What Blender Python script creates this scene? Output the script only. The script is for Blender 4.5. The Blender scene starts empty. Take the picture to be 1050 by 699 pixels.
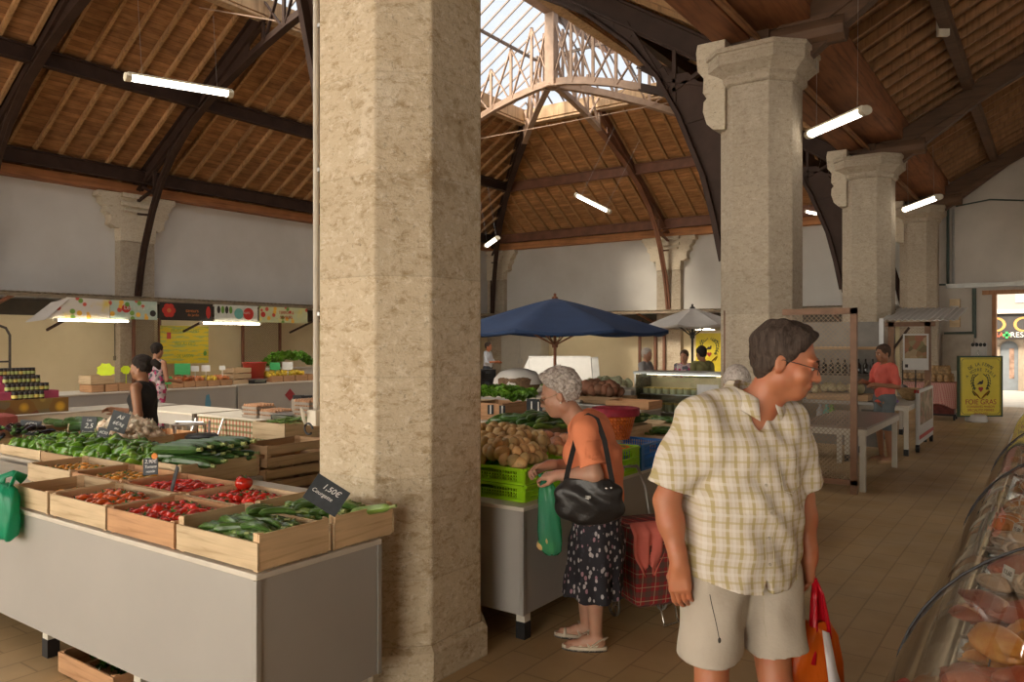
import bpy, math, random
import numpy as np
from mathutils import Vector, Matrix, Euler
R = math.radians
PI = math.pi
rnd = random.Random(7)
SC = bpy.context.scene
COL = SC.collection

# ---------------------------------------------------------------- camera geometry
FOC, EYE = 792.0, 1.75
YAW = math.atan(560 / 792.0)
FX, FY = -math.sin(YAW), math.cos(YAW)
RX, RY = math.cos(YAW), math.sin(YAW)

def at(px, py, d):
    t = (px - 525) / FOC
    return Vector((d * (FX + RX * t), d * (FY + RY * t), EYE + d * (350 - py) / FOC))

def onz(px, py, z):
    return at(px, py, (EYE - z) * FOC / (py - 350))

def depth(x, y):
    return x * FX + y * FY

def project(v):
    d = depth(v[0], v[1])
    return 525 + FOC * (v[0] * RX + v[1] * RY) / d, 350 - FOC * (v[2] - EYE) / d

cam = bpy.data.cameras.new('camera')
cam.sensor_width = 36
cam.lens = 36 * FOC / 1050
cam.clip_end = 200
cam.clip_start = 0.05
co = bpy.data.objects.new('camera', cam)
co.location = (0, 0, EYE)
co.rotation_euler = (PI / 2, 0, YAW)
COL.objects.link(co)
SC.camera = co

# ---------------------------------------------------------------- mesh builder
class MB:
    def __init__(s):
        s.v = []; s.f = []; s.m = []; s.cm = 0
        s.M = None
    def tr(s, M): s.M = M; return s
    def mat(s, i): s.cm = i; return s
    def add(s, vs, fs):
        o = len(s.v)
        for p in vs:
            p = Vector(p)
            if s.M is not None: p = s.M @ p
            s.v.append(p[:])
        for f in fs:
            s.f.append([i + o for i in f]); s.m.append(s.cm)
        return s
    def box(s, c, d, rot=None):
        hx, hy, hz = d[0] / 2, d[1] / 2, d[2] / 2
        vs = [Vector((x, y, z)) for x in (-hx, hx) for y in (-hy, hy) for z in (-hz, hz)]
        if rot is not None:
            m = rot if isinstance(rot, Matrix) else Euler(rot).to_matrix()
            vs = [m @ v for v in vs]
        vs = [v + Vector(c) for v in vs]
        return s.add(vs, [(0,1,3,2),(4,6,7,5),(0,4,5,1),(2,3,7,6),(0,2,6,4),(1,5,7,3)])
    def b2(s, a, b):
        return s.box([(a[i] + b[i]) / 2 for i in range(3)], [abs(b[i] - a[i]) for i in range(3)])
    def bar(s, a, b, w, h, up=(0, 0, 1)):
        a = Vector(a); b = Vector(b); d = b - a; L = d.length
        if L < 1e-6: return s
        d.normalize(); u = Vector(up)
        x = d.cross(u)
        if x.length < 1e-4: x = d.cross(Vector((1, 0, 0)))
        x.normalize(); z = x.cross(d)
        m = Matrix((x, d, z)).transposed()
        return s.box((a + b) / 2, (w, L, h), m)
    def rings(s, rs, cap=True, close=False):
        n = len(rs[0]); vs = [p for r in rs for p in r]; fs = []
        k = len(rs)
        for i in range(k - 1 + (1 if close else 0)):
            for j in range(n):
                a = i * n + j; b = i * n + (j + 1) % n
                c = ((i + 1) % k) * n + (j + 1) % n; e = ((i + 1) % k) * n + j
                fs.append((a, b, c, e))
        if cap and not close:
            fs.append(tuple(reversed(range(n)))); fs.append(tuple(range((k - 1) * n, k * n)))
        return s.add(vs, fs)
    def tube(s, path, r, n=8, cap=True, flat=1.0, close=False):
        path = [Vector(p) for p in path]; rs = []
        k = len(path); prev = None
        for i, p in enumerate(path):
            if close: t = path[(i + 1) % k] - path[i - 1]
            else: t = path[min(i + 1, k - 1)] - path[max(i - 1, 0)]
            if t.length < 1e-9: t = Vector((0, 0, 1))
            t.normalize()
            if prev is None:
                x = t.cross(Vector((0, 0, 1)))
                if x.length < 1e-3: x = t.cross(Vector((1, 0, 0)))
            else:
                x = prev - t * prev.dot(t)
            x.normalize(); prev = x; y = t.cross(x)
            rr = r[i] if isinstance(r, (list, tuple)) else r
            rs.append([p + x * (rr * math.cos(2*PI*j/n)) + y * (rr * flat * math.sin(2*PI*j/n)) for j in range(n)])
        return s.rings(rs, cap, close)
    def lathe(s, prof, n=16, c=(0, 0, 0), cap=True, lobes=0, amp=0.0):
        rs = []
        for r, z in prof:
            ring = []
            for j in range(n):
                a = 2 * PI * j / n
                q = r * (1 + amp * math.cos(lobes * a)) if lobes else r
                ring.append((c[0] + q * math.cos(a), c[1] + q * math.sin(a), c[2] + z))
            rs.append(ring)
        return s.rings(rs, cap)
    def ell(s, c, r, n=12, m=8, rot=None):
        mt = Euler(rot).to_matrix() if rot is not None else None
        rs = []
        for i in range(m + 1):
            t = PI * (i + 0.02 if i == 0 else (i - 0.02 if i == m else i)) / m
            ring = []
            for j in range(n):
                a = 2 * PI * j / n
                p = Vector((r[0]*math.sin(t)*math.cos(a), r[1]*math.sin(t)*math.sin(a), -r[2]*math.cos(t)))
                if mt is not None: p = mt @ p
                ring.append(p + Vector(c))
            rs.append(ring)
        return s.rings(rs)
    def prism(s, pts, y0, y1, ax='y'):
        n = len(pts)
        if ax == 'y': f = lambda p, y: (p[0], y, p[1])
        elif ax == 'x': f = lambda p, y: (y, p[0], p[1])
        else: f = lambda p, y: (p[0], p[1], y)
        vs = [f(p, y0) for p in pts] + [f(p, y1) for p in pts]
        fs = [tuple(range(n)), tuple(reversed(range(n, 2 * n)))]
        fs += [(i, i + n, (i + 1) % n + n, (i + 1) % n) for i in range(n)]
        return s.add(vs, fs)
    def quad(s, a, b, c, d): return s.add([a, b, c, d], [(0, 1, 2, 3)])
    def mesh(s, name, smooth=False):
        me = bpy.data.meshes.new(name)
        me.from_pydata(s.v, [], s.f)
        me.polygons.foreach_set('material_index', s.m)
        if smooth: me.polygons.foreach_set('use_smooth', [True] * len(s.f))
        me.update()
        return me
    def build(s, name, mat, parent=None, smooth=False, bevel=0, loc=None, recalc=True):
        me = s.mesh(name, smooth)
        if recalc:
            import bmesh
            b = bmesh.new(); b.from_mesh(me); bmesh.ops.recalc_face_normals(b, faces=b.faces); b.to_mesh(me); b.free()
        if smooth == 'auto':
            me.shade_smooth() if hasattr(me, 'shade_smooth') else None
            me.set_sharp_from_angle(angle=R(35))
        for m in (mat if isinstance(mat, (list, tuple)) else [mat]):
            me.materials.append(m)
        o = bpy.data.objects.new(name, me)
        COL.objects.link(o)
        if parent is not None: o.parent = parent
        if loc is not None: o.location = loc
        if bevel:
            md = o.modifiers.new('bevel', 'BEVEL'); md.width = bevel; md.segments = 2; md.limit_method = 'ANGLE'; md.angle_limit = R(40)
            md.harden_normals = False
        return o

def tag(o, label=None, cat=None, group=None, kind=None):
    if label: o['label'] = label
    if cat: o['category'] = cat
    if group: o['group'] = group
    if kind: o['kind'] = kind
    return o

def thing(name, label, cat, loc=(0, 0, 0), rz=0, group=None, rot=None):
    o = bpy.data.objects.new(name, None)
    o.empty_display_size = 0.1
    COL.objects.link(o)
    o.location = loc
    o.rotation_euler = rot if rot is not None else (0, 0, rz)
    return tag(o, label, cat, group)

def struct(o): o['kind'] = 'structure'; return o

def dup(o, loc=None, rot=None, label=None, group=None, scale=None, parent=None):
    c = o.copy(); COL.objects.link(c)
    if parent is not None: c.parent = parent
    if loc is not None: c.location = loc
    if rot is not None: c.rotation_euler = rot if not isinstance(rot, (int, float)) else (0, 0, rot)
    if scale is not None: c.scale = (scale,) * 3 if isinstance(scale, (int, float)) else scale
    if label: c['label'] = label
    if group: c['group'] = group
    for ch in list(o.children): dup(ch, parent=c)
    return c

class Proto:
    """first use moves the prototype itself, the next ones copy it"""
    def __init__(s, o): s.o = o; s.used = False
    def put(s, loc, rot=(0, 0, 0), label=None, group=None, scale=None):
        if s.used: return dup(s.o, loc, rot, label, group, scale)
        s.used = True; o = s.o; o.location = loc
        o.rotation_euler = rot if not isinstance(rot, (int, float)) else (0, 0, rot)
        if scale is not None: o.scale = (scale,) * 3 if isinstance(scale, (int, float)) else scale
        if label: o['label'] = label
        if group: o['group'] = group
        return o

def text(s, size, mat, parent, loc, rot=(0, 0, 0), name='lettering', align='CENTER', ext=0.0008, shear=0, sp=1, sx=1):
    cu = bpy.data.curves.new(name, 'FONT')
    cu.body = s; cu.size = size; cu.align_x = align; cu.align_y = 'CENTER'; cu.extrude = ext; cu.shear = shear; cu.space_character = sp
    tmp = bpy.data.objects.new(name, cu)
    me = bpy.data.meshes.new_from_object(tmp); me.name = name
    bpy.data.objects.remove(tmp); bpy.data.curves.remove(cu)
    o = bpy.data.objects.new(name, me); COL.objects.link(o)
    me.materials.clear(); me.materials.append(mat)
    o.parent = parent; o.location = loc; o.rotation_euler = rot; o.scale = (sx, 1, 1)
    return o

# ---------------------------------------------------------------- materials
MATS = {}
class NT:
    def __init__(s, name):
        m = bpy.data.materials.new(name); m.use_nodes = True
        s.m = m; s.nt = m.node_tree; s.b = s.nt.nodes['Principled BSDF']
    def n(s, t, **k):
        x = s.nt.nodes.new('ShaderNode' + t)
        for a, b in k.items():
            if a.startswith('i_'):
                x.inputs[a[2:].replace('_', ' ')].default_value = b
            else: setattr(x, a, b)
        return x
    def l(s, a, b): s.nt.links.new(a, b)
    def co(s, kind='Object', scale=(1, 1, 1), rot=(0, 0, 0)):
        c = s.n('TexCoord'); mp = s.n('Mapping'); mp.inputs['Scale'].default_value = scale; mp.inputs['Rotation'].default_value = rot
        s.l(c.outputs[kind], mp.inputs[0]); return mp.outputs[0]
    def noise(s, vec, scale, detail=4, rough=0.55, dist=0):
        x = s.n('TexNoise'); x.inputs['Scale'].default_value = scale; x.inputs['Detail'].default_value = detail
        x.inputs['Roughness'].default_value = rough; x.inputs['Distortion'].default_value = dist
        s.l(vec, x.inputs['Vector']); return x.outputs['Fac']
    def ramp(s, fac, stops, interp='LINEAR'):
        x = s.n('ValToRGB'); cr = x.color_ramp; cr.interpolation = interp
        while len(cr.elements) < len(stops): cr.elements.new(0.5)
        for e, (p, c) in zip(cr.elements, stops):
            e.position = p; e.color = (c, c, c, 1) if isinstance(c, (int, float)) else (*c, 1)
        s.l(fac, x.inputs[0]); return x.outputs[0]
    def mix(s, fac, a, b, mode='MIX'):
        x = s.n('Mix', data_type='RGBA', blend_type=mode)
        for i, v in ((0, fac), (6, a), (7, b)):
            if hasattr(v, 'links') or hasattr(v, 'is_linked'): s.l(v, x.inputs[i])
            elif isinstance(v, (int, float)): x.inputs[i].default_value = v
            else: x.inputs[i].default_value = (*v, 1)
        return x.outputs[2]
    def math(s, op, a, b=0.0, c=0.0):
        x = s.n('Math', operation=op)
        for i, v in enumerate((a, b, c)):
            if hasattr(v, 'is_linked'): s.l(v, x.inputs[i])
            else: x.inputs[i].default_value = v
        return x.outputs[0]
    def sep(s, vec):
        x = s.n('SeparateXYZ'); s.l(vec, x.inputs[0]); return x.outputs
    def comb(s, a, b, c):
        x = s.n('CombineXYZ')
        for i, v in enumerate((a, b, c)):
            if hasattr(v, 'is_linked'): s.l(v, x.inputs[i])
            else: x.inputs[i].default_value = v
        return x.outputs[0]
    def bump(s, h, strength=0.3, dist=0.01):
        x = s.n('Bump'); x.inputs['Strength'].default_value = strength; x.inputs['Distance'].default_value = dist
        s.l(h, x.inputs['Height']); s.l(x.outputs[0], s.b.inputs['Normal'])
    def col(s, c):
        if hasattr(c, 'is_linked'): s.l(c, s.b.inputs['Base Color'])
        else: s.b.inputs['Base Color'].default_value = (*c, 1)
    def set(s, **k):
        for a, b in k.items():
            s.b.inputs[a.replace('_', ' ')].default_value = b
        return s.m

def plain(name, c, rough=0.6, metal=0, var=0.12, scale=6, bump=0, bscale=40, kind='Object', spec=None, sss=0):
    n = NT(name)
    v = n.co(kind)
    f = n.noise(v, scale, 5)
    lo = tuple(x * (1 - var) for x in c); hi = tuple(min(1, x * (1 + var)) for x in c)
    n.col(n.ramp(f, [(0.3, lo), (0.7, hi)]))
    if bump: n.bump(n.noise(v, bscale, 3), bump, 0.01)
    n.b.inputs['Roughness'].default_value = rough; n.b.inputs['Metallic'].default_value = metal
    if spec is not None: n.b.inputs['Specular IOR Level'].default_value = spec
    if sss:
        n.b.inputs['Subsurface Weight'].default_value = sss; n.b.inputs['Subsurface Radius'].default_value = (0.02, 0.008, 0.004)
        n.b.inputs['Subsurface Scale'].default_value = 0.5
    return n.m

def wood(name, c, dark=None, axis='x', rough=0.7, gscale=1.0, knots=True):
    n = NT(name)
    sc = {'x': (0.6, 9, 9), 'y': (9, 0.6, 9), 'z': (9, 9, 0.6)}[axis]
    v = n.co('Object', tuple(q * gscale for q in sc))
    f = n.noise(v, 5, 6, 0.6, 0.6)
    dark = dark or tuple(x * 0.62 for x in c)
    a = n.ramp(f, [(0.32, dark), (0.5, c), (0.72, tuple(min(1, x * 1.18) for x in c))])
    g = n.noise(n.co('Object'), 2.2, 2)
    info = n.n('ObjectInfo')
    rv = n.ramp(info.outputs['Random'], [(0, 0.86), (1, 1.1)])
    a = n.mix(1.0, a, n.ramp(g, [(0.3, 0.8), (0.7, 1.08)]), 'MULTIPLY')
    a = n.mix(1.0, a, rv, 'MULTIPLY')
    if knots:
        vo = n.n('TexVoronoi'); vo.inputs['Scale'].default_value = 3.3
        n.l(n.co('Object', (1.6, 1.6, 1.6)), vo.inputs['Vector'])
        k = n.ramp(vo.outputs['Distance'], [(0.035, 0.25), (0.075, 1.0)])
        a = n.mix(1.0, a, k, 'MULTIPLY')
    n.col(a); n.bump(f, 0.12, 0.004)
    return n.set(Roughness=rough)

def glass(name, c=(1, 1, 1), amount=0.12, rough=0.03):
    n = NT(name)
    t = n.n('BsdfTransparent'); t.inputs[0].default_value = (*c, 1)
    g = n.n('BsdfGlossy'); g.inputs['Roughness'].default_value = rough; g.inputs[0].default_value = (1, 1, 1, 1)
    fr = n.n('Fresnel'); fr.inputs[0].default_value = 1.45
    f = n.math('ADD', n.math('MULTIPLY', fr.outputs[0], 0.9), amount * 0.15)
    mx = n.n('MixShader'); n.l(f, mx.inputs[0]); n.l(t.outputs[0], mx.inputs[1]); n.l(g.outputs[0], mx.inputs[2])
    n.l(mx.outputs[0], n.nt.nodes['Material Output'].inputs[0])
    n.nt.nodes.remove(n.b)
    return n.m

def film(name, c, trans=0.45, rough=0.3):
    """thin coloured plastic: translucent and glossy with part of it see-through"""
    n = NT(name)
    n.b.inputs['Base Color'].default_value = (*c, 1); n.b.inputs['Roughness'].default_value = rough
    t = n.n('BsdfTranslucent'); t.inputs[0].default_value = (*c, 1)
    tr = n.n('BsdfTransparent'); tr.inputs[0].default_value = (*[min(1, x * 1.3 + 0.1) for x in c], 1)
    m1 = n.n('MixShader'); m1.inputs[0].default_value = 0.35
    n.l(n.b.outputs[0], m1.inputs[1]); n.l(t.outputs[0], m1.inputs[2])
    m2 = n.n('MixShader'); m2.inputs[0].default_value = trans
    n.l(m1.outputs[0], m2.inputs[1]); n.l(tr.outputs[0], m2.inputs[2])
    n.l(m2.outputs[0], n.nt.nodes['Material Output'].inputs[0])
    n.bump(n.noise(n.co('Object', (30, 30, 4)), 1.5, 4), 0.5, 0.01)
    return n.m

def emit(name, c, s):
    n = NT(name); n.b.inputs['Base Color'].default_value = (*c, 1)
    n.b.inputs['Emission Color'].default_value = (*c, 1); n.b.inputs['Emission Strength'].default_value = s
    return n.m

def stone(name, c1, c2, c3, joints=True, sc=1.1):
    n = NT(name)
    v = n.co('Object')
    a = n.ramp(n.noise(v, sc, 8, 0.68, 0.5), [(0.28, c3), (0.44, c1), (0.58, c1), (0.74, c2)])
    f = n.noise(n.co('Object', (1, 1, 2.0)), 11, 8, 0.78, .5)
    a = n.mix(n.ramp(f, [(0.50, 0.0), (0.64, 0.8)]), a, c3)
    g = n.noise(n.co('Object', (1, 1, 1.4), (.3, .2, 0)), 19, 6, 0.75, .4)
    a = n.mix(n.ramp(g, [(0.52, 0.0), (0.68, 0.75)]), a, c2)
    pit = n.ramp(n.noise(v, 34, 4, 0.7), [(0.28, 0.55), (0.42, 1.0)])
    a = n.mix(1.0, a, pit, 'MULTIPLY')
    h = n.noise(v, 16, 8, 0.75)
    if joints:
        z = n.sep(v)[2]
        fr = n.math('FRACT', n.math('MULTIPLY', z, 1 / 0.52))
        j = n.ramp(fr, [(0.0, 0.8), (0.008, 0.82), (0.02, 1.0)])
        fl = n.math('FLOOR', n.math('MULTIPLY', z, 1 / 0.52))
        wn = n.n('TexWhiteNoise', noise_dimensions='1D'); n.l(fl, wn.inputs['W'])
        a = n.mix(1.0, a, n.ramp(wn.outputs[0], [(0, 0.93), (1, 1.04)]), 'MULTIPLY')
        a = n.mix(0.7, a, j, 'MULTIPLY')
    n.col(a); n.bump(h, 0.75, 0.02)
    return n.set(Roughness=0.9, Specular_IOR_Level=0.2)
# ================================================================ the hall
XL, YB, ZE, SL = -17.9, 23.9, 5.45, 0.62       # left wall, end wall, eaves, roof slope
XP = -3.0                                       # line of the pillars
XM = (XL + XP) / 2                              # middle of the nave
HALF = XP - XM
SR = 4.9                                        # where the skylight starts, from the eaves
ZR = ZE + SR * SL
Y0 = -7.6
ROWS = [-3.55, 3.15, 9.75, 16.5, 23.6]

m_plaster = None
def wall_mat(name):
    n = NT(name); v = n.co('Object'); z = n.sep(v)[2]
    up = n.ramp(n.noise(v, 0.7, 5), [(0.3, (0.55, 0.52, 0.48)), (0.7, (0.64, 0.615, 0.58))])
    lo = n.ramp(n.noise(v, 0.9, 5), [(0.3, (0.68, 0.58, 0.38)), (0.7, (0.78, 0.68, 0.47))])
    f = n.math('GREATER_THAN', z, 2.55)
    n.col(n.mix(f, lo, up)); n.bump(n.noise(v, 12, 4), 0.15, 0.01)
    return n.set(Roughness=0.85)
M_wall = wall_mat('painted_plaster')
M_wallr = plain('grey_plaster', (0.55, 0.50, 0.44), 0.85, var=0.1, scale=1.0, bump=0.15, bscale=10)

def floor_mat():
    n = NT('floor_paving'); v = n.co('Object')
    br = n.n('TexBrick', offset=0.5, squash=1.0)
    br.inputs['Scale'].default_value = 1.0; br.inputs['Mortar Size'].default_value = 0.006
    br.inputs['Brick Width'].default_value = 0.42; br.inputs['Row Height'].default_value = 0.21
    br.inputs['Color1'].default_value = (0.44, 0.30, 0.15, 1); br.inputs['Color2'].default_value = (0.48, 0.33, 0.17, 1)
    br.inputs['Mortar'].default_value = (0.31, 0.21, 0.105, 1); br.inputs['Mortar Smooth'].default_value = 0.3
    vv = n.co('Object', (1, 1, 1), (0, 0, PI / 2)); n.l(vv, br.inputs['Vector'])
    st = n.ramp(n.noise(v, 0.8, 7, 0.6), [(0.3, 0.78), (0.7, 1.15)])
    a = n.mix(1.0, br.outputs[0], st, 'MULTIPLY')
    n.col(a); n.bump(n.noise(v, 25, 4), 0.1, 0.005)
    r = n.ramp(n.noise(v, 2.5, 4), [(0.3, 0.42), (0.7, 0.62)]); n.l(r, n.b.inputs['Roughness'])
    return n.m
M_floor = floor_mat()

def boards_mat(name, br=1.0, ln=0.35):
    n = NT(name); v = n.co('Object'); z = n.sep(v)[2]
    q = n.math('MULTIPLY', z, 1 / 0.062)
    fr = n.math('FRACT', q); fl = n.math('FLOOR', q)
    wn = n.n('TexWhiteNoise', noise_dimensions='1D'); n.l(fl, wn.inputs['W'])
    c = n.ramp(n.noise(n.co('Object', (1, 1, 6)), 2.5, 6, 0.65), [(0.3, (0.20, 0.085, 0.032)), (0.55, (0.36, 0.17, 0.065)), (0.75, (0.47, 0.25, 0.10))])
    c = n.mix(1.0, c, n.ramp(wn.outputs[0], [(0, 0.72), (1, 1.12)]), 'MULTIPLY')
    c = n.mix(1.0, c, n.ramp(fr, [(0.0, ln), (0.10, 0.9), (0.2, 1.0)]), 'MULTIPLY')
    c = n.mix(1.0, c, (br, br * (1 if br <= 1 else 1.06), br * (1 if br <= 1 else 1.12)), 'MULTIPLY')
    n.col(c)
    return n.set(Roughness=0.75)
M_boards = boards_mat('roof_boarding', 1.0)
M_boards_lit = boards_mat('hip_boarding_lit_tone', 1.45)  # same boarding, colour lifted to stand in for skylight on the hip slope
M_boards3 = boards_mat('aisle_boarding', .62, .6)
M_rafter = wood('rafter_wood', (0.44, 0.25, 0.11), axis='z', gscale=0.4, knots=False)
M_steel = plain('brown_painted_steel', (0.045, 0.024, 0.017), 0.65, var=0.25, scale=3, spec=.25)
M_rust = plain('red_brown_steel', (0.20, 0.085, 0.048), 0.6, var=0.25, scale=3)
M_plate = wood('wall_plate_wood', (0.42, 0.17, 0.065), (0.24, 0.09, 0.035), 'y', gscale=0.3, knots=False)
M_platex = wood('end_plate_wood', (0.46, 0.20, 0.075), (0.26, 0.10, 0.04), 'x', gscale=0.3, knots=False)
M_ring = wood('pale_ring_wood', (0.50, 0.33, 0.19), (0.33, 0.2, 0.11), 'z', gscale=0.3, knots=False)
M_stone1 = stone('limestone_foreground', (0.58, 0.48, 0.34), (0.76, 0.68, 0.55), (0.33, 0.225, 0.115), sc=1.7)
M_stone2 = stone('limestone_pillar', (0.44, 0.37, 0.285), (0.55, 0.48, 0.39), (0.30, 0.24, 0.17))
M_stone3 = stone('limestone_corbel', (0.60, 0.52, 0.40), (0.68, 0.61, 0.5), (0.45, 0.35, 0.24), joints=False)
M_skyglass = glass('skylight_glass', (0.93, 0.95, 0.97), 0.1)

# floor
mb = MB(); mb.b2((-26, -8, -0.12), (9, 24.4, 0)); struct(mb.build('floor', M_floor))
mb = MB(); mb.b2((-9, 24.4, -0.16), (14, 46, -0.03)); o = mb.build('floor_street', plain('pale_street_paving', (0.52, 0.47, 0.40), 0.8, var=0.1, scale=2)); struct(o)

# walls
mb = MB(); mb.b2((XL - 0.4, -7.9, -0.1), (XL, YB, ZE + 0.12)); struct(mb.build('wall_left', M_wall))
mb = MB(); mb.b2((XL - 0.4, YB, -0.1), (XP - 0.3, YB + 0.4, ZE + 0.12)); struct(mb.build('wall_end', M_wall))
DX0, DX1, DZ = -1.42, 1.9, 2.99
SA = 0.53                                       # slope of the aisle roof
ZA = 5.35
zt = lambda x: ZA + SA * (x - XP) + 0.62
mb = MB()
for x0, x1, zb in ((XP - 0.3, DX0, -0.1), (DX0, DX1, DZ), (DX1, 6.5, -0.1)):
    mb.prism([(x0, zb), (x1, zb), (x1, zt(x1)), (x0, zt(x0))], YB, YB + 0.4)
struct(mb.build('wall_gable', M_wallr))
# south wall behind the viewpoint and the outer aisle wall, both with tall market openings
mb = MB()
for a, b, za_, zb_ in ((XL, -16.5, 0, 6), (-16.5, -11.5, 4.6, 6), (-11.5, -9.5, 0, 6), (-9.5, -4.5, 4.6, 6), (-4.5, -2.5, 0, 6), (-2.5, 2.5, 4.6, 6), (2.5, 7.0, 0, 6)): mb.b2((a, Y0 - .4, za_), (b, Y0, zb_))
mb.prism([(XL, 6), (XP, 6), (XM, 10.6)], Y0 - .4, Y0); mb.prism([(XP, 6), (7, 6), (7, 11)], Y0 - .4, Y0)
struct(mb.build('wall_south', M_wallr))
mb = MB()
yy = Y0
while yy < YB: mb.b2((6.5, yy, 0), (6.9, min(YB, yy + 5.0), 11.2)); mb.b2((6.5, min(YB, yy + 5.0), 3.2), (6.9, min(YB, yy + 8.0), 11.2)); yy += 8.0
struct(mb.build('wall_right', M_wallr))
# door surround
mb = MB()
mb.b2((DX0 - 0.0, YB - 0.06, 0), (DX0 + 0.09, YB + 0.41, DZ)); mb.b2((DX0 - 0.22, YB - 0.08, DZ - 0.02), (DX1 + 0.1, YB + 0.0, DZ + 0.09)); mb.b2((DX1 - 0.09, YB - 0.06, 0), (DX1, YB + 0.41, DZ))
struct(mb.build('door_1', wood('door_frame_wood', (0.45, 0.22, 0.10), axis='z', knots=False)))

# roof slopes of the nave
def slope_pt(x, y, off=0.0):
    s = min(x - XL, XP - x, YB - y)
    return Vector((x, y, ZE + SL * s + off))
ceil = bpy.data.objects.new('ceiling', None); COL.objects.link(ceil); ceil['kind'] = 'structure'
def slab(pts, name, t=0.06, m=None, par=ceil):
    mb = MB(); n = len(pts)
    vs = [Vector(p) for p in pts] + [Vector(p) + Vector((0, 0, t)) for p in pts]
    mb.add(vs, [tuple(range(n)), tuple(reversed(range(n, 2*n)))] + [(i, i+n, (i+1) % n + n, (i+1) % n) for i in range(n)])
    return mb.build(name, m or M_boards, par)
e = 0.0
slab([slope_pt(XL, Y0), slope_pt(XL, YB), slope_pt(XL + SR, YB - SR), slope_pt(XL + SR, Y0)], 'boarding')
slab([slope_pt(XP, Y0), slope_pt(XP, YB), slope_pt(XP - SR, YB - SR), slope_pt(XP - SR, Y0)], 'boarding')
slab([slope_pt(XL, YB), slope_pt(XP, YB), slope_pt(XP - SR, YB - SR), slope_pt(XL + SR, YB - SR)], 'boarding', m=M_boards_lit)
# rafters, each one a part of the ceiling
def raft(a, b, w=0.062, h=0.085, name='rafter', m=None):
    mb = MB(); a = Vector(a) - Vector((0, 0, h * 0.58)); b = Vector(b) - Vector((0, 0, h * 0.58))
    mb.bar(a, b, w, h); return mb.build(name, m or M_rafter, ceil)
y = 0.3
while y < YB - 0.3:
    s1 = min(SR, YB - y)
    raft(slope_pt(XL + 0.02, y), slope_pt(XL + s1, y))
    y += 0.505
y = 8.3
while y < YB - 0.3:
    s1 = min(SR, YB - y)
    raft(slope_pt(XP - 0.6, y), slope_pt(XP - s1, y)) if s1 > .7 else None
    y += 0.505
x = XL + 0.45
while x < XP - 0.3:
    s1 = min(SR, x - XL, XP - x)
    raft(slope_pt(x, YB - 0.02), slope_pt(x, YB - s1))
    x += 0.505
# purlins
def beam(name, a, b, w, h, m, label, cat='beam', group=None):
    mb = MB(); a = Vector(a); b = Vector(b); c = (a + b) / 2
    mb.bar(a - c, b - c, w, h)
    return tag(mb.build(name, m, loc=c, bevel=0.01), label, cat, group)
def ibeam(name, a, b, w, h, m, label):
    mb = MB(); a = Vector(a); b = Vector(b); c = (a + b) / 2; a -= c; b -= c
    mb.bar(a, b, 0.03, h); dz = Vector((0, 0, h/2))
    mb.bar(a + dz, b + dz, w, 0.03); mb.bar(a - dz, b - dz, w, 0.03)
    return tag(mb.build(name, m, loc=c), label, 'beam')
def pz(s, off=-0.24): return ZE + SL * s + off
ibeam('purlin', (XL + 0.55, Y0, pz(.55)), (XL + 0.55, YB - 0.55, pz(.55)), 0.16, 0.27, M_steel, 'dark steel purlin just above the eaves of the left wall')
ibeam('purlin', (XL + 2.75, Y0, pz(2.75)), (XL + 2.75, YB - 2.75, pz(2.75)), 0.16, 0.27, M_steel, 'dark steel purlin halfway up the left roof slope behind the hanging tube light')
ibeam('purlin', (XL + 0.55, YB - 0.55, pz(.55)), (XP - 0.55, YB - 0.55, pz(.55)), 0.16, 0.27, M_rust, 'red-brown purlin just above the eaves of the end wall')
ibeam('purlin', (XL + 2.75, YB - 2.75, pz(2.75)), (XP - 2.75, YB - 2.75, pz(2.75)), 0.16, 0.27, M_rust, 'red-brown purlin halfway up the hipped end slope of the roof')
ibeam('purlin', (XP - 2.75, Y0, pz(2.75)), (XP - 2.75, YB - 2.75, pz(2.75)), 0.16, 0.27, M_steel, 'dark purlin on the slope above the pillar row')
beam('wall_plate', (XL + 0.16, Y0, ZE - 0.16), (XL + 0.16, YB - 0.3, ZE - 0.16), 0.30, 0.22, M_plate, 'reddish timber wall plate along the top of the left wall')
beam('wall_plate', (XL + 0.3, YB - 0.16, ZE - 0.16), (XP - 0.3, YB - 0.16, ZE - 0.16), 0.30, 0.24, M_platex, 'orange-brown timber wall plate along the top of the end wall')
# skylight kerb
kerb = thing('skylight_kerb', 'pale timber kerb framing the foot of the glass skylight', 'skylight frame')
for a, b in (((XL + SR, Y0), (XL + SR, YB - SR)), ((XL + SR, YB - SR), (XP - SR, YB - SR)), ((XP - SR, YB - SR), (XP - SR, Y0))):
    mb = MB(); mb.bar((*a, ZR - 0.05), (*b, ZR - 0.05), 0.14, 0.34); mb.bar((*a, ZR - 0.30), (*b, ZR - 0.30), 0.24, 0.05); mb.build('kerb_beam', M_ring, kerb)
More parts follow.
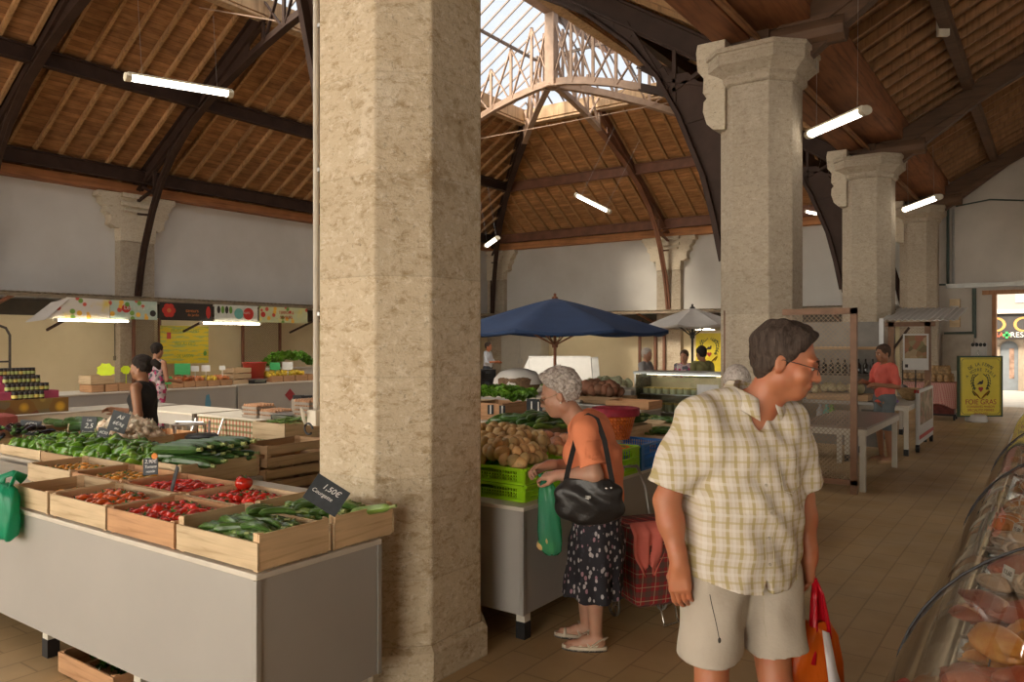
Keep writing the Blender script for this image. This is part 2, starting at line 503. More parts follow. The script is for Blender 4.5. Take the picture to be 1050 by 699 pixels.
# glazing
ZT = ZE + HALF * SL
rid_y = YB - HALF
def gslope(name, pts, bars):
    mb = MB(); up = Vector((0, 0, 0.16))
    mb.add([Vector(p) + up for p in pts], [tuple(range(len(pts)))])
    o = mb.build(name, M_skyglass, recalc=False); struct(o)
    mb = MB()
    for a, b, w in bars: mb.bar(Vector(a) + up, Vector(b) + up, w, w * 1.5)
    mb.build('glazing_bars', M_gbar, o)
    return o
M_gbar = plain('glazing_bar_metal', (0.16, 0.12, 0.10), 0.5)
bars = []
y = Y0
while y < YB - SR:
    s1 = min(HALF, YB - y)
    bars.append((slope_pt(XL + SR, y), slope_pt(XL + s1, y), 0.03)); y += 0.40
bars.append((slope_pt(XL + 6.2, Y0), slope_pt(XL + 6.2, YB - 6.2), 0.05))
gslope('window_1', [slope_pt(XL + SR, Y0), slope_pt(XL + SR, YB - SR), slope_pt(XM, rid_y), slope_pt(XM, Y0)], bars)
bars = [(slope_pt(XP - (a[0] - XL) if False else XL + XP - a[0], a[1]), slope_pt(XL + XP - b[0], b[1]), w) for a, b, w in bars]
gslope('window_2', [slope_pt(XP - SR, Y0), slope_pt(XP - SR, YB - SR), slope_pt(XM, rid_y), slope_pt(XM, Y0)], bars)
bars = []
x = XL + SR + 0.2
while x < XP - SR:
    bars.append((slope_pt(x, YB - SR), slope_pt(x, YB - min(x - XL, XP - x)), 0.03)); x += 0.40
bars.append((slope_pt(XL + 6.2, YB - 6.2), slope_pt(XP - 6.2, YB - 6.2), 0.05))
gslope('window_3', [slope_pt(XL + SR, YB - SR), slope_pt(XP - SR, YB - SR), slope_pt(XM, rid_y)], bars)

# ---------------------------------------------------------------- arched trusses
PROF = [(.22, 2.72), (.34, 3.3), (.5, 3.9), (.86, 4.75), (1.2, 5.35), (1.65, 5.88), (2.4, 6.5), (3.28, 6.98), (4.1, 7.32), (4.9, 7.62), (5.7, 7.88), (6.4, 8.05), (7.0, 8.16), (7.45, 8.2)]
def prof(s):
    for (a, za), (b, zb) in zip(PROF, PROF[1:]):
        if a <= s <= b: return za + (zb - za) * (s - a) / (b - a)
    return PROF[-1][1]
def halftruss(par, org, dr, smul=1.0, m=None, mlight=None, lattice=True, start=0, fill=False):
    """one half of an arched roof truss: org is its foot on the wall, dr the direction to the middle"""
    m = m or M_steel; ml = mlight or m
    ox, oy = org; dx, dy = dr
    def q(s, z, off=0): return Vector((ox + dx * s * smul, oy + dy * s * smul, z + off))
    side = Vector((-dy, dx, 0)).normalized()
    P2 = PROF[start:]
    for k, (lo, hi, mm) in enumerate(((start, 9, m), (9, len(PROF) - 1, ml))):
        mb = MB()
        for (a, za), (b, zb) in zip(PROF[lo:hi], PROF[lo + 1:hi + 1]):
            mb.bar(q(a, za), q(b, zb), 0.16, 0.04); mb.bar(q(a, za, 0.08), q(b, zb, 0.08), 0.03, 0.18)
        mb.build('arch_rib', mm, par)
    # principal rafter under the boarding
    mb = MB(); r0 = q(0.12, ZE + SL * 0.12 - 0.20); r1 = q(SR, ZE + SL * SR - 0.20)
    mb.bar(r0, r1, 0.025, 0.34); d = Vector((0, 0, 0.16)); mb.bar(r0 + d, r1 + d, 0.16, 0.03); mb.bar(r0 - d, r1 - d, 0.16, 0.03)
    mb.build('principal_rafter', m, par)
    # solid web between rafter and arch with a rounded lower end
    mb = MB(); n = 14; up = []; dn = []
    for i in range(n + 1):
        s = 1.9 + (4.45 - 1.9) * i / n
        e1 = min(1, math.sqrt(max(0, 1 - ((i / n) * 2 - 1) ** 8)))
        top = ZE + SL * s - 0.3; bot = prof(s) + 0.05; mid = (top + bot) / 2
        f = 1.0 if 0 < i < n else 0.55
        up.append(q(s, mid + (top - mid) * f)); dn.append(q(s, mid + (bot - mid) * f))
    poly = up + dn[::-1]; t = side * 0.02; k = len(poly)
    mb.add([p + t for p in poly] + [p - t for p in poly], [tuple(range(k)), tuple(reversed(range(k, 2*k)))] + [(i, i+k, (i+1) % k + k, (i+1) % k) for i in range(k)])
    mb.build('web_plate', m, par)
    if fill:
        mb = MB(); ps = [(a, b) for a, b in PROF if a <= 1.25]
        poly = [q(a, b) for a, b in ps] + [q(0.75, 5.32), q(0.45, 5.0), q(0.15, 4.9), q(0.05, 4.7), q(0.05, 2.72)]; tt = side * 0.02; k = len(poly)
        mb.add([p + tt for p in poly] + [p - tt for p in poly], [tuple(range(k)), tuple(reversed(range(k, 2*k)))] + [(i, i+k, (i+1) % k + k, (i+1) % k) for i in range(k)])
        mb.build('foot_plate', m, par)
    # foot post, struts
    mb = MB(); mb.bar(q(0.10, 2.72 if start == 0 else PROF[start][1]), q(0.10, ZE - 0.1), 0.12, 0.16, up=(dx, dy, 0)); mb.build('wall_post', m, par)
    for (sa, za, sb, zb) in ((0.12, ZE - 0.45, 1.15, 5.3), (0.95, ZE + SL * .95 - .35, 0.95, 4.95), (0.12, 4.75, 0.8, 4.65), (1.05, 5.15, 1.7, ZE + SL * 1.7 - 0.3), (0.12, ZE + .05, 1.0, 5.1)):
        mb = MB(); mb.bar(q(sa, za), q(sb, zb), 0.05, 0.07, up=side); mb.build('strut', m, par)
    if lattice:
        st = [4.9, 5.55, 6.2, 6.85, 7.45]
        for i, s in enumerate(st[:-1]):
            zt_ = ZE + SL * s - 0.02 + 0.12
            mb = MB(); mb.bar(q(s, prof(s)), q(s, zt_), 0.07, 0.05, up=side); mb.build('lattice_bar', ml, par)
            s2 = st[i + 1]; z2 = ZE + SL * s2 + 0.1
            mb = MB(); mb.bar(q(s, prof(s)), q(s2, z2), 0.03, 0.06, up=side); mb.build('lattice_bar', ml, par)
            mb = MB(); mb.bar(q(s, zt_), q(s2, prof(s2)), 0.03, 0.06, up=side); mb.build('lattice_bar', ml, par)
M_pale = plain('pink_brown_paint', (0.34, 0.225, 0.16), 0.6, var=0.15)
for k, (yy, lab, ml) in enumerate(((3.15, 'dark arched steel truss springing from the foreground pillar', None), (9.75, 'dark arched steel truss springing from the second pillar over the hall', M_steel), (16.5, 'arched truss below the end of the skylight with pale upper lattice', M_pale))):
    t = thing('roof_truss', lab, 'roof truss', (XM, yy, 0))
    halftruss(t, (XL - XM, 0), (1, 0), mlight=ml)
    halftruss(t, (XP - 0.30 - XM, 0), (-1, 0), mlight=ml, smul=(HALF - 0.3) / HALF, fill=True)
    mb = MB(); mb.box((0, 0, (prof(7.4) + ZT) / 2 + 0.05), (0.26, 0.22, ZT - prof(7.4) + 0.1)); mb.build('king_post', ml or M_steel, t)
    mb = MB(); mb.box((0, 0, ZT + 0.02), (0.3, 6.6, 0.16)); mb.build('ridge_beam', M_pale, t)
    if k == 2:
        o = MB(); o.tube([(0.19 * math.cos(a), 0.19 * math.sin(a), 8.15) for a in [i * PI / 8 for i in range(16)]], 0.03, 6, close=True); o.build('boss_ring', M_pale, t)
t = thing('roof_truss', 'dark arched half truss under the left roof slope at the top left corner', 'roof truss', (XM, 6.45, 0)); halftruss(t, (XL - XM, 0), (1, 0), lattice=False)
h = thing('hip_rib', 'arched steel rib rising from the far left corner of the hall', 'roof rib', (XL, YB, 0)); halftruss(h, (0.05, -0.05), (1, -1), lattice=True, mlight=M_pale)
h = thing('hip_rib', 'arched steel rib rising from the far end beside the third pillar', 'roof rib', (XP, YB, 0)); halftruss(h, (-0.3, -0.05), (-1, -1), smul=0.97, mlight=M_pale)
h = thing('end_rib', 'red-brown arched rib rising from the stone pilaster in the middle of the end wall', 'roof rib', (XM, YB, 0)); halftruss(h, (0, 0), (0, -1), m=M_rust, mlight=M_pale)
# tie rods
def rod(a, b, r, m, lab, name='tie_rod'):
    mb = MB(); a = Vector(a); b = Vector(b); mb.tube([Vector((0, 0, 0)), b - a], r, 6); return tag(mb.build(name, m, loc=a), lab, 'tie rod')
rod(at(180, 4, 15), at(283, 22, 14.5), 0.012, M_pale, 'thin pale tie rod below the boarding at the upper left')
rod((XL + 4.0, 16.5, 7.2), (XP - 3.6, 16.5, 7.2), 0.012, M_pale, 'thin pale tie rod spanning below the far skylight truss')

# ---------------------------------------------------------------- pillars
def octo(w, c):
    h = w / 2; k = h - c
    return [(h, -k), (h, k), (k, h), (-k, h), (-h, k), (-h, -k), (-k, -h), (k, -h)]
def ringz(p, z): return [(a, b, z) for a, b in p]
def pillar(loc, w, ch, label, m, zcap=5.30, group=None, corbel=True):
    t = thing('stone_pillar', label, 'pillar', (*loc, 0))
    mb = MB(); mb.rings([ringz(octo(w + 0.06, ch + 0.01), 0), ringz(octo(w + 0.06, ch + 0.01), 0.155), ringz(octo(w + 0.01, ch), 0.185)]); mb.build('plinth', m, t)
    o = octo(w, ch); mb = MB(); mb.rings([ringz(o, 0.18 + i * (zcap - 0.6) / 12) for i in range(13)]); mb.build('shaft', m, t, bevel=0.012)
    prof_ = [(0, zcap - .42), (.03, zcap - .40), (.05, zcap - .36), (.05, zcap - .31), (.12, zcap - .24), (.17, zcap - .20), (.17, zcap - .06), (.19, zcap - .05), (.19, zcap)]
    mb = MB(); mb.rings([ringz(octo(w + 2 * a, ch + a * 0.4), z) for a, z in prof_]); mb.build('capital', m, t)
    if corbel:
        mb = MB(); x1 = -w / 2 + 0.12
        z = zcap + 0.20
        pts = [(x1, z), (x1 - .36, z), (x1 - .38, z - .10), (x1 - .36, z - .34), (x1 - .31, z - .40), (x1 - .28, z - .44), (x1 - .29, z - .62), (x1 - .24, z - .70), (x1 - .28, z - .74), (x1 - .29, z - .86), (x1 - .24, z - 1.02), (x1 - .16, z - 1.10), (x1 - .04, z - 1.12), (x1, z - 1.12)]
        mb.prism(pts, -0.40, 0.12); mb.build('corbel', M_stone3, t, bevel=0.01)
    return t
pillar((-3.045, 3.215), 0.825, 0.205, 'weathered stone pillar in the foreground with a grey conduit and junction box', M_stone1, corbel=False)
pillar((-3.05, 9.75), 0.89, 0.22, 'stone pillar directly behind the man in the plaid shirt', M_stone2)
pillar((-3.05, 16.5), 0.89, 0.22, 'stone pillar behind the man in the coral shirt', M_stone2)
pillar((-3.05, 23.3), 0.89, 0.22, 'stone pillar engaged with the far wall beside the white-roofed stall', M_stone2)

# timber on the pillars: valley beam, brackets, aisle roof
M_valley = wood('valley_board_wood', (0.30, 0.115, 0.045), (0.16, 0.06, 0.025), 'y', gscale=0.3, knots=False)
M_dkwood = wood('dark_timber', (0.115, 0.06, 0.032), (0.07, 0.035, 0.018), 'x', gscale=0.3, knots=False)
beam('valley_beam', (XP - 0.34, Y0, 5.60), (XP - 0.34, YB, 5.60), 0.42, 0.20, M_valley, 'long reddish valley beam resting over the row of pillars')
mb = MB(); mb.b2((-0.1, Y0, 5.62), (0.62, YB, 5.67)); mb.b2((0.55, Y0, 5.67), (0.62, YB, 6.08)); tag(mb.build('valley_board', M_valley, loc=(XP - 0.05, 0, 0)), 'broad red-brown valley board between the two roofs', 'beam')
for i, yy in enumerate((3.15, 9.75, 16.5, 23.3)):
    lab = ['first', 'second', 'third', 'far wall'][i]
    t = thing('timber_bracket', 'dark timber bracket lying across the capital of the %s pillar' % ['foreground', 'nearer plain', 'middle', 'far wall'][i], 'bracket', (XP, yy, 5.30))
    mb = MB(); mb.tube([(-0.3, 0, 0.17), (0.95, 0, 0.17)], 0.165, 10); mb.build('bracket_beam', M_dkwood, t, smooth='auto')
    mb = MB(); mb.b2((-0.42, -0.2, 0.14), (0.1, 0.2, 0.28)); mb.build('bearing_block', M_dkwood, t)
ac = bpy.data.objects.new('ceiling_aisle', None); COL.objects.link(ac); ac['kind'] = 'structure'
XE = 6.5
za = lambda x, off=0: ZA + 0.45 + SA * (x - XP) + off
slab([(XP, Y0, za(XP)), (XP, YB, za(XP)), (XE, YB, za(XE)), (XE, Y0, za(XE))], 'boarding', m=M_boards3, par=ac)
M_rafd = wood('aisle_rafter_wood', (0.36, 0.185, 0.08), axis='z', gscale=0.4, knots=False)
y = 2.2
while y < YB:
    mb = MB(); mb.bar((XP + .6, y, za(XP + .6, -0.07)), (XE, y, za(XE, -0.07)), 0.07, 0.14); mb.build('rafter', M_rafd, ac); y += 0.50
for i, xx in enumerate((-1.35, 0.9, 3.2)):
    beam('aisle_purlin', (xx, Y0, za(xx, -0.22)), (xx, YB, za(xx, -0.22)), 0.16, 0.22, M_dkwood, ['dark aisle purlin next to the pillars', 'dark aisle purlin carrying the small lit emergency lamp', 'dark aisle purlin high at the right edge'][i])
for i, yy in enumerate((9.75, 16.5, 23.3)):
    t = thing('principal_rafter', 'heavy dark timber rising over the aisle from the %s pillar' % ['nearer plain', 'middle', 'far wall'][i], 'beam', (XP, yy, za(XP, -0.42)))
    mb = MB(); L = XE - XP; mb.bar((0.1, 0, 0.02), (L, 0, SA * L), 0.22, 0.30); mb.build('rafter_timber', M_dkwood, t, bevel=0.015)
    mb = MB(); mb.bar((0.2, 0, -0.35), (2.4, 0, SA * 2.4), 0.16, 0.18); mb.build('brace', M_dkwood, t)

# wall pilasters with stepped corbel capitals
def pilaster(loc, rz, label, m=M_stone3):
    t = thing('stone_pilaster', label, 'pilaster', (*loc, 0), rz)       # local: x along the wall, -y into the hall
    mb = MB(); mb.b2((-0.42, -0.22, 0), (0.42, 0.02, 4.45)); mb.build('shaft', M_stone2, t, bevel=0.01)
    mb = MB(); z = ZE - 0.28
    half = [(0, z), (.92, z), (.95, z - .12), (.86, z - .16), (.84, z - .26), (.74, z - .34), (.76, z - .46), (.66, z - .52), (.64, z - .62), (.66, z - .74), (.52, z - .82), (.44, z - .80), (.42, z - 1.1), (0, z - 1.1)]
    pts = half + [(-a, b) for a, b in half[::-1][1:-1]]
    mb.prism(pts, -0.26, 0.02); mb.b2((-.42, -.34, z - .3), (.42, -.2, z - .2)); mb.b2((-.36, -.34, z - .42), (.36, -.2, z - .36)); mb.b2((-.42, -.36, z - .1), (.42, -.2, z)); mb.build('corbel_capital', m, t, bevel=0.01)
    return t
pilaster((XL, 9.75), PI / 2, 'stone pilaster with stepped capital on the left wall above the banners')
pilaster((XL, 3.15), PI / 2, 'stone pilaster with stepped capital on the left wall at the left edge')
pilaster((XM, YB), 0, 'stone pilaster with stepped capital on the end wall behind the white parasol')
pilaster((XL + .35, YB), 0, 'stone corner pilaster beside the far left corner of the hall')
# ================================================================ shared materials and prototypes
M_white = plain('white_laminate', (0.37, 0.35, 0.325), 0.45, var=0.05, scale=1.5)
M_whitee = plain('aluminium_edge', (0.42, 0.41, 0.39), 0.35, 0.4, var=0.05)
M_top = plain('pale_worktop', (0.60, 0.55, 0.47), 0.5, var=0.08)
M_legw = plain('painted_leg', (0.60, 0.56, 0.48), 0.6, var=0.06)
M_black = plain('black_rubber', (0.012, 0.012, 0.014), 0.5)
M_metal = plain('grey_metal', (0.45, 0.45, 0.45), 0.35, 0.9, var=0.05)
M_chalk = plain('chalk', (0.85, 0.85, 0.82), 0.9, var=0.05)
M_slate = plain('slate_board', (0.035, 0.042, 0.05), 0.6, var=0.3, scale=15)
M_w1 = wood('crate_poplar_pale', (0.64, 0.485, 0.30), (0.46, 0.32, 0.18), 'x', gscale=0.7)
M_w1y = wood('crate_poplar_pale_end', (0.64, 0.45, 0.26), (0.48, 0.31, 0.16), 'y', gscale=0.7)
M_w2 = wood('crate_poplar_reddish', (0.56, 0.31, 0.155), (0.40, 0.20, 0.09), 'x', gscale=0.7)
M_w2y = wood('crate_poplar_reddish_end', (0.56, 0.31, 0.155), (0.40, 0.20, 0.09), 'y', gscale=0.7)
M_w3 = wood('crate_poplar_brown', (0.44, 0.28, 0.15), (0.30, 0.18, 0.09), 'x', gscale=0.7)
M_w3y = wood('crate_poplar_brown_end', (0.44, 0.28, 0.15), (0.30, 0.18, 0.09), 'y', gscale=0.7)
WOODS = {1: (M_w1, M_w1y), 2: (M_w2, M_w2y), 3: (M_w3, M_w3y)}

def crate(name, label, sx, sy, h, wk=1, slats=1, group=None, cat='crate', parts=True, he=0):
    """wooden crate, origin at the centre of its underside, sx along x"""
    t = thing(name, label, cat, group=group); mx, my = WOODS[wk]; g = 0.012 if slats > 1 else 0
    def board(L, axis, h=h):
        mb = MB(); hh = (h - 0.012 - g * slats) / slats
        for i in range(slats):
            zc = 0.012 + hh / 2 + i * (hh + g * (2.2 if slats > 1 else 1))
            zc = min(zc, h - hh / 2)
            if axis == 'x': mb.box((0, 0, zc), (L, 0.009, hh))
            else: mb.box((0, 0, zc), (0.009, L, hh))
        return mb
    for s in (-1, 1):
        board(sx, 'x').build('side_board', mx, t, loc=(0, s * (sy / 2 - 0.006), 0))
        board(sy - 0.026, 'y', h + he).build('end_board', my, t, loc=(s * (sx / 2 - 0.006), 0, 0))
    for a in (-1, 1):
        for b in (-1, 1):
            mb = MB(); x = a * (sx / 2 - 0.012); y = b * (sy / 2 - 0.012)
            mb.prism([(x, y), (x - a * 0.03, y), (x, y - b * 0.03)], 0.002, h + he + 0.004, 'z'); mb.build('corner_post', my, t)
    mb = MB()
    n = 5
    for i in range(n): mb.box((0, -sy / 2 + 0.02 + (sy - 0.04) * (i + .5) / n, 0.006), (sx - 0.03, (sy - 0.04) / n - 0.008, 0.008))
    mb.build('base', mx, t)
    return t

def pcrate(name, label, sx, sy, h, m, group=None):
    """ventilated plastic crate"""
    t = thing(name, label, 'crate', group=group)
    def side(L, ax, d):
        mb = MB()
        def bx(u, z, lu, lz, th=0.008, off=0):
            if ax == 'x': mb.box((u, off, z), (lu, th, lz))
            else: mb.box((off, u, z), (th, lu, lz))
        bx(0, h - 0.008, L, 0.016, 0.022, d * 0.006); bx(0, 0.008, L, 0.016, 0.012, 0); bx(0, h * 0.60, L, 0.007, 0.014, d * 0.003)
        n = int(L / 0.02)
        for i in range(n + 1):
            u = -L / 2 + L * i / n
            solid = abs(u) > L / 2 - 0.05
            if abs(u) < 0.065: bx(u, h * 0.30, 0.007, h * 0.6)
            else: bx(u, h / 2, L / n if solid else 0.008, h - 0.01)
        for z in (h * 0.2, h * 0.4, h * .8): bx(0, z, L, 0.005) if z < h * .7 else [bx(s * (L / 4 + .03), z, L / 2 - .065, .005) for s in (-1, 1)]
        return mb
    for s in (-1, 1):
        side(sx - .016, 'x', s).build('side_panel', m, t, loc=(0, s * (sy / 2 - 0.006), 0))
        side(sy - .016, 'y', s).build('end_panel', m, t, loc=(s * (sx / 2 - 0.006), 0, 0))
    mb = MB(); mb.box((0, 0, 0.005), (sx - 0.02, sy - 0.02, 0.008)); mb.build('base', m, t)
    return t

def prodmat(name, c, rough=0.35, var=0.25, scale=9, spots=None, streak=False):
    n = NT(name); v = n.co('Object')
    info = n.n('ObjectInfo')
    f = n.noise(n.co('Object', (1, 1, 1) if not streak else (1, 6, 6)), scale * (1 if not streak else 3), 4)
    lo = tuple(x * (1 - var) for x in c); hi = tuple(min(1, x * (1 + var)) for x in c)
    a = n.ramp(f, [(0.3, lo), (0.7, hi)])
    a = n.mix(1.0, a, n.ramp(info.outputs['Random'], [(0, (0.70, 0.74, 0.70)), (1, (1.18, 1.1, 1.1))]), 'MULTIPLY')
    if spots: a = n.mix(n.ramp(n.noise(v, scale * 4, 3), [(0.58, 0.0), (0.68, 0.7)]), a, spots)
    n.col(a); return n.set(Roughness=rough)
M_zuc = prodmat('courgette_skin', (0.055, 0.125, 0.022), 0.28, 0.35, spots=(0.12, 0.22, 0.05), streak=True)
M_zucl = prodmat('light_courgette_skin', (0.14, 0.24, 0.04), 0.3, 0.3, streak=True)
M_zend = prodmat('courgette_stem', (0.25, 0.30, 0.10), 0.6)
M_tom = prodmat('tomato_skin', (0.62, 0.028, 0.014), 0.15, 0.2, 4)
M_tomo = prodmat('orange_tomato_skin', (0.72, 0.115, 0.022), 0.18, 0.25, 4)
M_tomy = prodmat('yellow_tomato_skin', (0.72, 0.32, 0.04), 0.2, 0.25, 4)
M_caly = prodmat('green_calyx', (0.06, 0.16, 0.02), 0.6)
M_pep = prodmat('green_pepper_skin', (0.085, 0.215, 0.016), 0.16, 0.35, 5)
M_pepl = prodmat('light_green_pepper_skin', (0.19, 0.36, 0.03), 0.18, 0.3, 5)
M_aub = prodmat('aubergine_skin', (0.016, 0.007, 0.016), 0.1, 0.4)
M_gar = prodmat('garlic_skin', (0.84, 0.73, 0.58), 0.6, 0.10, 14, (0.60, 0.44, 0.34))
M_pot = prodmat('potato_skin', (0.66, 0.44, 0.19), 0.55, 0.15, 10, (0.46, 0.28, 0.12))
M_leaf = prodmat('lettuce_leaf', (0.16, 0.36, 0.035), 0.45, 0.35, 8)
M_bean = prodmat('green_bean', (0.16, 0.27, 0.05), 0.4)
M_onion = prodmat('onion_skin', (0.55, 0.26, 0.10), 0.35, 0.25)
M_carrot = prodmat('carrot_skin', (0.75, 0.22, 0.04), 0.5)

def p_courgette(L=0.2, r=0.021, bend=0.02, seed=0, m=None, name='courgette', cat='courgette'):
    q = random.Random(seed); t = thing(name, None, cat); n = 11
    pts = []; rr = []
    for i in range(n + 1):
        u = i / n; x = (u - .5) * L
        pts.append((x, bend * (1 - (2*u - 1) ** 2), 0.0))
        k = math.sin(min(1, u * 6 + .12) * PI / 2) if u < .17 else 1.0
        if u > .88: k = max(.42, 1 - (u - .88) * 4.6)
        rr.append(r * k * (1.06 - .14 * u))
    mb = MB(); mb.tube(pts, rr, 9); mb.build('body', m or M_zuc, t, smooth='auto')
    mb = MB(); e = pts[-1]; mb.tube([e, (e[0] + .012, e[1] - .001, .001), (e[0] + .028, e[1] - .003, .003)], [r * .42, r * .34, r * .4], 6); mb.build('stem', M_zend, t, smooth='auto')
    return Proto(t)
def p_tomato(r=0.04, m=None, lobes=0, name='tomato'):
    t = thing(name, None, 'tomato')
    prof_ = [(0.04*r, -.80*r), (.5*r, -.74*r), (.86*r, -.42*r), (1.0*r, .02*r), (.9*r, .45*r), (.6*r, .74*r), (.28*r, .76*r), (.06*r, .66*r)]
    mb = MB(); mb.lathe(prof_, 18, lobes=lobes, amp=.05 if lobes else 0); mb.build('fruit', m or M_tom, t, smooth=True)
    mb = MB()
    for k in range(5):
        a = k * 2 * PI / 5
        mb.tube([(0, 0, .70*r), (.3*r*math.cos(a), .3*r*math.sin(a), .80*r), (.55*r*math.cos(a), .55*r*math.sin(a), .86*r)], [.09*r, .09*r, .02*r], 4, flat=.4)
    mb.tube([(0, 0, .66*r), (.05*r, 0, 1.0*r)], .07*r, 5); mb.build('calyx', M_caly, t)
    return Proto(t)
def p_pepper(r=0.042, h=0.09, m=None, seed=0):
    t = thing('green_pepper', None, 'pepper'); q = random.Random(seed)
    prof_ = [(.08, .06), (.45, .0), (.72, .06), (.84, .25), (.93, .5), (1.0, .75), (.88, .93), (.55, 1.0), (.25, .95), (.1, .9)]
    mb = MB(); rs = []; ph = q.random() * 6
    for k, z in prof_:
        rs.append([(r*k*(1 + .10*math.cos(4*a if q else 3*a) + .04*math.cos(a + ph)) * math.cos(a), r*k*(1 + .10*math.cos(4*a) + .04*math.sin(a+ph)) * math.sin(a), z*h - h/2) for a in [2*PI*j/20 for j in range(20)]])
    mb.rings(rs); mb.build('fruit', m or M_pep, t, smooth=True)
    mb = MB(); mb.tube([(0, 0, h*.42), (.002, 0, h*.55), (.010, .004, h*.75)], [.010, .006, .007], 6); mb.build('stem', M_zend, t, smooth=True)
    return Proto(t)
def p_potato(seed=0, r=0.035, m=None, name='potato', label=None):
    q = random.Random(seed); ph = [q.random() * 6 for _ in range(6)]; sc = (1.18, .98, .90)
    mb = MB(); rs = []
    for i in range(10):
        t = PI * (i + (.04 if i == 0 else (-.04 if i == 9 else 0))) / 9; ring = []
        for j in range(14):
            a = 2*PI*j/14; k = r * (1 + (.06*math.sin(2*t + ph[0] + a) + .03*math.sin(3*a + ph[1]) + .04*math.cos(2*a + t*2 + ph[2])) * math.sin(t))
            ring.append((k*sc[0]*math.cos(t), k*sc[1]*math.sin(t)*math.cos(a), k*sc[2]*math.sin(t)*math.sin(a)))
        rs.append(ring)
    mb.rings(rs); o = mb.build(name, m or M_pot, smooth=True); o['category'] = name
    return Proto(o)
def p_garlic(r=0.03):
    t = thing('garlic_bulb', None, 'garlic')
    prof_ = [(.15, -.55), (.6, -.6), (.95, -.3), (1.0, 0), (.8, .4), (.45, .7), (.22, .9), (.16, 1.2)]
    mb = MB(); mb.lathe([(a*r, b*r) for a, b in prof_], 18, lobes=7, amp=.06); mb.build('bulb', M_gar, t, smooth=True)
    mb = MB(); mb.tube([(0, 0, 1.0*r), (.1*r, 0, 1.35*r)], [.20*r, .13*r], 6); mb.build('stalk', M_gar, t, smooth=True)
    return Proto(t)
def p_aubergine(L=0.19, r=0.035):
    t = thing('aubergine', None, 'aubergine'); n = 10; pts = []; rr = []
    for i in range(n + 1):
        u = i / n; pts.append(((u - .5)*L, .012*math.sin(u*PI), 0)); rr.append(r * (math.sin(min(1, u*3+.1)*PI/2)) * (1.05 - .55*u))
    mb = MB(); mb.tube(pts, rr, 12); mb.build('fruit', M_aub, t, smooth='auto')
    mb = MB(); x = L/2; mb.tube([(x - .02, .002, 0), (x, 0, 0), (x + .012, 0, 0), (x + .035, -.004, .004)], [r*.62, r*.5, .007, .006], 7); mb.build('cap', M_caly, t, smooth='auto')
    return Proto(t)
def p_leafy(r=0.09, m=None, name='lettuce', seed=0, cat='lettuce', up=.6):
    q = random.Random(seed); mb = MB()
    for k in range(15):
        a = k * 2.4; lean = .25 + .75 * (k / 15); L = r * (.7 + .5 * q.random())
        dx, dy = math.cos(a), math.sin(a); px, py = -dy, dx; vs = []
        for i in range(5):
            u = i / 4; w = r * .5 * math.sin(PI * min(.95, u * .8 + .18)) * 1.1
            cx = dx * L * lean * u; cy = dy * L * lean * u; z = L * up * (1.25 - lean * .6) * math.sin(u * 1.9)
            for j in range(4):
                v = (j - 1.5) / 1.5
                vs.append((cx + px*w*v, cy + py*w*v, z + .014 * math.sin(v*7 + i*3 + k) * u + abs(v) * w * .4))
        mb.add(vs, [(i*4+j, i*4+j+1, i*4+j+5, i*4+j+4) for i in range(4) for j in range(3)])
    o = mb.build(name, m or M_leaf, smooth=True, recalc=False); o['category'] = cat
    return Proto(o)

def heap(protos, x0, x1, y0, y1, z0, ztop, n, label, group, lay='any', sc=(.85, 1.12), jit=.25, seed=1, r=.03, axis=0, dome=True, cap=295, tilt=.25, lift=0):
    """one layer-by-layer jittered pile of countable things; only the visible upper skin"""
    q = random.Random(seed); W = x1 - x0; D = y1 - y0
    cols = max(1, int(math.sqrt(n * W / D) + .5)); rows = max(1, int(n / cols + .5)); out = []
    for i in range(cols):
        for j in range(rows):
            u = (i + .5 + q.uniform(-jit, jit)) / cols; v = (j + .5 + q.uniform(-jit, jit)) / rows
            x = x0 + u * W; y = y0 + v * D
            f = (1 - (2*u - 1) ** 4) * (1 - (2*v - 1) ** 4) if dome else 1
            z = z0 + (ztop - z0) * f + q.uniform(-.3, .3) * r + lift
            if lay == 'long': rot = (q.uniform(0, 6), q.uniform(-.12, .12), axis + q.gauss(0, tilt))
            elif lay == 'up': rot = (q.uniform(-.6, .6), q.uniform(-.6, .6), q.uniform(0, 6.28))
            else: rot = (q.uniform(0, 6.28), q.uniform(0, 6.28), q.uniform(0, 6.28))
            out.append(q.choice(protos).put((x, y, z), rot, label, group, q.uniform(*sc)))
    return out

def sign_board(name, label, loc, w, h, rot, lines, m=None, mt=None, cat='price sign', group=None, stick=None, frame=None, shear=.25, th=0.006):
    t = thing(name, label, cat, loc, group=group, rot=rot)      # board in local xz plane facing -y
    mb = MB(); mb.box((0, 0, 0), (w, th, h)); mb.build('board', m or M_slate, t, bevel=0.001)
    for s, size, x, z in lines: text(s, size, mt or M_chalk, t, (x, -th / 2 - 0.0006, z), (PI/2, 0, 0), ext=0.0004, shear=shear)
    if stick: mb = MB(); mb.b2((-0.006, th / 2, -h / 2 - stick), (0.006, th / 2 + 0.012, h / 4)); mb.build('stake', M_w3, t)
    return t
FACE = YAW          # rotation that turns a -y facing board towards the camera

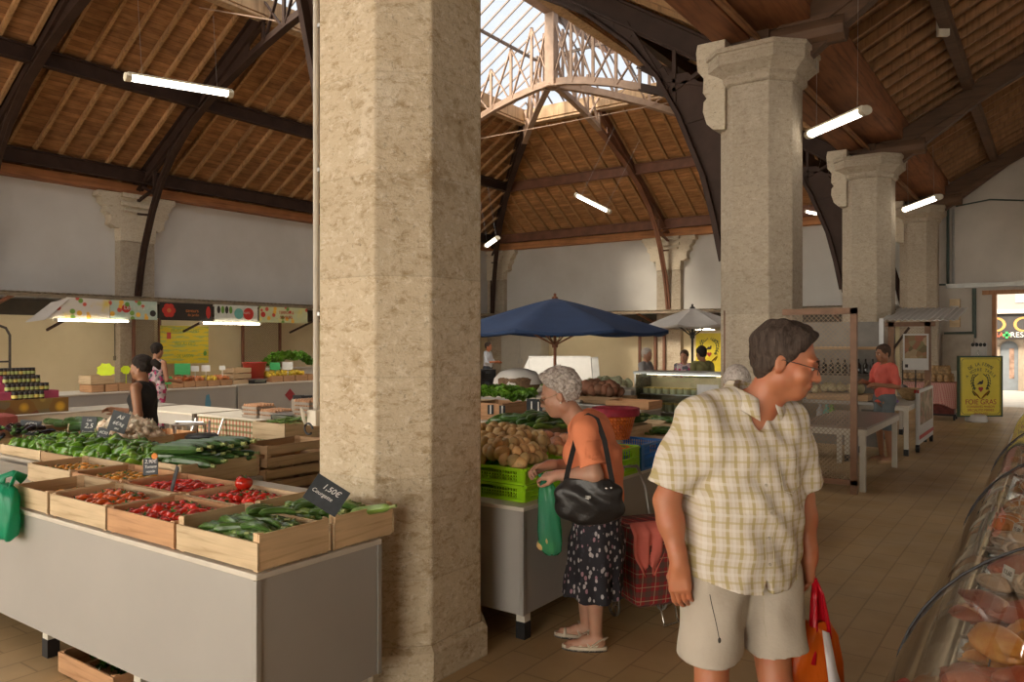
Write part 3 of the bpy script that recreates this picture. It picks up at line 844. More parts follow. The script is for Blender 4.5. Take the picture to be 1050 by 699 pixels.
def market_table(name, label, x0, x1, y0, y1, h, skirt=None, m=None, leg=0.06, foot=True, mt=None, bot=0.157, legs=None, edge=True):
    t = thing(name, label, 'table', ((x0+x1)/2, (y0+y1)/2, 0)); sx = x1 - x0; sy = y1 - y0; m = m or M_white
    mb = MB(); mb.box((0, 0, h - 0.0125), (sx + .012, sy + .012, 0.025)); mb.build('table_top', mt or M_top, t, bevel=0.004)
    zb = bot if skirt is None else h - skirt
    for s in (-1, 1):
        mb = MB(); mb.box((0, 0, 0), (sx - .02, 0.016, h - .026 - zb)); mb.build('side_panel', m, t, loc=(0, s * (sy/2 - .010), (h - .026 + zb)/2))
        mb = MB(); mb.box((0, 0, 0), (0.016, sy - .04, h - .026 - zb)); mb.build('end_panel', m, t, loc=(s * (sx/2 - .010), 0, (h - .026 + zb)/2))
    if edge:
        for a in (-1, 1):
            for b in (-1, 1): mb = MB(); mb.box((a*(sx/2-.006), b*(sy/2-.006), (h - .026 + zb)/2), (.022, .022, h - .026 - zb)); mb.build('corner_trim', M_whitee, t)
    for (lx, ly) in (legs or [(a*(sx/2 - .06), b*(sy/2 - .06)) for a in (-1, 1) for b in (-1, 1)]):
        zl = .10 if foot else 0; mb = MB(); mb.box((lx, ly, (h - .03 + zl)/2), (leg, leg, h - .03 - zl)); l = mb.build('leg', M_legw, t)
        if foot:
            mb = MB(); mb.box((lx, ly, .05), (leg*1.08, leg*1.08, .10)); mb.build('foot', M_black, l)
    return t
# ================================================================ front left stall
STX0, STX1 = -7.2, -2.66
t = market_table('market_stall_table', 'long white panelled stall counter in the foreground carrying the tomato and courgette crates', STX0, STX1, 1.965, 2.665, 0.80,
                 legs=[(-4.58 + 4.93, -.285), (-3.63 + 4.93, -.285), (-2.74 + 4.93, -.285), (-2.74 + 4.93, .285), (-5.6 + 4.93, -.285), (-4.58 + 4.93, .285), (-6.9 + 4.93, -.3), (-6.9 + 4.93, .3)])
t2 = market_table('market_table', 'white stall table behind the front counter under the peppers and cucumbers', -8.6, -4.57, 2.80, 3.42, 0.80)
t3 = market_table('market_table', 'white stall table carrying the garlic in front of the woman vendor', -8.6, -5.9, 3.45, 4.02, 0.80)
CW, CD = 0.583, 0.392
def cr(xc, yc, label, wk, z=0.80, slats=1, sx=CW, sy=CD, h=0.125, rz=0, name='wooden_crate', group=None, he=0):
    c = crate(name, label, sx, sy, h, wk, slats, group, he=he); c.location = (xc, yc, z); c.rotation_euler.z = rz; return c
ya, yb = 2.165, 2.57
xC, xB, xA, xZ = -2.955, -3.56, -4.165, -4.70
cr(xC, ya, 'pale crate of courgettes at the near right corner of the front counter', 1, he=.032)
cr(xC, yb, 'pale crate of courgettes against the foreground pillar, holding the big price slate', 1, he=.032)
cr(xB, ya, 'reddish crate of red tomatoes at the front edge beside the near courgette crate', 2)
cr(xB, yb, 'crate of red tomatoes in the second row behind the reddish crate', 1)
cr(xA, ya, 'pale crate of large orange-red tomatoes at the front edge of the counter', 1)
cr(xA, yb, 'crate of red tomatoes in the second row under the small price slate', 2)
cr(xZ, ya, 'pale crate beside the green plastic bag at the front edge', 1, sx=.42)
cr(-4.78, yb, 'crate of yellow tomatoes in the second row', 2)
cr(-5.40, yb, 'second-row crate of yellow tomatoes next to the left edge', 1)
zs = [p_courgette(.165, .018, .010, 1), p_courgette(.18, .017, .022, 2), p_courgette(.15, .019, .006, 3), p_courgette(.17, .018, .014, 4, M_zucl), p_courgette(.16, .02, .01, 5)]
heap(zs, xC - .195, xC + .175, ya - .14, ya + .15, .885, .93, 100, 'dark green courgette in the crate at the near right corner', 'courgettes in the near corner crate', 'long', seed=3, r=.02, axis=.15, tilt=.30)
heap(zs[:2] + zs[3:], xC - .20, xC + .175, yb - .14, yb + .15, .885, .935, 80, 'dark green courgette in the crate against the foreground pillar', 'courgettes in the crate by the pillar', 'long', seed=4, r=.02, axis=.5, tilt=.4)
for k, (dx, dy, a) in enumerate(((-.02, .08, 1.25), (.04, .1, 1.0), (-.1, .1, 1.9))):
    zs[1].put((xC + dx, ya + dy, .965), (.3, .05, a), 'curved courgette lying across the top of the near courgette crate', 'crossing courgettes on top')
zs[3].put((xC + .30, yb + .02, .95), (0, -.2, .35), 'light green courgette poking over the rim of the crate by the pillar', None, 1.25)
tr = [p_tomato(.036), p_tomato(.039, lobes=5), p_tomato(.033)]
to = [p_tomato(.046, M_tomo, 5), p_tomato(.042, M_tomo)]
ty = [p_tomato(.034, M_tomy)]
heap(tr, xB - .26, xB + .26, ya - .15, ya + .15, .865, .90, 46, 'red tomato in the reddish crate at the front edge', 'tomatoes in the reddish crate', 'up', seed=5, r=.022, jit=.2)
heap(tr, xB - .26, xB + .26, yb - .15, yb + .15, .865, .90, 46, 'red tomato in the second-row crate behind the reddish one', 'tomatoes in the second row crate', 'up', seed=6, r=.022, jit=.2)
heap(tr, xA - .26, xA + .26, yb - .15, yb + .15, .865, .89, 50, 'red tomato in the crate under the small price slate', 'tomatoes under the small slate', 'any', seed=7, r=.02, jit=.18)
heap(to, xA - .24, xA + .24, ya - .13, ya + .13, .855, .895, 30, 'large orange-red tomato in the pale front crate', 'large orange-red tomatoes', 'up', seed=8, r=.02, jit=.12)
heap(ty, xZ - .17, xZ + .17, ya - .15, ya + .15, .835, .84, 20, 'yellow tomato in the crate beside the green bag', 'yellow tomatoes by the bag', 'up', seed=9, r=.01, jit=.12)
heap(ty, -4.78 - .25, -4.78 + .25, yb - .15, yb + .15, .865, .88, 32, 'yellow-orange tomato in the second-row crate', 'yellow tomatoes in the second row', 'up', seed=10, r=.01, jit=.12)
heap(ty, -5.40 - .25, -5.40 + .25, yb - .15, yb + .15, .865, .88, 28, 'yellow-orange tomato in the leftmost second-row crate', 'yellow tomatoes at the left edge', 'up', seed=11, r=.01, jit=.12)
tr[1].put((-3.72, 2.66, .955), (.2, .2, 1), 'large red tomato sitting on top of the second-row crate of red tomatoes', None, 1.25)

# row three: cucumbers, peppers, aubergines, garlic
M_cuc = prodmat('cucumber_skin', (0.035, 0.095, 0.02), 0.3, 0.3, streak=True)
cr(-4.82, 3.115, 'deep pale crate heaped with cucumbers behind the tomato crates', 1, sx=.46, sy=.60, h=.15, slats=1)
cu = [p_courgette(.30, .030, .008, 21, M_cuc, name='cucumber', cat='cucumber'), p_courgette(.28, .028, .02, 22, M_cuc, name='cucumber', cat='cucumber')]
heap(cu, -4.98, -4.66, 2.90, 3.34, .93, .985, 22, 'dark green cucumber heaped in the deep pale crate', 'cucumbers in the deep crate', 'long', seed=12, r=.02, axis=.35, tilt=.16, sc=(.9, 1.15))
for k in range(6):
    cu[k % 2].put((-4.80 + .01 * k, 2.90 + .075 * k, 1.03 + .008 * (k % 3)), (0, -.03, .30 + .05 * (k % 3)), 'dark green cucumber lying on top of the cucumber heap', 'topmost cucumbers', 1.25)
for k in range(3):
    cr(-5.42 - .74 * k, 3.115, ['crate of green peppers next to the cucumber crate', 'middle crate of green peppers on the table behind the counter', 'crate of green peppers furthest along the table'][k], (1, 3, 1)[k], sx=.72, sy=.60, h=.085)
pp = [p_pepper(.052, .11, None, 1), p_pepper(.045, .13, M_pepl, 2), p_pepper(.058, .105, None, 3), p_pepper(.05, .12, None, 4), p_pepper(.052, .115, None, 5)]
heap(pp, -7.26, -5.12, 2.86, 3.38, .865, .93, 150, 'glossy green pepper in the heap behind the tomato crates', 'green peppers', 'any', seed=13, r=.05, jit=.3)
cr(-7.80, 3.115, 'crate of glossy aubergines at the left edge', 3, sx=.62, sy=.6, h=.10)
au = [p_aubergine(), p_aubergine(.17, .03)]
heap(au, -8.04, -7.54, 2.9, 3.36, .89, .97, 22, 'glossy black aubergine at the left edge behind the peppers', 'aubergines', 'long', seed=14, r=.03, axis=-.7, tilt=.4)
ga = [p_garlic(.038), p_garlic(.033)]
cr(-6.95, 3.735, 'crate holding the pale heap of garlic', 1, sx=.7, sy=.5, h=.09)
heap(ga, -7.26, -6.62, 3.52, 3.94, .87, 1.02, 90, 'pale garlic bulb heaped in front of the woman vendor', 'garlic bulbs', 'up', seed=15, r=.04, jit=.25)
heap(ga, -7.10, -6.78, 3.62, 3.84, .97, 1.06, 16, 'pale garlic bulb heaped in front of the woman vendor', 'garlic bulbs', 'up', seed=16, r=.04, jit=.3)
cr(-7.85, 3.735, 'crate of long dark cucumbers behind the peppers at the left', 3, sx=.9, sy=.5, h=.10)
heap(cu, -8.15, -7.5, 3.54, 3.9, .90, .97, 20, 'long dark green cucumber behind the peppers at the left', 'cucumbers behind the peppers', 'long', seed=17, r=.03, axis=.2, tilt=.15)
cr(-5.98, 3.95 - .0, 'small pale crate beside the garlic', 1, sx=.2, sy=.1, h=.08) if False else None

# slates
text_sz = .05
sign_board('price_slate', 'large tilted slate with chalk price standing in the courgette crate against the pillar', at(335, 508, 3.37), .165, .122, (R(-22), R(33), FACE + R(4)), [('1,50€', .036, .006, .026), ('Courgette', .024, -.018, -.008)])
sign_board('price_slate', 'small slate with an orange sticker standing on the second-row tomato crates', at(154.5, 478.5, 4.62), .088, .10, (R(-10), R(-4), FACE), [('2,90€', .03, 0, .028), ('Tomate', .023, 0, -.002), ('ronde', .022, 0, -.03)])
o = MB(); o.tube([(0, -.003, 0), (0, .003, 0)], .018, 14); s = tag(o.build('round_sticker', plain('orange_label', (.8, .25, .02), .5), loc=at(158.5, 468, 4.60)), 'round orange price sticker at the top of the small slate', 'sticker'); s.rotation_euler = (0, 0, FACE)
s = sign_board('price_slate', 'slate seen edge-on from behind with a pale clip between tomato crates', at(179, 491, 4.30), .13, .135, (R(-14), R(0), FACE - R(62)), [])
mb = MB(); mb.box((0, .006, 0), (.02, .006, .13)); mb.build('clip', M_chalk, s)
for px, py, d, w_, h_, ln, lab, rr in (
    (31, 439, 7.3, .20, .14, [('4€50', .05, 0, .03), ('Aubergine', .032, 0, -.03)], 'slate with chalk price standing in the aubergines at the left edge', 4),
    (91, 437, 6.7, .13, .16, [('Les', .03, 0, .05), ('2,5', .06, 0, 0), ('Concombre', .022, 0, -.05)], 'upright slate behind the cucumbers at the left', 3),
    (105, 447, 6.2, .09, .12, [('4€50', .032, 0, .025), ('Poivron', .022, 0, -.015)], 'narrow slate leaning over the green peppers', 14),
    (122, 433, 6.45, .15, .17, [('Ail', .05, 0, .04), ('6€/kg', .04, 0, -.015), ('sec', .03, 0, -.055)], 'slate with chalk price leaning behind the garlic heap', 16)):
    sign_board('price_slate', lab, at(px, py, d), w_, h_, (R(-8), R(rr), FACE), ln, stick=.22)
o = MB(); o.bar((0, 0, -.14), (.03, 0, .12), .012, .006); tag(o.build('wooden_stake', M_w1, loc=at(67, 449, 6.6)), 'bare pale wooden label stake standing among the peppers', 'stake').rotation_euler = (0, 0, FACE)

# green carrier bag hanging at the left front
M_gbag = film('green_bag_plastic', (0.02, 0.42, 0.22), 0.12, 0.28)
t = thing('plastic_bag', 'green plastic carrier bag hanging over the front edge of the counter at the left', 'bag', (-4.83, 1.895, .83))
mb = MB(); rs = []; q = random.Random(3)
for i, (z, w_, dpt) in enumerate(((.115, .14, .03), (.09, .19, .05), (.05, .22, .055), (0, .235, .05), (-.06, .23, .055), (-.12, .22, .06), (-.17, .20, .055), (-.19, .16, .03))):
    rs.append([(w_/2*math.cos(a) * (1 + .08*math.sin(5*a+i)), -.0 + dpt*math.sin(a)*(1 + .25*math.sin(7*a + i*.7)), z + .006*math.sin(4*a)) for a in [2*PI*j/28 for j in range(28)]])
mb.rings(rs); mb.build('bag_body', M_gbag, t, smooth=True)
for s in (-1, 1):
    mb = MB(); mb.tube([(s*.05, .0, .08), (s*.07, .02, .15), (s*.02, .05, .17), (s*.0, .10, .13)], [.022, .018, .018, .03], 8, flat=.4); mb.build('handle', M_gbag, t, smooth=True)
# slatted crate stacks beside the pillar
def stack(xc, yc, n, hh, sx, sy, wk, labf, z0=0, grp=None):
    base = crate('wooden_crate', labf(0), sx, sy, hh - .012, wk, 2, grp); base.location = (xc, yc, z0)
    for k in range(1, n): dup(base, (xc + rnd.uniform(-.006, .006), yc + rnd.uniform(-.008, .008), z0 + k * hh), rnd.uniform(-.015, .015), labf(k))
    return base
names = ['bottom', 'second', 'third', 'fourth', 'fifth', 'topmost']
stack(-4.70, 3.70, 6, .170, .34, .54, 3, lambda k: 'empty slatted crate in the stack left of the foreground pillar, %s of six' % names[k])
stack(-5.36, 4.36, 6, .152, .40, .54, 3, lambda k: 'slatted crate in the stack below the crate of green beans, %s of six' % names[k])
cr(-5.36, 4.36, 'pale crate of green beans on top of the rear stack beside the pillar', 1, z=.925, sx=.42, sy=.58, h=.145)
bn = MB(); bn.tube([(-.06, 0, 0), (-.02, .006, 0), (.03, .006, 0), (.065, -.002, 0)], [.001, .0045, .0045, .001], 5); bo = bn.build('green_bean', M_bean, smooth=True); bo['category'] = 'green bean'
heap([Proto(bo)], -5.53, -5.19, 4.12, 4.6, 1.045, 1.085, 130, 'thin green bean in the pale crate on the rear stack', 'green beans', 'long', seed=18, r=.02, jit=.4, tilt=1.0)
# crate under the counter
cr(-4.02, 2.12, 'wooden crate with greens pushed under the front counter', 2, z=0.0, sx=.56, sy=.36, h=.115)
heap([p_leafy(.06, M_pep, 'leafy_greens', 8, 'greens', .35)], -4.24, -3.8, 2.02, 2.24, .05, .06, 12, 'dark leafy greens in the crate under the front counter', 'greens under the counter', 'up', seed=19)
# paper sheet
mb = MB(); mb.box((0, 0, 0), (.55, .32, .004)); tag(mb.build('paper_sheet', plain('newsprint', (.55, .53, .48), .8, var=.2, scale=30), loc=(-4.2, 3.0, .81)), 'grey paper sheet lying beside the cucumber crate', 'paper').location = (-4.22, 2.9, .805)
t4 = market_table('market_table', 'small white table with a paper sheet squeezed between counter and crate stack', -4.53, -3.62, 2.80, 3.3, 0.80)

# conduit and junction box on the foreground pillar
t = thing('conduit_pipe', 'grey conduit running up the left side of the foreground pillar', 'pipe', (-3.372, 2.880, 0))
mb = MB(); mb.tube([(0, 0, 1.32), (0, 0, 5.2)], .016, 10); mb.build('pipe', plain('grey_conduit', (.50, .46, .40), .6), t, smooth='auto')
for z in (1.9, 2.7, 3.5): mb = MB(); mb.box((.008, 0.01, z), (.05, .03, .02)); mb.build('clip', M_metal, t)
t = thing('junction_box', 'pale grey socket box with open lid and cable loop on the foreground pillar', 'socket', (-3.345, 2.835, 1.33))
M_jb = plain('aged_white_plastic', (.60, .55, .45), .5)
mb = MB(); mb.box((.02, 0, 0), (.075, .06, .085)); mb.build('box', M_jb, t, bevel=.005)
mb = MB(); mb.box((-.045, -.03, .01), (.075, .012, .075), (.2, .3, -.5)); mb.build('lid', M_jb, t, bevel=.003)
mb = MB(); mb.tube([(.0 + .032*math.cos(a), -.03, -.06 + .03*math.sin(a)) for a in [i*2*PI/16 for i in range(15)]], .006, 6); mb.build('cable', M_black, t)
# ================================================================ stall behind the pillar (potatoes) and centre of the hall
SX1 = -2.53
t = market_table('market_stall_table', 'long white panelled stall beside the elderly woman, carrying green and blue plastic crates', -4.15, SX1, 3.69, 7.6, 0.785,
                 legs=[(.76, -1.88), (-.7, -1.88), (.76, 1.85), (-.7, 1.85), (.76, 0)])
M_lime = plain('lime_green_plastic', (0.33, 0.64, 0.012), 0.35, var=0.08)
M_blue = plain('blue_plastic', (0.02, 0.17, 0.52), 0.35, var=0.08)
def pc(xc, yc, z, label, m, sx=.60, sy=.40, h=.10, rz=0):
    c = pcrate('plastic_crate', label, sx, sy, h, m); c.location = (xc, yc, z); c.rotation_euler.z = rz; return c
pc(-2.895, 4.0, .785, 'lower lime green plastic crate at the near corner of the potato stall', M_lime)
pc(-2.895, 4.0, .887, 'upper lime green plastic crate heaped with potatoes beside the elderly woman', M_lime)
pc(-3.52, 4.0, .785, 'lime green plastic crate half hidden by the pillar, lower of two', M_lime)
pc(-3.52, 4.0, .887, 'lime green plastic crate of potatoes half hidden by the pillar, upper of two', M_lime)
po = [p_potato(1, .043), p_potato(2, .038), p_potato(3, .047), p_potato(4, .041)]
heap(po, -3.17, -2.66, 3.86, 4.18, .965, 1.10, 62, 'light brown potato heaped in the lime green crate', 'potatoes', 'any', seed=31, r=.03, jit=.25)
heap(po, -3.8, -3.22, 3.86, 4.18, .965, 1.08, 50, 'light brown potato heaped in the lime green crate', 'potatoes', 'any', seed=32, r=.03, jit=.25)
heap(po, -3.5, -2.75, 4.0, 4.5, 1.0, 1.14, 60, 'light brown potato heaped in the lime green crate', 'potatoes', 'any', seed=33, r=.03, jit=.25)
pc(-3.2, 4.43, .785, 'lime green plastic crate under the back of the potato heap', M_lime, h=.18)
# mesh bag of potatoes beside the woman
t = thing('mesh_bag', 'net bag of yellow and red fruit lying behind the potatoes', 'bag', (-2.86, 4.62, 1.0))
fm = plain('netted_fruit', (0.55, 0.24, 0.13), .5, var=.5, scale=14)
mb = MB(); q = random.Random(5)
for k in range(9): mb.ell((q.uniform(-.10, .10), q.uniform(-.06, .06), q.uniform(0, .07)), (.052, .05, .05), 12, 8)
mb.build('fruit', fm, t, smooth=True)
pc(-2.95, 5.0, .785, 'lime green crate with carrots beside the blue crate', M_lime, sx=.86, sy=.38, h=.195)
ca = [p_courgette(.16, .016, .004, 8, M_carrot, 'carrot', 'carrot')]
heap(ca, -3.1, -2.62, 4.88, 5.14, .95, .985, 26, 'orange carrot in the lime green crate behind the elderly woman', 'carrots', 'long', seed=34, r=.015, axis=.3, tilt=.4)
pc(-2.95, 5.43, .785, 'blue plastic crate on the stall edge behind the elderly woman', M_blue, sx=.86, sy=.42, h=.195)
cuc2 = cu
pc(-3.75, 4.95, .785, 'lime green crate at the back of the potato stall under dark courgettes', M_lime, sx=.66, sy=.6, h=.2)
heap(zs, -4.05, -3.42, 5.3, 5.9, 1.02, 1.10, 46, 'very dark courgette heaped at the back of the potato stall', 'courgettes behind the potatoes', 'long', seed=35, r=.03, axis=1.2, tilt=.4, sc=(1.1, 1.4))
cr(-3.78, 5.6, 'brown wooden crate of dark courgettes at the back of the potato stall', 3, z=.785, sx=.72, sy=.66, h=.24)
heap(cu, -3.3, -2.98, 5.75, 6.2, 1.05, 1.12, 24, 'dark cucumber heaped beside the orange basket', 'cucumbers by the orange basket', 'long', seed=36, r=.03, axis=1.0, tilt=.3)
cr(-3.12, 5.97, 'pale crate of cucumbers behind the elderly woman', 1, z=.785, sx=.4, sy=.6, h=.24)
cr(-2.74, 6.35, 'pale wooden crate past the blue crate on the stall edge', 1, z=.785, sx=.42, sy=.56, h=.16)
cr(-2.80, 6.95, 'pale wooden crate of dark courgettes furthest along the potato stall', 1, z=.785, sx=.46, sy=.6, h=.2)
heap(zs, -2.95, -2.65, 6.1, 6.5, .93, .97, 16, 'dark courgette in the pale crate past the blue crate', 'courgettes past the blue crate', 'long', seed=37, r=.02, axis=.4, tilt=.5)
heap(zs, -2.98, -2.62, 6.72, 7.18, .97, 1.02, 18, 'dark courgette in the furthest crate of the potato stall', 'courgettes in the furthest crate', 'long', seed=38, r=.02, axis=.4, tilt=.5)
# orange basket with red liner
t = thing('basket', 'orange woven plastic basket with a dark red liner on the potato stall', 'basket', (-2.64 - .25, 6.0 - .02, 1.03))
t.location = at(631, 450, 6.2); t.scale = (1.25,) * 3
nb = NT('orange_basket'); v = nb.co('Object'); sx_ = nb.sep(v)
ang = nb.math('ARCTAN2', sx_[1], sx_[0]); w1 = nb.math('SINE', nb.math('MULTIPLY', ang, 34)); w2 = nb.math('SINE', nb.math('MULTIPLY', sx_[2], 260))
nb.col(nb.ramp(nb.math('MULTIPLY', w1, w2), [(0.0, (.75, .13, .01)), (.6, (.9, .22, .02))])); nb.bump(nb.math('ADD', w1, w2), .6, .006); M_bask = nb.set(Roughness=.45)
mb = MB(); mb.lathe([(.075, 0), (.09, 0.002), (.135, .17), (.142, .18), (.132, .178), (.085, .01), (.01, .01)], 40, cap=False); mb.build('basket_body', M_bask, t, smooth='auto')
M_dred = plain('dark_red_cloth', (.32, .015, .035), .7, var=.3, scale=20)
mb = MB(); mb.lathe([(.01, .15), (.09, .16), (.128, .185), (.150, .20), (.153, .165), (.149, .15)], 40, cap=False, lobes=13, amp=.02); mb.build('liner', M_dred, t, smooth=True)

# --- second row of the centre stalls
t = market_table('market_table', 'wooden sided table behind the courgettes carrying the lettuce crates', -6.55, -4.9, 7.1, 8.3, .82, skirt=.25, m=M_w3, mt=M_top, edge=False)
def zone(px, py, z, *a, **k): pass
def P2(px, Y): 
    t_ = (px - 525) / FOC; return (FX + RX * t_) / (FY + RY * t_) * Y
lt = [p_leafy(.13, M_leaf, 'lettuce', 1), p_leafy(.12, M_leaf, 'lettuce', 2)]
for k, (x, lab) in enumerate(((P2(482, 7.5), 'wooden crate of lettuces half hidden by the foreground pillar'), (P2(512, 7.5), 'wooden crate of lettuces with black price tags in front'))):
    cr(x, 7.5, lab, 2 if k else 1, z=.82, sx=.46, sy=.5, h=.2)
heap(lt, P2(478, 7.6), P2(538, 7.6), 7.35, 7.95, 1.02, 1.10, 26, 'bright green lettuce heaped in the crates by the foreground pillar', 'lettuces', 'up', seed=41, r=.03, jit=.3)
for px, lab, w_ in ((503, 'small black price tag with a white clip in front of the lettuces', .07), (515, 'small black price tag between the courgettes and lettuces', .07), (545, 'black upright price tag beside the elderly woman\'s glasses', .11), (552, 'second black price tag beside the elderly woman\'s face', .09)):
    s = sign_board('price_tag', lab, (P2(px, 7.22), 7.22, .95 if w_ < .08 else 1.02), w_, .16 if w_ > .08 else .11, (R(-5), 0, FACE), [], cat='price tag', stick=.13 if w_ > .08 else None)
    mb = MB(); mb.box((.0, -.006, 0), (.016, .004, .10)); mb.build('clip', M_chalk, s)
mb = MB(); mb.box((0, 0, .01), (.9, .6, .02))
cr(P2(575, 7.4), 7.4, 'dark tray behind the elderly woman\'s head', 3, z=.82, sx=.7, sy=.5, h=.12)
# flat scale
def scale(loc, rz, label):
    t = thing('market_scale', label, 'scale', loc, rz)
    mb = MB(); mb.box((0, 0, .035), (.34, .28, .07)); mb.build('housing', M_black, t, bevel=.01)
    mb = MB(); mb.box((0, 0, .085), (.38, .28, .012)); mb.build('weighing_plate', M_metal, t, bevel=.004)
    mb = MB(); mb.box((0, -.15, .05), (.24, .02, .04), (.5, 0, 0)); mb.build('display', plain('grey_lcd', (.2, .22, .18), .3), t)
    return t
scale((P2(535, 7.25), 7.25, .82), FACE, 'grey topped market scale beside the lettuce crates')
# brown basket with white cloth
t = thing('bread_basket', 'rounded brown basket under a white cloth on the stall behind the lettuces', 'basket', (P2(531, 9.5), 9.5, .95))
M_wick = plain('brown_wicker', (.16, .09, .045), .7, var=.4, scale=30, bump=.4, bscale=60)
mb = MB(); mb.lathe([(.10, 0), (.26, .03), (.33, .13), (.32, .24), (.22, .31), (.03, .33)], 28); mb.build('basket_body', M_wick, t, smooth=True)
M_cloth = plain('white_cloth', (.66, .63, .60), .85, var=.05, bump=.3, bscale=8)
mb = MB(); mb.lathe([(.375, .16), (.36, .24), (.27, .34), (.12, .385), (.01, .39)], 28, c=(-.02, .05, 0), lobes=5, amp=.03, cap=False); mb.build('cloth_cover', M_cloth, t, smooth=True)
t = market_table('market_table', 'pale table under the bread basket and black crates in the middle of the hall', -9.6, -5.3, 9.1, 10.2, .95, skirt=.2, edge=False)
# black plastic crates stack
M_blkp = plain('black_plastic', (.02, .02, .022), .4)
pc(P2(489, 9.9), 9.85, .95, 'lower black plastic crate at the pillar edge below the man in the white shirt', M_blkp, sx=.5, h=.17)
pc(P2(490, 9.9), 9.85, 1.122, 'upper black plastic crate at the pillar edge below the man in the white shirt', M_blkp, sx=.5, h=.17)
# root vegetable table and steel counters
M_grey = plain('grey_steel_panel', (.36, .35, .33), .4, .3, var=.08)
t = market_table('display_counter', 'grey steel counter behind the elderly woman with a green sticker', P2(590, 9.3), P2(632, 9.3) + .05, 9.0, 9.8, .90, m=M_grey, mt=M_metal)
mb = MB(); mb.box((0, 0, 0), (.34, .012, .17)); tag(mb.build('green_sign', plain('green_card', (.02, .24, .10), .6), loc=(P2(619, 8.98), 8.97, .66)), 'small green card on the grey steel counter behind the elderly woman', 'sign')
M_root = prodmat('sweet_potato_skin', (.24, .11, .065), .7, .35)
ro = [p_potato(11, .07, M_root, 'sweet_potato'), p_potato(12, .08, M_root, 'sweet_potato')]
cr(P2(618, 9.4), 9.4, 'flat crate of brown roots on the grey steel counter', 3, z=.90, sx=.8, sy=.5, h=.10)
heap(ro, P2(600, 9.5), P2(636, 9.5), 9.22, 9.62, 1.02, 1.14, 34, 'brown root vegetable heaped on the grey steel counter', 'brown roots', 'any', seed=43, r=.03)
cr(P2(650, 8.9), 8.9, 'flat wooden tray of leafy vegetables left of the cheese showcase', 2, z=.90, sx=.6, sy=.4, h=.10)
t = market_table('market_table', 'narrow table under the wooden tray left of the cheese showcase', P2(636, 8.9), P2(668, 8.9), 8.6, 9.2, .90, skirt=.2, edge=False)
M_fen = prodmat('fennel_skin', (.62, .66, .45), .5, .15)
fe = [p_potato(14, .07, M_fen, 'fennel_bulb')]
heap(fe, P2(606, 12.2), P2(640, 12.2), 12.0, 12.5, .98, 1.05, 20, 'pale fennel bulb on the far table left of the cheese showcase', 'fennel bulbs', 'any', seed=44, r=.03)
t = market_table('market_table', 'long pale table across the middle of the hall behind the parasol pole', P2(530, 12.2), P2(655, 12.2), 11.9, 12.7, .92, skirt=.3, edge=False)
heap([p_leafy(.12, M_pepl, 'celery_bunch', 9, 'celery')], P2(555, 12.2), P2(600, 12.2), 12.05, 12.5, .92, .94, 12, 'pale green leafy bunch on the table behind the parasol pole', 'pale leafy bunches', 'up', seed=45)
pc(P2(604, 12.1), 12.2, .92, 'flat blue crate on the table behind the elderly woman\'s head', M_blue, sx=.5, h=.08)

# cheese showcase
M_cglass = glass('showcase_glass', (.95, .98, .96), .25)
M_green = plain('pale_green_pot', (.68, .68, .48), .4, var=.15)
M_gold = plain('golden_lid', (.78, .60, .20), .35, var=.15)
x0, x1 = -4.95, -3.56; yc0, yc1 = 10.0 - .62, 10.0
t = thing('cheese_showcase', 'glass refrigerated showcase with two shelves of small pots', 'showcase', ((x0+x1)/2, 10.35, 0))
w_ = x1 - x0; dpt = .6
mb = MB(); mb.box((0, 0, .30), (w_, dpt, .60)); mb.build('base_cabinet', M_grey, t, bevel=.01)
mb = MB(); mb.box((0, -.01, .645), (w_ + .03, dpt + .03, .09)); mb.build('dark_band', plain('dark_brown_band', (.07, .05, .035), .4), t)
mb = MB(); mb.box((0, 0, 1.30), (w_ + .06, dpt, .035)); mb.build('top_plate', plain('grey_blue_top', (.34, .37, .38), .3, .3), t, bevel=.006)
for z in (.74, .99): mb = MB(); mb.box((0, .06, z), (w_ - .03, dpt - .15, .015)); mb.build('shelf', M_metal, t)
mb = MB(); mb.box((0, -dpt/2 + .01, .99), (w_ - .02, .006, .58)); mb.build('front_glass', M_cglass, t)
for s in (-1, 1):
    mb = MB(); mb.box((s * w_ / 2, 0, .99), (.006, dpt - .02, .58)); mb.build('side_glass', M_cglass, t)
    mb = MB(); mb.box((s * w_ / 2, -dpt/2 + .01, .99), (.018, .018, .6)); mb.build('corner_post', M_metal, t)
mb = MB(); mb.box((0, dpt/2 - .02, .97), (w_, .02, .5)); mb.build('back_panel', plain('cream_back', (.5, .42, .28), .5), t)
def pot(name, r, h, mbody, mlid, lab, grp, cat='pot'):
    t = thing(name, lab, cat, group=grp)
    mb = MB(); mb.lathe([(r*.85, 0), (r*.95, .004), (r, h*.85), (r*.97, h*.86)], 14); mb.build('body', mbody, t, smooth='auto')
    mb = MB(); mb.lathe([(r*1.04, h*.84), (r*1.04, h*.98), (r*.9, h)], 14); mb.build('lid', mlid, t, smooth='auto')
    return Proto(t)
mb = MB(); mb.box((0, .0, 1.272), (w_ - .1, .03, .02)); mb.build('added_lamp_strip', emit('added_showcase_glow', (1, .85, .6), 5), t)  # strip added under the top plate to brighten the pots, no lamp seen
pa = pot('yoghurt_pot', .045, .085, M_green, M_gold, 'small pale green pot with golden lid on the upper shelf of the glass showcase', 'pots on the upper showcase shelf')
for k in range(13):
    for r_ in range(2): pa.put((x0 + .08 + k * .105 + rnd.uniform(-.01, .01), 10.25 + r_ * .12, .9985), rnd.uniform(0, 6))
pb = pot('cheese_pot', .052, .12, M_green, M_gold, 'pale green pot with yellow lid on the lower shelf of the glass showcase', 'pots on the lower showcase shelf')
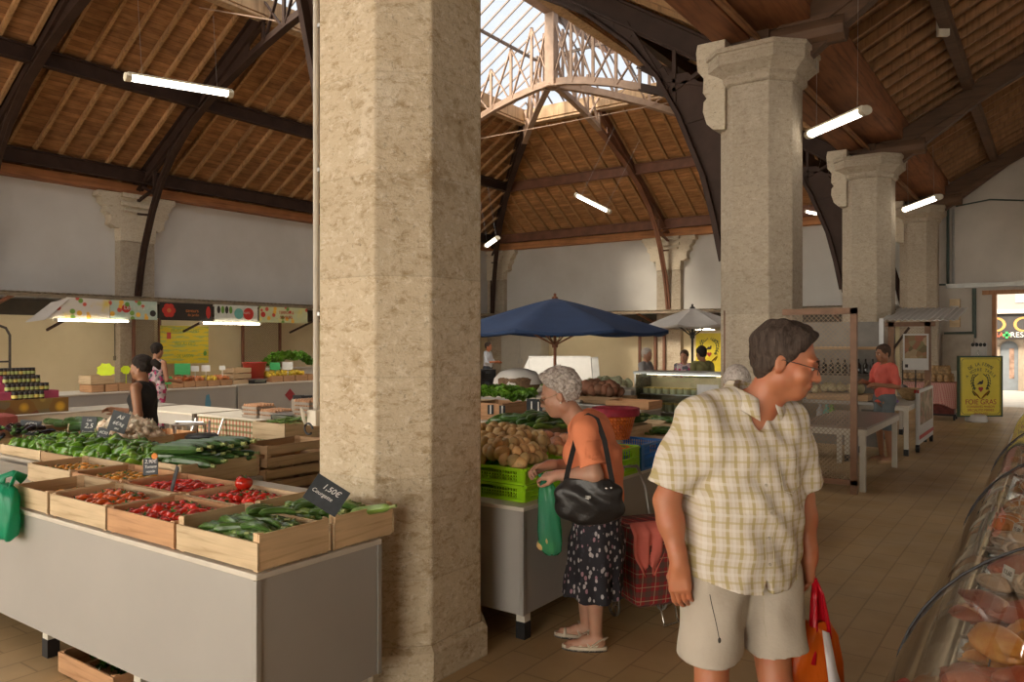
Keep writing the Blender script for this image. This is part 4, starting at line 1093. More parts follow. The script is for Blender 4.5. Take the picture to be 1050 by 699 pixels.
for k in range(10):
    for r_ in range(2): pb.put((x0 + .08 + k * .122 + rnd.uniform(-.01, .01), 10.22 + r_ * .13, .7485), rnd.uniform(0, 6))
mb = MB(); mb.box((0, 0, 0), (.30, .008, .36)); s = tag(mb.build('white_notice', plain('white_card', (.62, .62, .62), .6), loc=(x1 - .30, 10.03, .98)), 'plain white notice on the right part of the glass showcase front', 'notice')
t = market_table('market_table', 'low table with red striped cloth and crates in front of the glass showcase', -5.0, -3.6, 8.35, 8.92, .72, skirt=.2, edge=False, m=plain('red_striped_cloth', (.42, .22, .2), .8, var=.4, scale=50))
for k in range(3):
    cr(-4.76 + .47 * k, 8.62, ['left pale crate of dark vegetables below the showcase', 'middle pale crate of dark vegetables below the showcase', 'right pale crate of dark vegetables below the showcase'][k], 1, z=.72, sx=.45, sy=.4, h=.10)
heap(zs, -4.9, -3.7, 8.48, 8.75, .80, .83, 36, 'dark green vegetable in the crates below the glass showcase', 'dark vegetables below the showcase', 'long', seed=46, r=.02, tilt=.6, sc=(.8, 1.1))
for px, lab in ((699, 'white stick label leaning in the crates below the showcase'),):
    mb = MB(); mb.bar((0, 0, -.08), (-.03, 0, .1), .018, .006); tag(mb.build('plant_label', M_chalk, loc=(P2(px, 8.6), 8.6, .90)), lab, 'label')

# parasols
def parasol(loc, Rr, hpole, rise, m, mpole, label, n=8, rz=0, finial=True, flat=.05, z0=0):
    t = thing('parasol', label, 'parasol', loc, rz)
    mb = MB(); mb.tube([(0, 0, z0), (0, 0, hpole)], .024, 10); mb.build('pole', mpole, t, smooth='auto')
    vs = [(0, 0, hpole)]; fs = []; K = 5; J = 6
    for k in range(1, K + 1):
        u = k / K
        for j in range(n * J):
            a = 2*PI*j/(n*J); ph = (j % J) / J
            sag = 1 - .045 * math.sin(PI * ph); 
            edge = math.cos(PI/n) / math.cos((ph - .5) * 2*PI/n)
            rr = Rr * u * edge
            z = hpole - rise * (u ** 1.12) - .05 * u * math.sin(PI * ph)
            vs.append((rr * math.cos(a), rr * math.sin(a), z))
    N = n * J
    for j in range(N): fs.append((0, 1 + j, 1 + (j + 1) % N))
    for k in range(K - 1):
        for j in range(N): a = 1 + k*N + j; b = 1 + k*N + (j+1) % N; fs.append((a, a + N, b + N, b))
    # short valance
    o = len(vs)
    for j in range(N): v = vs[1 + (K-1)*N + j]; vs.append((v[0]*1.0, v[1]*1.0, v[2] - flat))
    for j in range(N): a = 1 + (K-1)*N + j; b = 1 + (K-1)*N + (j+1) % N; fs.append((a, o + j, o + (j+1) % N, b))
    mb = MB(); mb.add(vs, fs); c = mb.build('canopy', m, t, smooth='auto'); md = c.modifiers.new('thick', 'SOLIDIFY'); md.thickness = .004
    for k in range(n):
        a = 2*PI*k/n; e = (Rr*.96*math.cos(a), Rr*.96*math.sin(a), hpole - rise*.97 - .03)
        mb = MB(); mb.bar((.03*math.cos(a), .03*math.sin(a), hpole - .06), e, .014, .022); mb.build('rib', mpole, t)
        mb = MB(); mb.bar((.03*math.cos(a), .03*math.sin(a), hpole - rise - .22), (Rr*.5*math.cos(a), Rr*.5*math.sin(a), hpole - rise*.5 - .045), .012, .018); mb.build('strut', mpole, t)
    mb = MB(); mb.lathe([(.045, hpole - rise - .27), (.05, hpole - rise - .19), (.035, hpole - rise - .17)], 12); mb.build('runner', mpole, t)
    if finial: mb = MB(); mb.lathe([(.05, hpole - .01), (.055, hpole + .01), (.02, hpole + .03), (.025, hpole + .06), (.004, hpole + .08)], 10); mb.build('finial', mpole, t)
    return t
M_navy = plain('navy_canvas', (.022, .05, .13), .8, var=.15, scale=2)
M_offw = plain('off_white_canvas', (.55, .52, .49), .85, var=.05)
M_polew = wood('parasol_pole_wood', (.26, .10, .05), (.16, .06, .03), 'z', knots=False)
pp_ = at(569, 306, 12.3); parasol((pp_.x, pp_.y, 0), 1.80, pp_.z, .52, M_navy, M_polew, 'large navy blue market parasol over the middle stalls', rz=.25)
mb = MB()
pp_ = at(710, 316, 15.4); parasol((pp_.x, pp_.y, 0), .98, pp_.z, .34, M_offw, plain('black_pole', (.03, .03, .03), .4), 'smaller off-white parasol in front of the yellow poster', rz=.1)

# white slanted display hood in the middle
t = thing('display_hood', 'white slanted refrigerated display hood behind the parasol pole', 'display case', (P2(573, 16.6), 16.6, 0), FACE)
t.scale = (.74, .9, .87)
M_hood = plain('white_enamel', (.50, .485, .465), .35, var=.04)
w_ = 2.5
mb = MB(); mb.b2((-w_/2, -.3, 0), (w_/2, .55, .85)); mb.build('base_cabinet', M_hood, t, bevel=.01)
mb = MB(); mb.prism([(-.45, .88), (-.02, 1.52), (.10, 1.57), (.45, 1.57), (.55, .88)], -w_/2 + .22, w_/2 - .15, 'x'); mb.build('sloping_hood', M_hood, t, bevel=.02)
mb = MB(); mb.add([(-w_/2 + .22, -.02, 1.52), (-w_/2 + .22, .1, 1.57), (-w_/2 + .22, .55, .88), (-w_/2 + .22, -.45, .88), (-w_/2 - .15, -.45, .88)], [(0, 1, 2, 3), (0, 3, 4)]); mb.build('side_wing', M_hood, t)
mb = MB(); mb.prism([(-.48, .84), (-.0, 1.50), (.12, 1.55), (.5, .84)], w_/2 - .14, w_/2 + .10, 'x'); mb.build('end_cheek', M_grey, t, bevel=.01)
# pale wardrobe at the end wall
t = thing('metal_cupboard', 'pale grey two-door metal cupboard against the end wall', 'cupboard', (P2(535, 23.3), 23.3, 0))
M_cup = plain('pale_grey_cupboard', (.46, .43, .37), .5, var=.05)
w_ = P2(556, 23.3) - P2(515, 23.3)
mb = MB(); mb.box((0, .2, 1.0), (w_, .5, 2.0)); mb.build('body', M_cup, t, bevel=.01)
for s in (-1, 1):
    mb = MB(); mb.box((0, 0, 0), (w_/2 - .02, .02, 1.9)); d = mb.build('door', M_cup, t, loc=(s * w_/4, -.062, 1.02), bevel=.004)
    mb = MB(); mb.box((-s * (w_/4 - .08), -.02, 0), (.02, .02, .16)); mb.build('handle', M_metal, d)
t = thing('yellow_bundle', 'yellow plastic bundle with a dark handle on top of the pale cupboard', 'bundle', (P2(540, 23.3), 23.35, 2.08))
mb = MB(); mb.ell((.35, 0, 0), (.42, .18, .12), 12, 8); mb.build('wrapping', plain('acid_yellow', (.62, .60, .02), .4), t, smooth=True)
mb = MB(); mb.tube([(-.05, 0, 0), (-1.0, 0, -.02)], .03, 6); mb.build('handle', M_black, t)
# far side cupboard shelf behind P1 edge: white panel
mb = MB(); mb.b2((P2(487, 23.0), 22.9, 0), (P2(492.5, 23.0), 23.0, 2.25)); tag(mb.build('white_door_leaf', M_hood), 'white upright panel at the far left corner beside the man in the white shirt', 'panel')
# ================================================================ left wall: canopy, banners, counters
def X3(px, X):
    """Y of the point seen at pixel px on the plane x = X"""
    t_ = (px - 525) / FOC; return X * (FY + RY * t_) / (FX + RX * t_)
M_corr = plain('grey_brown_sheet', (.20, .155, .105), .6, var=.2)
M_under = plain('dark_canopy_board', (.06, .048, .036), .7, var=.2)
def canopy(name, label, x0, x1, y0, y1, side):
    t = thing(name, label, 'canopy', (0, 0, 0))
    mb = MB()
    if side == 'left':
        n = int((y1 - y0) / .06); vs = []
        for i in range(n + 1):
            y = y0 + (y1 - y0) * i / n; c = .012 * (1 if i % 2 else -1)
            vs += [(x0, y, 2.78 + c), (x1, y, 2.70 + c)]
    else:
        n = int((x1 - x0) / .06); vs = []
        for i in range(n + 1):
            x = x0 + (x1 - x0) * i / n; c = .012 * (1 if i % 2 else -1)
            vs += [(x, y1, 2.78 + c), (x, y0, 2.70 + c)]
    mb.add(vs, [(2*i, 2*i+1, 2*i+3, 2*i+2) for i in range(n)]); o = mb.build('corrugated_sheet', M_corr, t); md = o.modifiers.new('s', 'SOLIDIFY'); md.thickness = .012
    mb = MB()
    if side == 'left': mb.b2((x1 - .05, y0, 2.62), (x1, y1, 2.68))
    else: mb.b2((x0, y0, 2.62), (x1, y0 + .05, 2.68))
    mb.build('edge_rail', M_corr, t)
    mb = MB()
    if side == 'left': mb.b2((x0 + .01, y0, 2.30), (x0 + .10, y1, 2.64))
    else: mb.b2((x0, y1 - .10, 2.30), (x1, y1 - .01, 2.64))
    mb.build('wall_board', M_under, t)
    k = 0
    if side == 'left':
        yy = y0 + 1
        while yy < y1: mb = MB(); mb.bar((x0 + .1, yy, 2.35), (x1 - .05, yy, 2.64), .05, .06); mb.build('bracket', M_rust, t); yy += 2.9
    else:
        xx = x0 + 1
        while xx < x1: mb = MB(); mb.bar((xx, y1 - .1, 2.35), (xx, y0 + .05, 2.64), .05, .06); mb.build('bracket', M_rust, t); xx += 2.9
    return t
XC = -16.4
canopy('wall_canopy', 'long corrugated canopy along the left wall above the banners', XL, XC, -6, YB - 1.6, 'left')
canopy('wall_canopy', 'long corrugated canopy along the end wall behind the parasols', XL + .1, -3.7, YB - 1.5, YB, 'end')

# banners
def banner_mat(name, base, blobs, seed):
    n = NT(name); v = n.co('Object', (1, 1, 1)); a = base
    vo = n.n('TexVoronoi'); vo.inputs['Scale'].default_value = 5.5; n.l(v, vo.inputs['Vector'])
    big = n.ramp(n.noise(v, 2.2 + seed * .3, 3), [(i / len(blobs), c) for i, c in enumerate(blobs)], 'EASE')
    cellc = n.ramp(n.sep(vo.outputs['Color'])[0], [(0.0, (.55, .08, .05)), (.3, (.75, .40, .05)), (.55, (.16, .30, .05)), (.8, (.35, .08, .18)), (.92, (.7, .6, .2))], 'CONSTANT')
    m = n.ramp(vo.outputs['Distance'], [(.26, 1.0), (.34, 0.0)])
    n.col(n.mix(m, big, cellc)); return n.set(Roughness=.55)
ban = [
    (38, 112, 'pale vinyl banner with small fruit pictures, folded over at its left end', banner_mat('fruit_banner', (0, 0, 0), [(.62, .46, .10), (.62, .58, .38), (.60, .55, .5), (.65, .5, .12)], 1), []),
    (112, 161, 'yellow and green vinyl banner with a strawberry picture', banner_mat('strawberry_banner', (0, 0, 0), [(.45, .5, .12), (.6, .58, .3), (.40, .5, .42), (.62, .62, .5)], 2), [('Les fruits', .14, 0, .05, 'w')]),
    (163, 218, 'black vinyl banner with a red flower picture and orange lettering', None, [('saveurs', .12, .12, .03, 'o'), ('du jardin', .09, .15, -.07, 'o')]),
    (219, 264, 'pale vinyl banner with a teal bowl and a red round badge', None, [('FRUITS', .07, .27, .02, 'w')]),
    (265, 315, 'yellow-green vinyl banner with red lettering', banner_mat('melon_banner', (0, 0, 0), [(.5, .5, .14), (.62, .6, .32), (.5, .52, .3), (.62, .55, .2)], 3), [('TERROIR &', .11, .06, .06, 'r'), ('SAVEURS', .11, .06, -.06, 'r')])]
M_bred = plain('banner_red', (.45, .03, .02), .5); M_borg = plain('banner_orange', (.5, .17, .05), .5); M_bblk = plain('banner_black', (.025, .018, .014), .5); M_bpale = plain('banner_pale', (.55, .55, .48), .5, var=.15); M_teal = plain('banner_teal', (.14, .38, .32), .5)
M_bgreen = plain('banner_green', (.12, .28, .04), .5)
INK = {'w': M_bpale, 'o': M_borg, 'r': M_bred}
for k, (a, b, lab, m, tx) in enumerate(ban):
    ya_, yb_ = X3(a, XC), X3(b, XC); W = yb_ - ya_
    t = thing('vinyl_banner', lab, 'banner', (XC + .02, (ya_ + yb_) / 2, 2.42), PI / 2)      # local x along the wall, -y to the hall
    h_ = .40
    mb = MB()
    if k == 0:
        mb.prism([(-W/2 - .22, -.30), (-W/2 + .05, -.23), (W/2, -h_/2), (W/2, h_/2), (-W/2 + .55, h_/2 + .02), (-W/2 + .2, .0)], -.004, .004)
        mb.build('sheet', m, t)
        mb = MB(); mb.add([(-W/2 - .24, -.03, -.31), (-W/2 + .12, -.06, -.25), (-W/2 + .60, -.01, h_/2), (-W/2 + .25, -.0, .10)], [(0, 1, 2, 3)]); mb.build('folded_corner', M_offw, t)
    else: mb.box((0, 0, 0), (W - .02, .008, h_)); mb.build('sheet', m or (M_bblk if k == 2 else M_bpale), t)
    def disc(x, z, r_, mm, nm='badge', y=-.006, sq=1):
        mb = MB(); mb.prism([(x + r_*math.cos(i*PI/10), z + r_*sq*math.sin(i*PI/10)) for i in range(20)], y - .002, y); mb.build(nm, mm, t)
    if k == 1: disc(-.18, .03, .10, M_bred, 'strawberry', sq=.9); disc(-.16, .12, .05, M_bgreen, 'strawberry_leaf', -.009)
    if k == 1: disc(.42, -.06, .07, M_bblk, 'badge')
    if k == 2:
        for q_ in range(6): disc(-W/2 + .22 + .09*math.cos(q_*PI/3), .02 + .09*math.sin(q_*PI/3), .075, M_bred, 'petal', -.006 - q_*.0008)
        disc(-W/2 + .22, .02, .05, M_borg, 'flower_heart', -.013); disc(W/2 - .13, 0, .06, M_bred, 'chilli', sq=2.4)
    if k == 3:
        disc(.06, .0, .13, M_teal, 'bowl'); disc(.33, .0, .15, M_bred, 'badge', -.009)
        for q_ in range(4): disc(-W/2 + .12 + q_*.11, .08, .045, (M_bblk, M_bgreen)[q_ % 2], 'figure', sq=2)
    if k == 4: disc(-W/2 + .12, .0, .07, M_bred, 'tomato_picture')
    for s, sz, x, z, c in tx: text(s, sz, INK[c], t, (x, -.014, z), (PI/2, 0, 0), sx=.9)

# tube lights under the canopies (hang from it)
M_tube = emit('fluorescent_tube', (1.0, .88, .66), 20)
M_tubew = emit('white_fluorescent_diffuser', (1.0, .93, .80), 7)
M_fix = plain('fitting_white', (.55, .50, .40), .4)
def tubelight(a, b, label, hang=0, r_=.028, m=None, wd=.10, cap=None, ht=.07):
    a = Vector(a); b = Vector(b); c = (a + b) / 2; L = (b - a).length; rz = math.atan2((b - a).y, (b - a).x)
    tilt = -math.asin((b.z - a.z) / L)
    t = thing('tube_light', label, 'light', c, rot=Euler((0, tilt, rz)))
    mb = MB(); mb.box((0, 0, ht * .45), (L - .04, wd * .8, ht * .3)); mb.build('housing', cap or M_fix, t, bevel=.008)
    mb = MB(); mb.tube([(-L/2 + .06, 0, 0), (L/2 - .06, 0, 0)], r_ if wd < .11 else wd * .42, 12, flat=.75); mb.build('diffuser', m or M_tube, t, smooth='auto')
    for s in (-1, 1): mb = MB(); mb.tube([(s * (L/2 - .07), 0, 0), (s * L/2, 0, 0)], (r_ if wd < .11 else wd * .42) * 1.15, 12, flat=.8); mb.build('end_cap', cap or M_fix, t, smooth='auto')
    if hang:
        for s in (-1, 1): mb = MB(); mb.tube([(s * L * .35, 0, ht * .6), (s * L * .35, 0, hang)], .002, 5); mb.build('suspension_wire', M_metal, t)
    return t
def onXz(px, X, z): return (X, X3(px, X), z)
tubelight(onXz(55, XC + .12, 2.17), onXz(134, XC + .12, 2.17), 'lit tube light hanging under the fruit banner on the left wall')
tubelight(onXz(205, XC + .12, 2.17), onXz(268, XC + .12, 2.17), 'lit tube light hanging under the black and pale banners on the left wall')
def P2z(px, Y, z): return (P2(px, Y), Y, z)
tubelight(P2z(560, 22.3, 2.12), P2z(596, 22.3, 2.12), 'lit tube light under the end wall canopy behind the navy parasol')
tubelight(P2z(710, 22.3, 2.10), P2z(741, 22.3, 2.10), 'lit tube light above the yellow poster on the end wall')
for a, y_ in ((48, 2.1), (188, 2.15), (297, 2.2)):
    mb = MB(); mb.bar((0, 0, 0), (.9, .25, .38), .035, .05); tag(mb.build('awning_arm', M_steel, loc=(XC - .9, X3(a, XC - .9), 1.98)), 'dark folding awning arm above %s' % {48: 'the jar pyramid', 188: 'the yellow price poster', 297: 'the lettuce boxes at the pillar'}[a], 'awning arm')

# posts and mesh panels along the back of the left stalls
M_mesh = None
def chainlink(name, c=(.30, .22, .15), s=60, wdt=.14):
    n = NT(name); v = n.co('Object', (1, 1, 1)); x, y, z = n.sep(v)
    u = n.math('ADD', x, y)
    a = n.math('ABSOLUTE', n.math('SINE', n.math('MULTIPLY', n.math('ADD', u, z), s)))
    b = n.math('ABSOLUTE', n.math('SINE', n.math('MULTIPLY', n.math('SUBTRACT', u, z), s)))
    f = n.math('LESS_THAN', n.math('MINIMUM', a, b), wdt)
    n.b.inputs['Base Color'].default_value = (*c, 1); n.b.inputs['Metallic'].default_value = .3
    n.l(f, n.b.inputs['Alpha']); return n.m
M_chain = chainlink('chain_link_wire')
M_chainf = chainlink('fine_wire_mesh', (.34, .27, .18), 55, .3)
M_pbrown = plain('brown_painted_post', (.17, .07, .04), .5)
XBK = XL + .35
for a, lab in ((137, 'thin brown post behind the woman vendor'), (163.5, 'thin brown post at the left of the yellow price poster'), (249, 'thin brown post right of the yellow price poster'), (287, 'thin brown post near the foreground pillar on the left wall')):
    mb = MB(); mb.b2((-.03, -.03, 0), (.03, .03, 2.3)); tag(mb.build('partition_post', M_pbrown, loc=(XBK, X3(a, XBK), 0)), lab, 'post')
for a, b, lab in ((139, 162, 'fine wire mesh panel behind the woman vendor'), (251, 285, 'fine wire mesh panel right of the yellow price poster')):
    y0_, y1_ = X3(a, XBK), X3(b, XBK)
    mb = MB(); mb.b2((-.004, -(y1_ - y0_)/2, .05), (.004, (y1_ - y0_)/2, 2.28)); tag(mb.build('wire_mesh_panel', M_chainf, loc=(XBK, (y0_ + y1_)/2, 0)), lab, 'mesh panel')
# yellow poster
n = NT('yellow_price_poster'); v = n.co('Object'); x, y, z = n.sep(v)
rows = n.math('FRACT', n.math('MULTIPLY', z, 9)); colz = n.math('FRACT', n.math('MULTIPLY', y, 14))
blk = n.math('GREATER_THAN', n.noise(n.co('Object', (1, 3, 9)), 3, 2), .50)
cell = n.math('MULTIPLY', n.math('MULTIPLY', n.math('GREATER_THAN', rows, .42), n.math('GREATER_THAN', colz, .5)), blk)
n.col(n.mix(cell, (.62, .47, .02), (.36, .40, .10))); M_poster = n.set(Roughness=.6)
YP = X3(189.5, XBK + .05)
t = thing('price_poster', 'yellow poster with rows of small prices pinned on the left wall', 'poster', (XBK + .06, YP, 1.66), PI/2)
hw = (X3(214, XBK) - X3(165, XBK)) / 2
mb = MB(); mb.box((0, 0, 0), (hw * 2, .008, .92)); o = mb.build('sheet', M_poster, t)
mb = MB(); mb.b2((-hw + .16, -.012, .14), (-hw + .26, -.006, .30)); mb.build('red_mark', M_bred, t)
for z, s in ((.34, 'FRUITS & LEGUMES'), (.02, 'PRIX AU KILO'), (-.28, 'DE SAISON')): text(s, .11, M_bgreen, t, (0, -.008, z), (PI/2, 0, 0), sx=.8)
mb = MB(); mb.ell((hw - .1, -.01, -.22), (.05, .006, .06)); mb.build('pear_picture', M_bgreen, t)
# wiring on the wall
mb = MB(); mb.tube([(0, 0, 0), (0, 0, 1.0)], .012, 5); mb.box((0, 0, 0), (.05, .05, .1)); tag(mb.build('wall_cable', plain('dull_cable', (.2, .17, .12), .6), loc=(XL + .03, X3(117, XL), 1.35)), 'cable drop with a switch on the left wall above the crates', 'cable')
mb = MB(); mb.tube([(0, -.5, 0), (0, -.5, .7), (0, -.42, .92), (0, -.2, 1.0), (0, .0, .92), (0, .06, .8), (0, .06, 0)], .022, 6); mb.tube([(0, -.4, .35), (0, .06, .35)], .016, 5); tag(mb.build('metal_rack', M_under, loc=(-14.6, X3(6, -14.6), 1.05)), 'dark bent metal rack at the left edge behind the jar pyramid', 'rack')

# back counter
XB_ = -13.2
t = market_table('display_counter', 'long white display counter running in front of the left wall', XB_ - 1.0, XB_, X3(58, XB_), X3(242, XB_) , .87, bot=.1)
t = market_table('display_counter', 'white display counter of the left wall nearer the foreground pillar, with a red diamond sticker', XB_ - 1.0, XB_, X3(244, XB_), X3(345, XB_), .885, bot=.1)
mb = MB(); mb.prism([(0, -.13), (.13, 0), (0, .13), (-.13, 0)], -.006, .0); s = tag(mb.build('diamond_sticker', plain('dark_red_sticker', (.30, .03, .04), .5), loc=(XB_ + .008, X3(297, XB_), .62)), 'dark red diamond sticker on the white counter', 'sticker'); s.rotation_euler.z = PI/2
mb = MB(); mb.prism([(-.05, -.14), (.05, -.14), (.06, .0), (.02, .16), (-.04, .14), (-.06, 0)], -.006, 0); s = tag(mb.build('blue_sticker', plain('pale_blue_sticker', (.12, .30, .42), .5), loc=(XB_ + .008, X3(213, XB_), .58)), 'small blue figure sticker on the white counter', 'sticker'); s.rotation_euler.z = PI/2
# goods on it
def crb(pa, pb, z, label, wk, sx=.42, h=.12, X=XB_ - .4, slats=1):
    a, b = X3(pa, X), X3(pb, X); return cr(X, (a + b) / 2, label, wk, z=z, sx=sx, sy=(b - a) - .02, h=h, slats=slats)
for k, (pa, pb) in enumerate(((87, 101), (101, 115), (115, 131))): crb(pa, pb, .87, ['low crate under a bright yellow tag on the counter behind the woman vendor', 'middle low crate on the counter behind the woman vendor', 'low crate closest to the face of the woman vendor'][k], 2, h=.13)
crb(86, 112, 1.005, 'upper crate behind the bright yellow tag', 1, h=.15)
M_neon = plain('neon_yellow_card', (.62, .78, .01), .6); M_ncard = plain('green_price_card', (.03, .33, .09), .6)
for px, z, lab, w_ in ((108.5, 1.24, 'bright neon yellow star-shaped price card on the left counter', .34), (129, 1.24, 'bright neon yellow price card beside the face of the woman vendor', .2)):
    mb = MB(); pts = []
    for i in range(16): a = i * PI / 8; k_ = 1 if i % 2 else .82; pts.append((w_/2*k_*math.cos(a), w_*.4*k_*math.sin(a)))
    mb.prism(pts, -.004, .004); mb.bar((0, .01, -.24), (0, .01, 0), .015, .01); s = tag(mb.build('price_card', M_neon, loc=(XB_ - .3, X3(px, XB_ - .3), z)), lab, 'price card'); s.rotation_euler.z = FACE
pf = [p_tomato(.045, M_tomo, name='peach')]
fr = {'peach': prodmat('peach_skin', (.62, .22, .08), .6, .35, 5), 'apple': prodmat('apple_skin', (.45, .12, .03), .25, .5, 5), 'lemon': prodmat('lemon_skin', (.72, .50, .04), .4, .15), 'courg': M_zucl}
Pf = {}
for k_, m_ in fr.items():
    if k_ != 'courg': Pf[k_] = p_potato(40 + len(Pf), .045, m_, k_)
bp = pf.pop(); 
for ch in list(bp.o.children): bpy.data.objects.remove(ch)
bpy.data.objects.remove(bp.o)
for k, (px, kind, lab) in enumerate(((176, 'peach', 'peaches'), (188, 'apple', 'apples'), (200, 'peach', 'peaches'), (213, 'lemon', 'yellow fruit'), (226, 'peach', 'apricots'))):
    where = ['left of the green price card', 'under the green price card', 'with the first white card', 'with the second white card', 'next to the stacked trays'][k]
    crb(px - 6.2, px + 6.2, .87, 'small crate of %s %s on the left wall counter' % (lab, where), 2, sx=.42, h=.12)
    yy = X3(px, XB_ - .4)
    heap([Pf[kind]], XB_ - .58, XB_ - .24, yy - .11, yy + .11, .985, 1.04, 12, '%s in the small crate %s on the left wall counter' % (kind, where), 'fruit in crate %s' % where, 'any', seed=60 + k, r=.02)
for px, m_, lab, w_ in ((187, M_ncard, 'green price card above the crate of apples', .3), (171, M_ncard, 'green price card low beside the pink-dressed woman', .2), (200, M_chalk, 'white price card above the crate of peaches', .15), (211, M_chalk, 'white round price card above the yellow fruit', .17), (228, M_chalk, 'white price card next to the stacked trays', .12)):
    mb = MB(); mb.box((0, 0, .02), (w_, .006, w_ * .7)); mb.bar((0, .008, -.2), (0, .008, 0), .012, .01); s = tag(mb.build('price_card', m_, loc=(XB_ - .3, X3(px, XB_ - .3), 1.2 if px != 171 else 1.0)), lab, 'price card'); s.rotation_euler.z = FACE
for k in range(3): crb(232.5, 252, .875 + .115 * k, 'pale empty tray beside the red bin, %s of three stacked' % ['lowest', 'middle', 'topmost'][k], 1, sx=.4, h=.10)
t = thing('bin', 'dark red plastic bin on the left wall counter', 'bin', (XB_ - .5, X3(261, XB_ - .5), .885))
mb = MB(); mb.lathe([(.17, 0), (.24, .40), (.26, .41), (.23, .40), (.16, .02), (.01, .02)], 18, cap=False); mb.build('bucket', plain('bin_red', (.38, .03, .015), .4), t, smooth='auto'); mb = MB(); mb.tube([(.24*math.cos(a), .24*math.sin(a), .41) for a in [i*PI/8 for i in range(16)]], .018, 6, close=True); mb.build('rim', plain('bin_rim', (.38, .03, .015), .4), t, smooth=True)
scale((XB_ - .2, X3(262, XB_ - .2), .885), PI/2, 'dark flat market scale in front of the red bin')
for k, px in enumerate((278, 290, 303, 315)):
    w_ = ['next to the scale', 'under the green card', 'under the white card', 'touching the foreground pillar edge'][k]
    crb(px - 6, px + 6, .885, 'low vegetable crate %s on the left wall counter' % w_, 2, sx=.42, h=.13)
    yy = X3(px, XB_ - .4)
    if k < 3: heap([Pf['lemon']], XB_ - .58, XB_ - .24, yy - .15, yy + .15, 1.0, 1.08, 14, 'yellow lemon in the low crate %s' % w_, 'lemons %s' % w_, 'any', seed=70 + k, r=.03)
yy = X3(290, XB_ - .8)
heap(lt, XB_ - .95, XB_ - .68, X3(276, XB_ - .8), X3(318, XB_ - .8), 1.18, 1.36, 26, 'leafy lettuce heaped at the back of the left wall counter', 'lettuces on the left wall counter', 'up', seed=75, r=.05, sc=(1.1, 1.7))
mb = MB(); ya_, yb_ = X3(272, XB_ - .8), X3(330, XB_ - .8); mb.b2((-.16, 0, 0), (.16, yb_ - ya_, .27)); mb.b2((-.18, -.02, .25), (.18, yb_ - ya_ + .02, .275)); tag(mb.build('raised_shelf', M_top, loc=(XB_ - .81, ya_, .887)), 'raised shelf under the lettuces at the back of the left wall counter', 'shelf')
for px, m_, lab in ((282, M_ncard, 'green price card in front of the heaped lettuces'), (295, M_chalk, 'white price card in front of the heaped lettuces')):
    mb = MB(); mb.box((0, 0, 0), (.22, .006, .16)); mb.bar((0, .008, -.2), (0, .008, 0), .012, .01); s = tag(mb.build('price_card', m_, loc=(XB_ - .22, X3(px, XB_ - .22), 1.22)), lab, 'price card'); s.rotation_euler.z = FACE

# vendor tables with apron and the jar pyramid
XV = -11.4
t = market_table('market_table', 'long pale vendor table with a deep apron behind the woman vendor', XV - .75, XV, X3(13, XV), X3(183, XV), .75, skirt=.24, m=M_top, mt=plain('table_top_grey', (.42, .38, .33), .5), edge=False, foot=False, leg=.08)
t = thing('red_tablecloth', 'dark red cloth hanging from a table at the left edge', 'tablecloth', (XV - .1, X3(13, XV) - .75, 0))
mb = MB(); rs = []
for z, o_ in ((.79, 0), (.77, .03), (.5, .05), (.30, .07)):
    rs.append([(sx * (.35 + o_ + .012 * math.sin(i * 2.1)) , sy * (.68 + o_ + .012 * math.sin(i * 1.7)), z) for i, (sx, sy) in enumerate([(-1, -1), (-.5, -1), (0, -1), (.5, -1), (1, -1), (1, -.8), (1, -.6), (1, -.4), (1, -.2), (1, 0), (1, .2), (1, .4), (1, .6), (1, .8), (1, 1), (.5, 1), (0, 1), (-.5, 1), (-1, 1), (-1, 0)])])
mb.rings(rs[::-1]); mb.build('cloth', plain('brick_red_cloth', (.24, .055, .045), .85, var=.2, bump=.3, bscale=12), t)
YJ0, YJ1 = X3(0, XV - .4) - .3, X3(61, XV - .4)
nb = NT('fruit_print'); v = nb.co('Object')
vo = nb.n('TexVoronoi'); vo.inputs['Scale'].default_value = 5; nb.l(v, vo.inputs['Vector'])
c_ = nb.ramp(nb.sep(vo.outputs['Color'])[0], [(0, (.62, .35, .03)), (.3, (.50, .10, .02)), (.5, (.66, .50, .10)), (.75, (.55, .20, .03)), (.9, (.45, .48, .25))], 'CONSTANT')
nb.col(nb.mix(nb.ramp(vo.outputs['Distance'], [(.2, 0.0), (.42, .8)]), c_, (.10, .04, .02))); M_print = nb.set(Roughness=.5)
t = thing('display_steps', 'stepped display with fruit-printed front and pink steps under the jars', 'display stand', (XV - .38, (YJ0 + YJ1)/2, .75))
Lj = YJ1 - YJ0
mb = MB(); mb.b2((-.34, -Lj/2, 0), (.25, Lj/2, .20)); mb.build('printed_box', M_print, t)
M_pink = plain('pink_cloth_steps', (.42, .07, .14), .8, var=.2)
for k in range(4):
    mb = MB(); mb.b2((-.34, -Lj/2 + .10*k, .20 + .105*k), (.18 - .12*k, Lj/2 - .12*k - .1, .305 + .105*k)) if k < 3 else mb.b2((-.34, -Lj/2 + .3, .515), (-.18, Lj/2 - .55, .53)); mb.build('step', M_pink, t)
M_jar = plain('dark_jam', (.045, .02, .01), .12, var=.4); M_jl = plain('black_jar_lid', (.02, .02, .02), .35); M_jlab = plain('pale_green_label', (.40, .45, .14), .6, var=.2); M_jlab2 = plain('yellow_label', (.62, .50, .12), .6, var=.2)
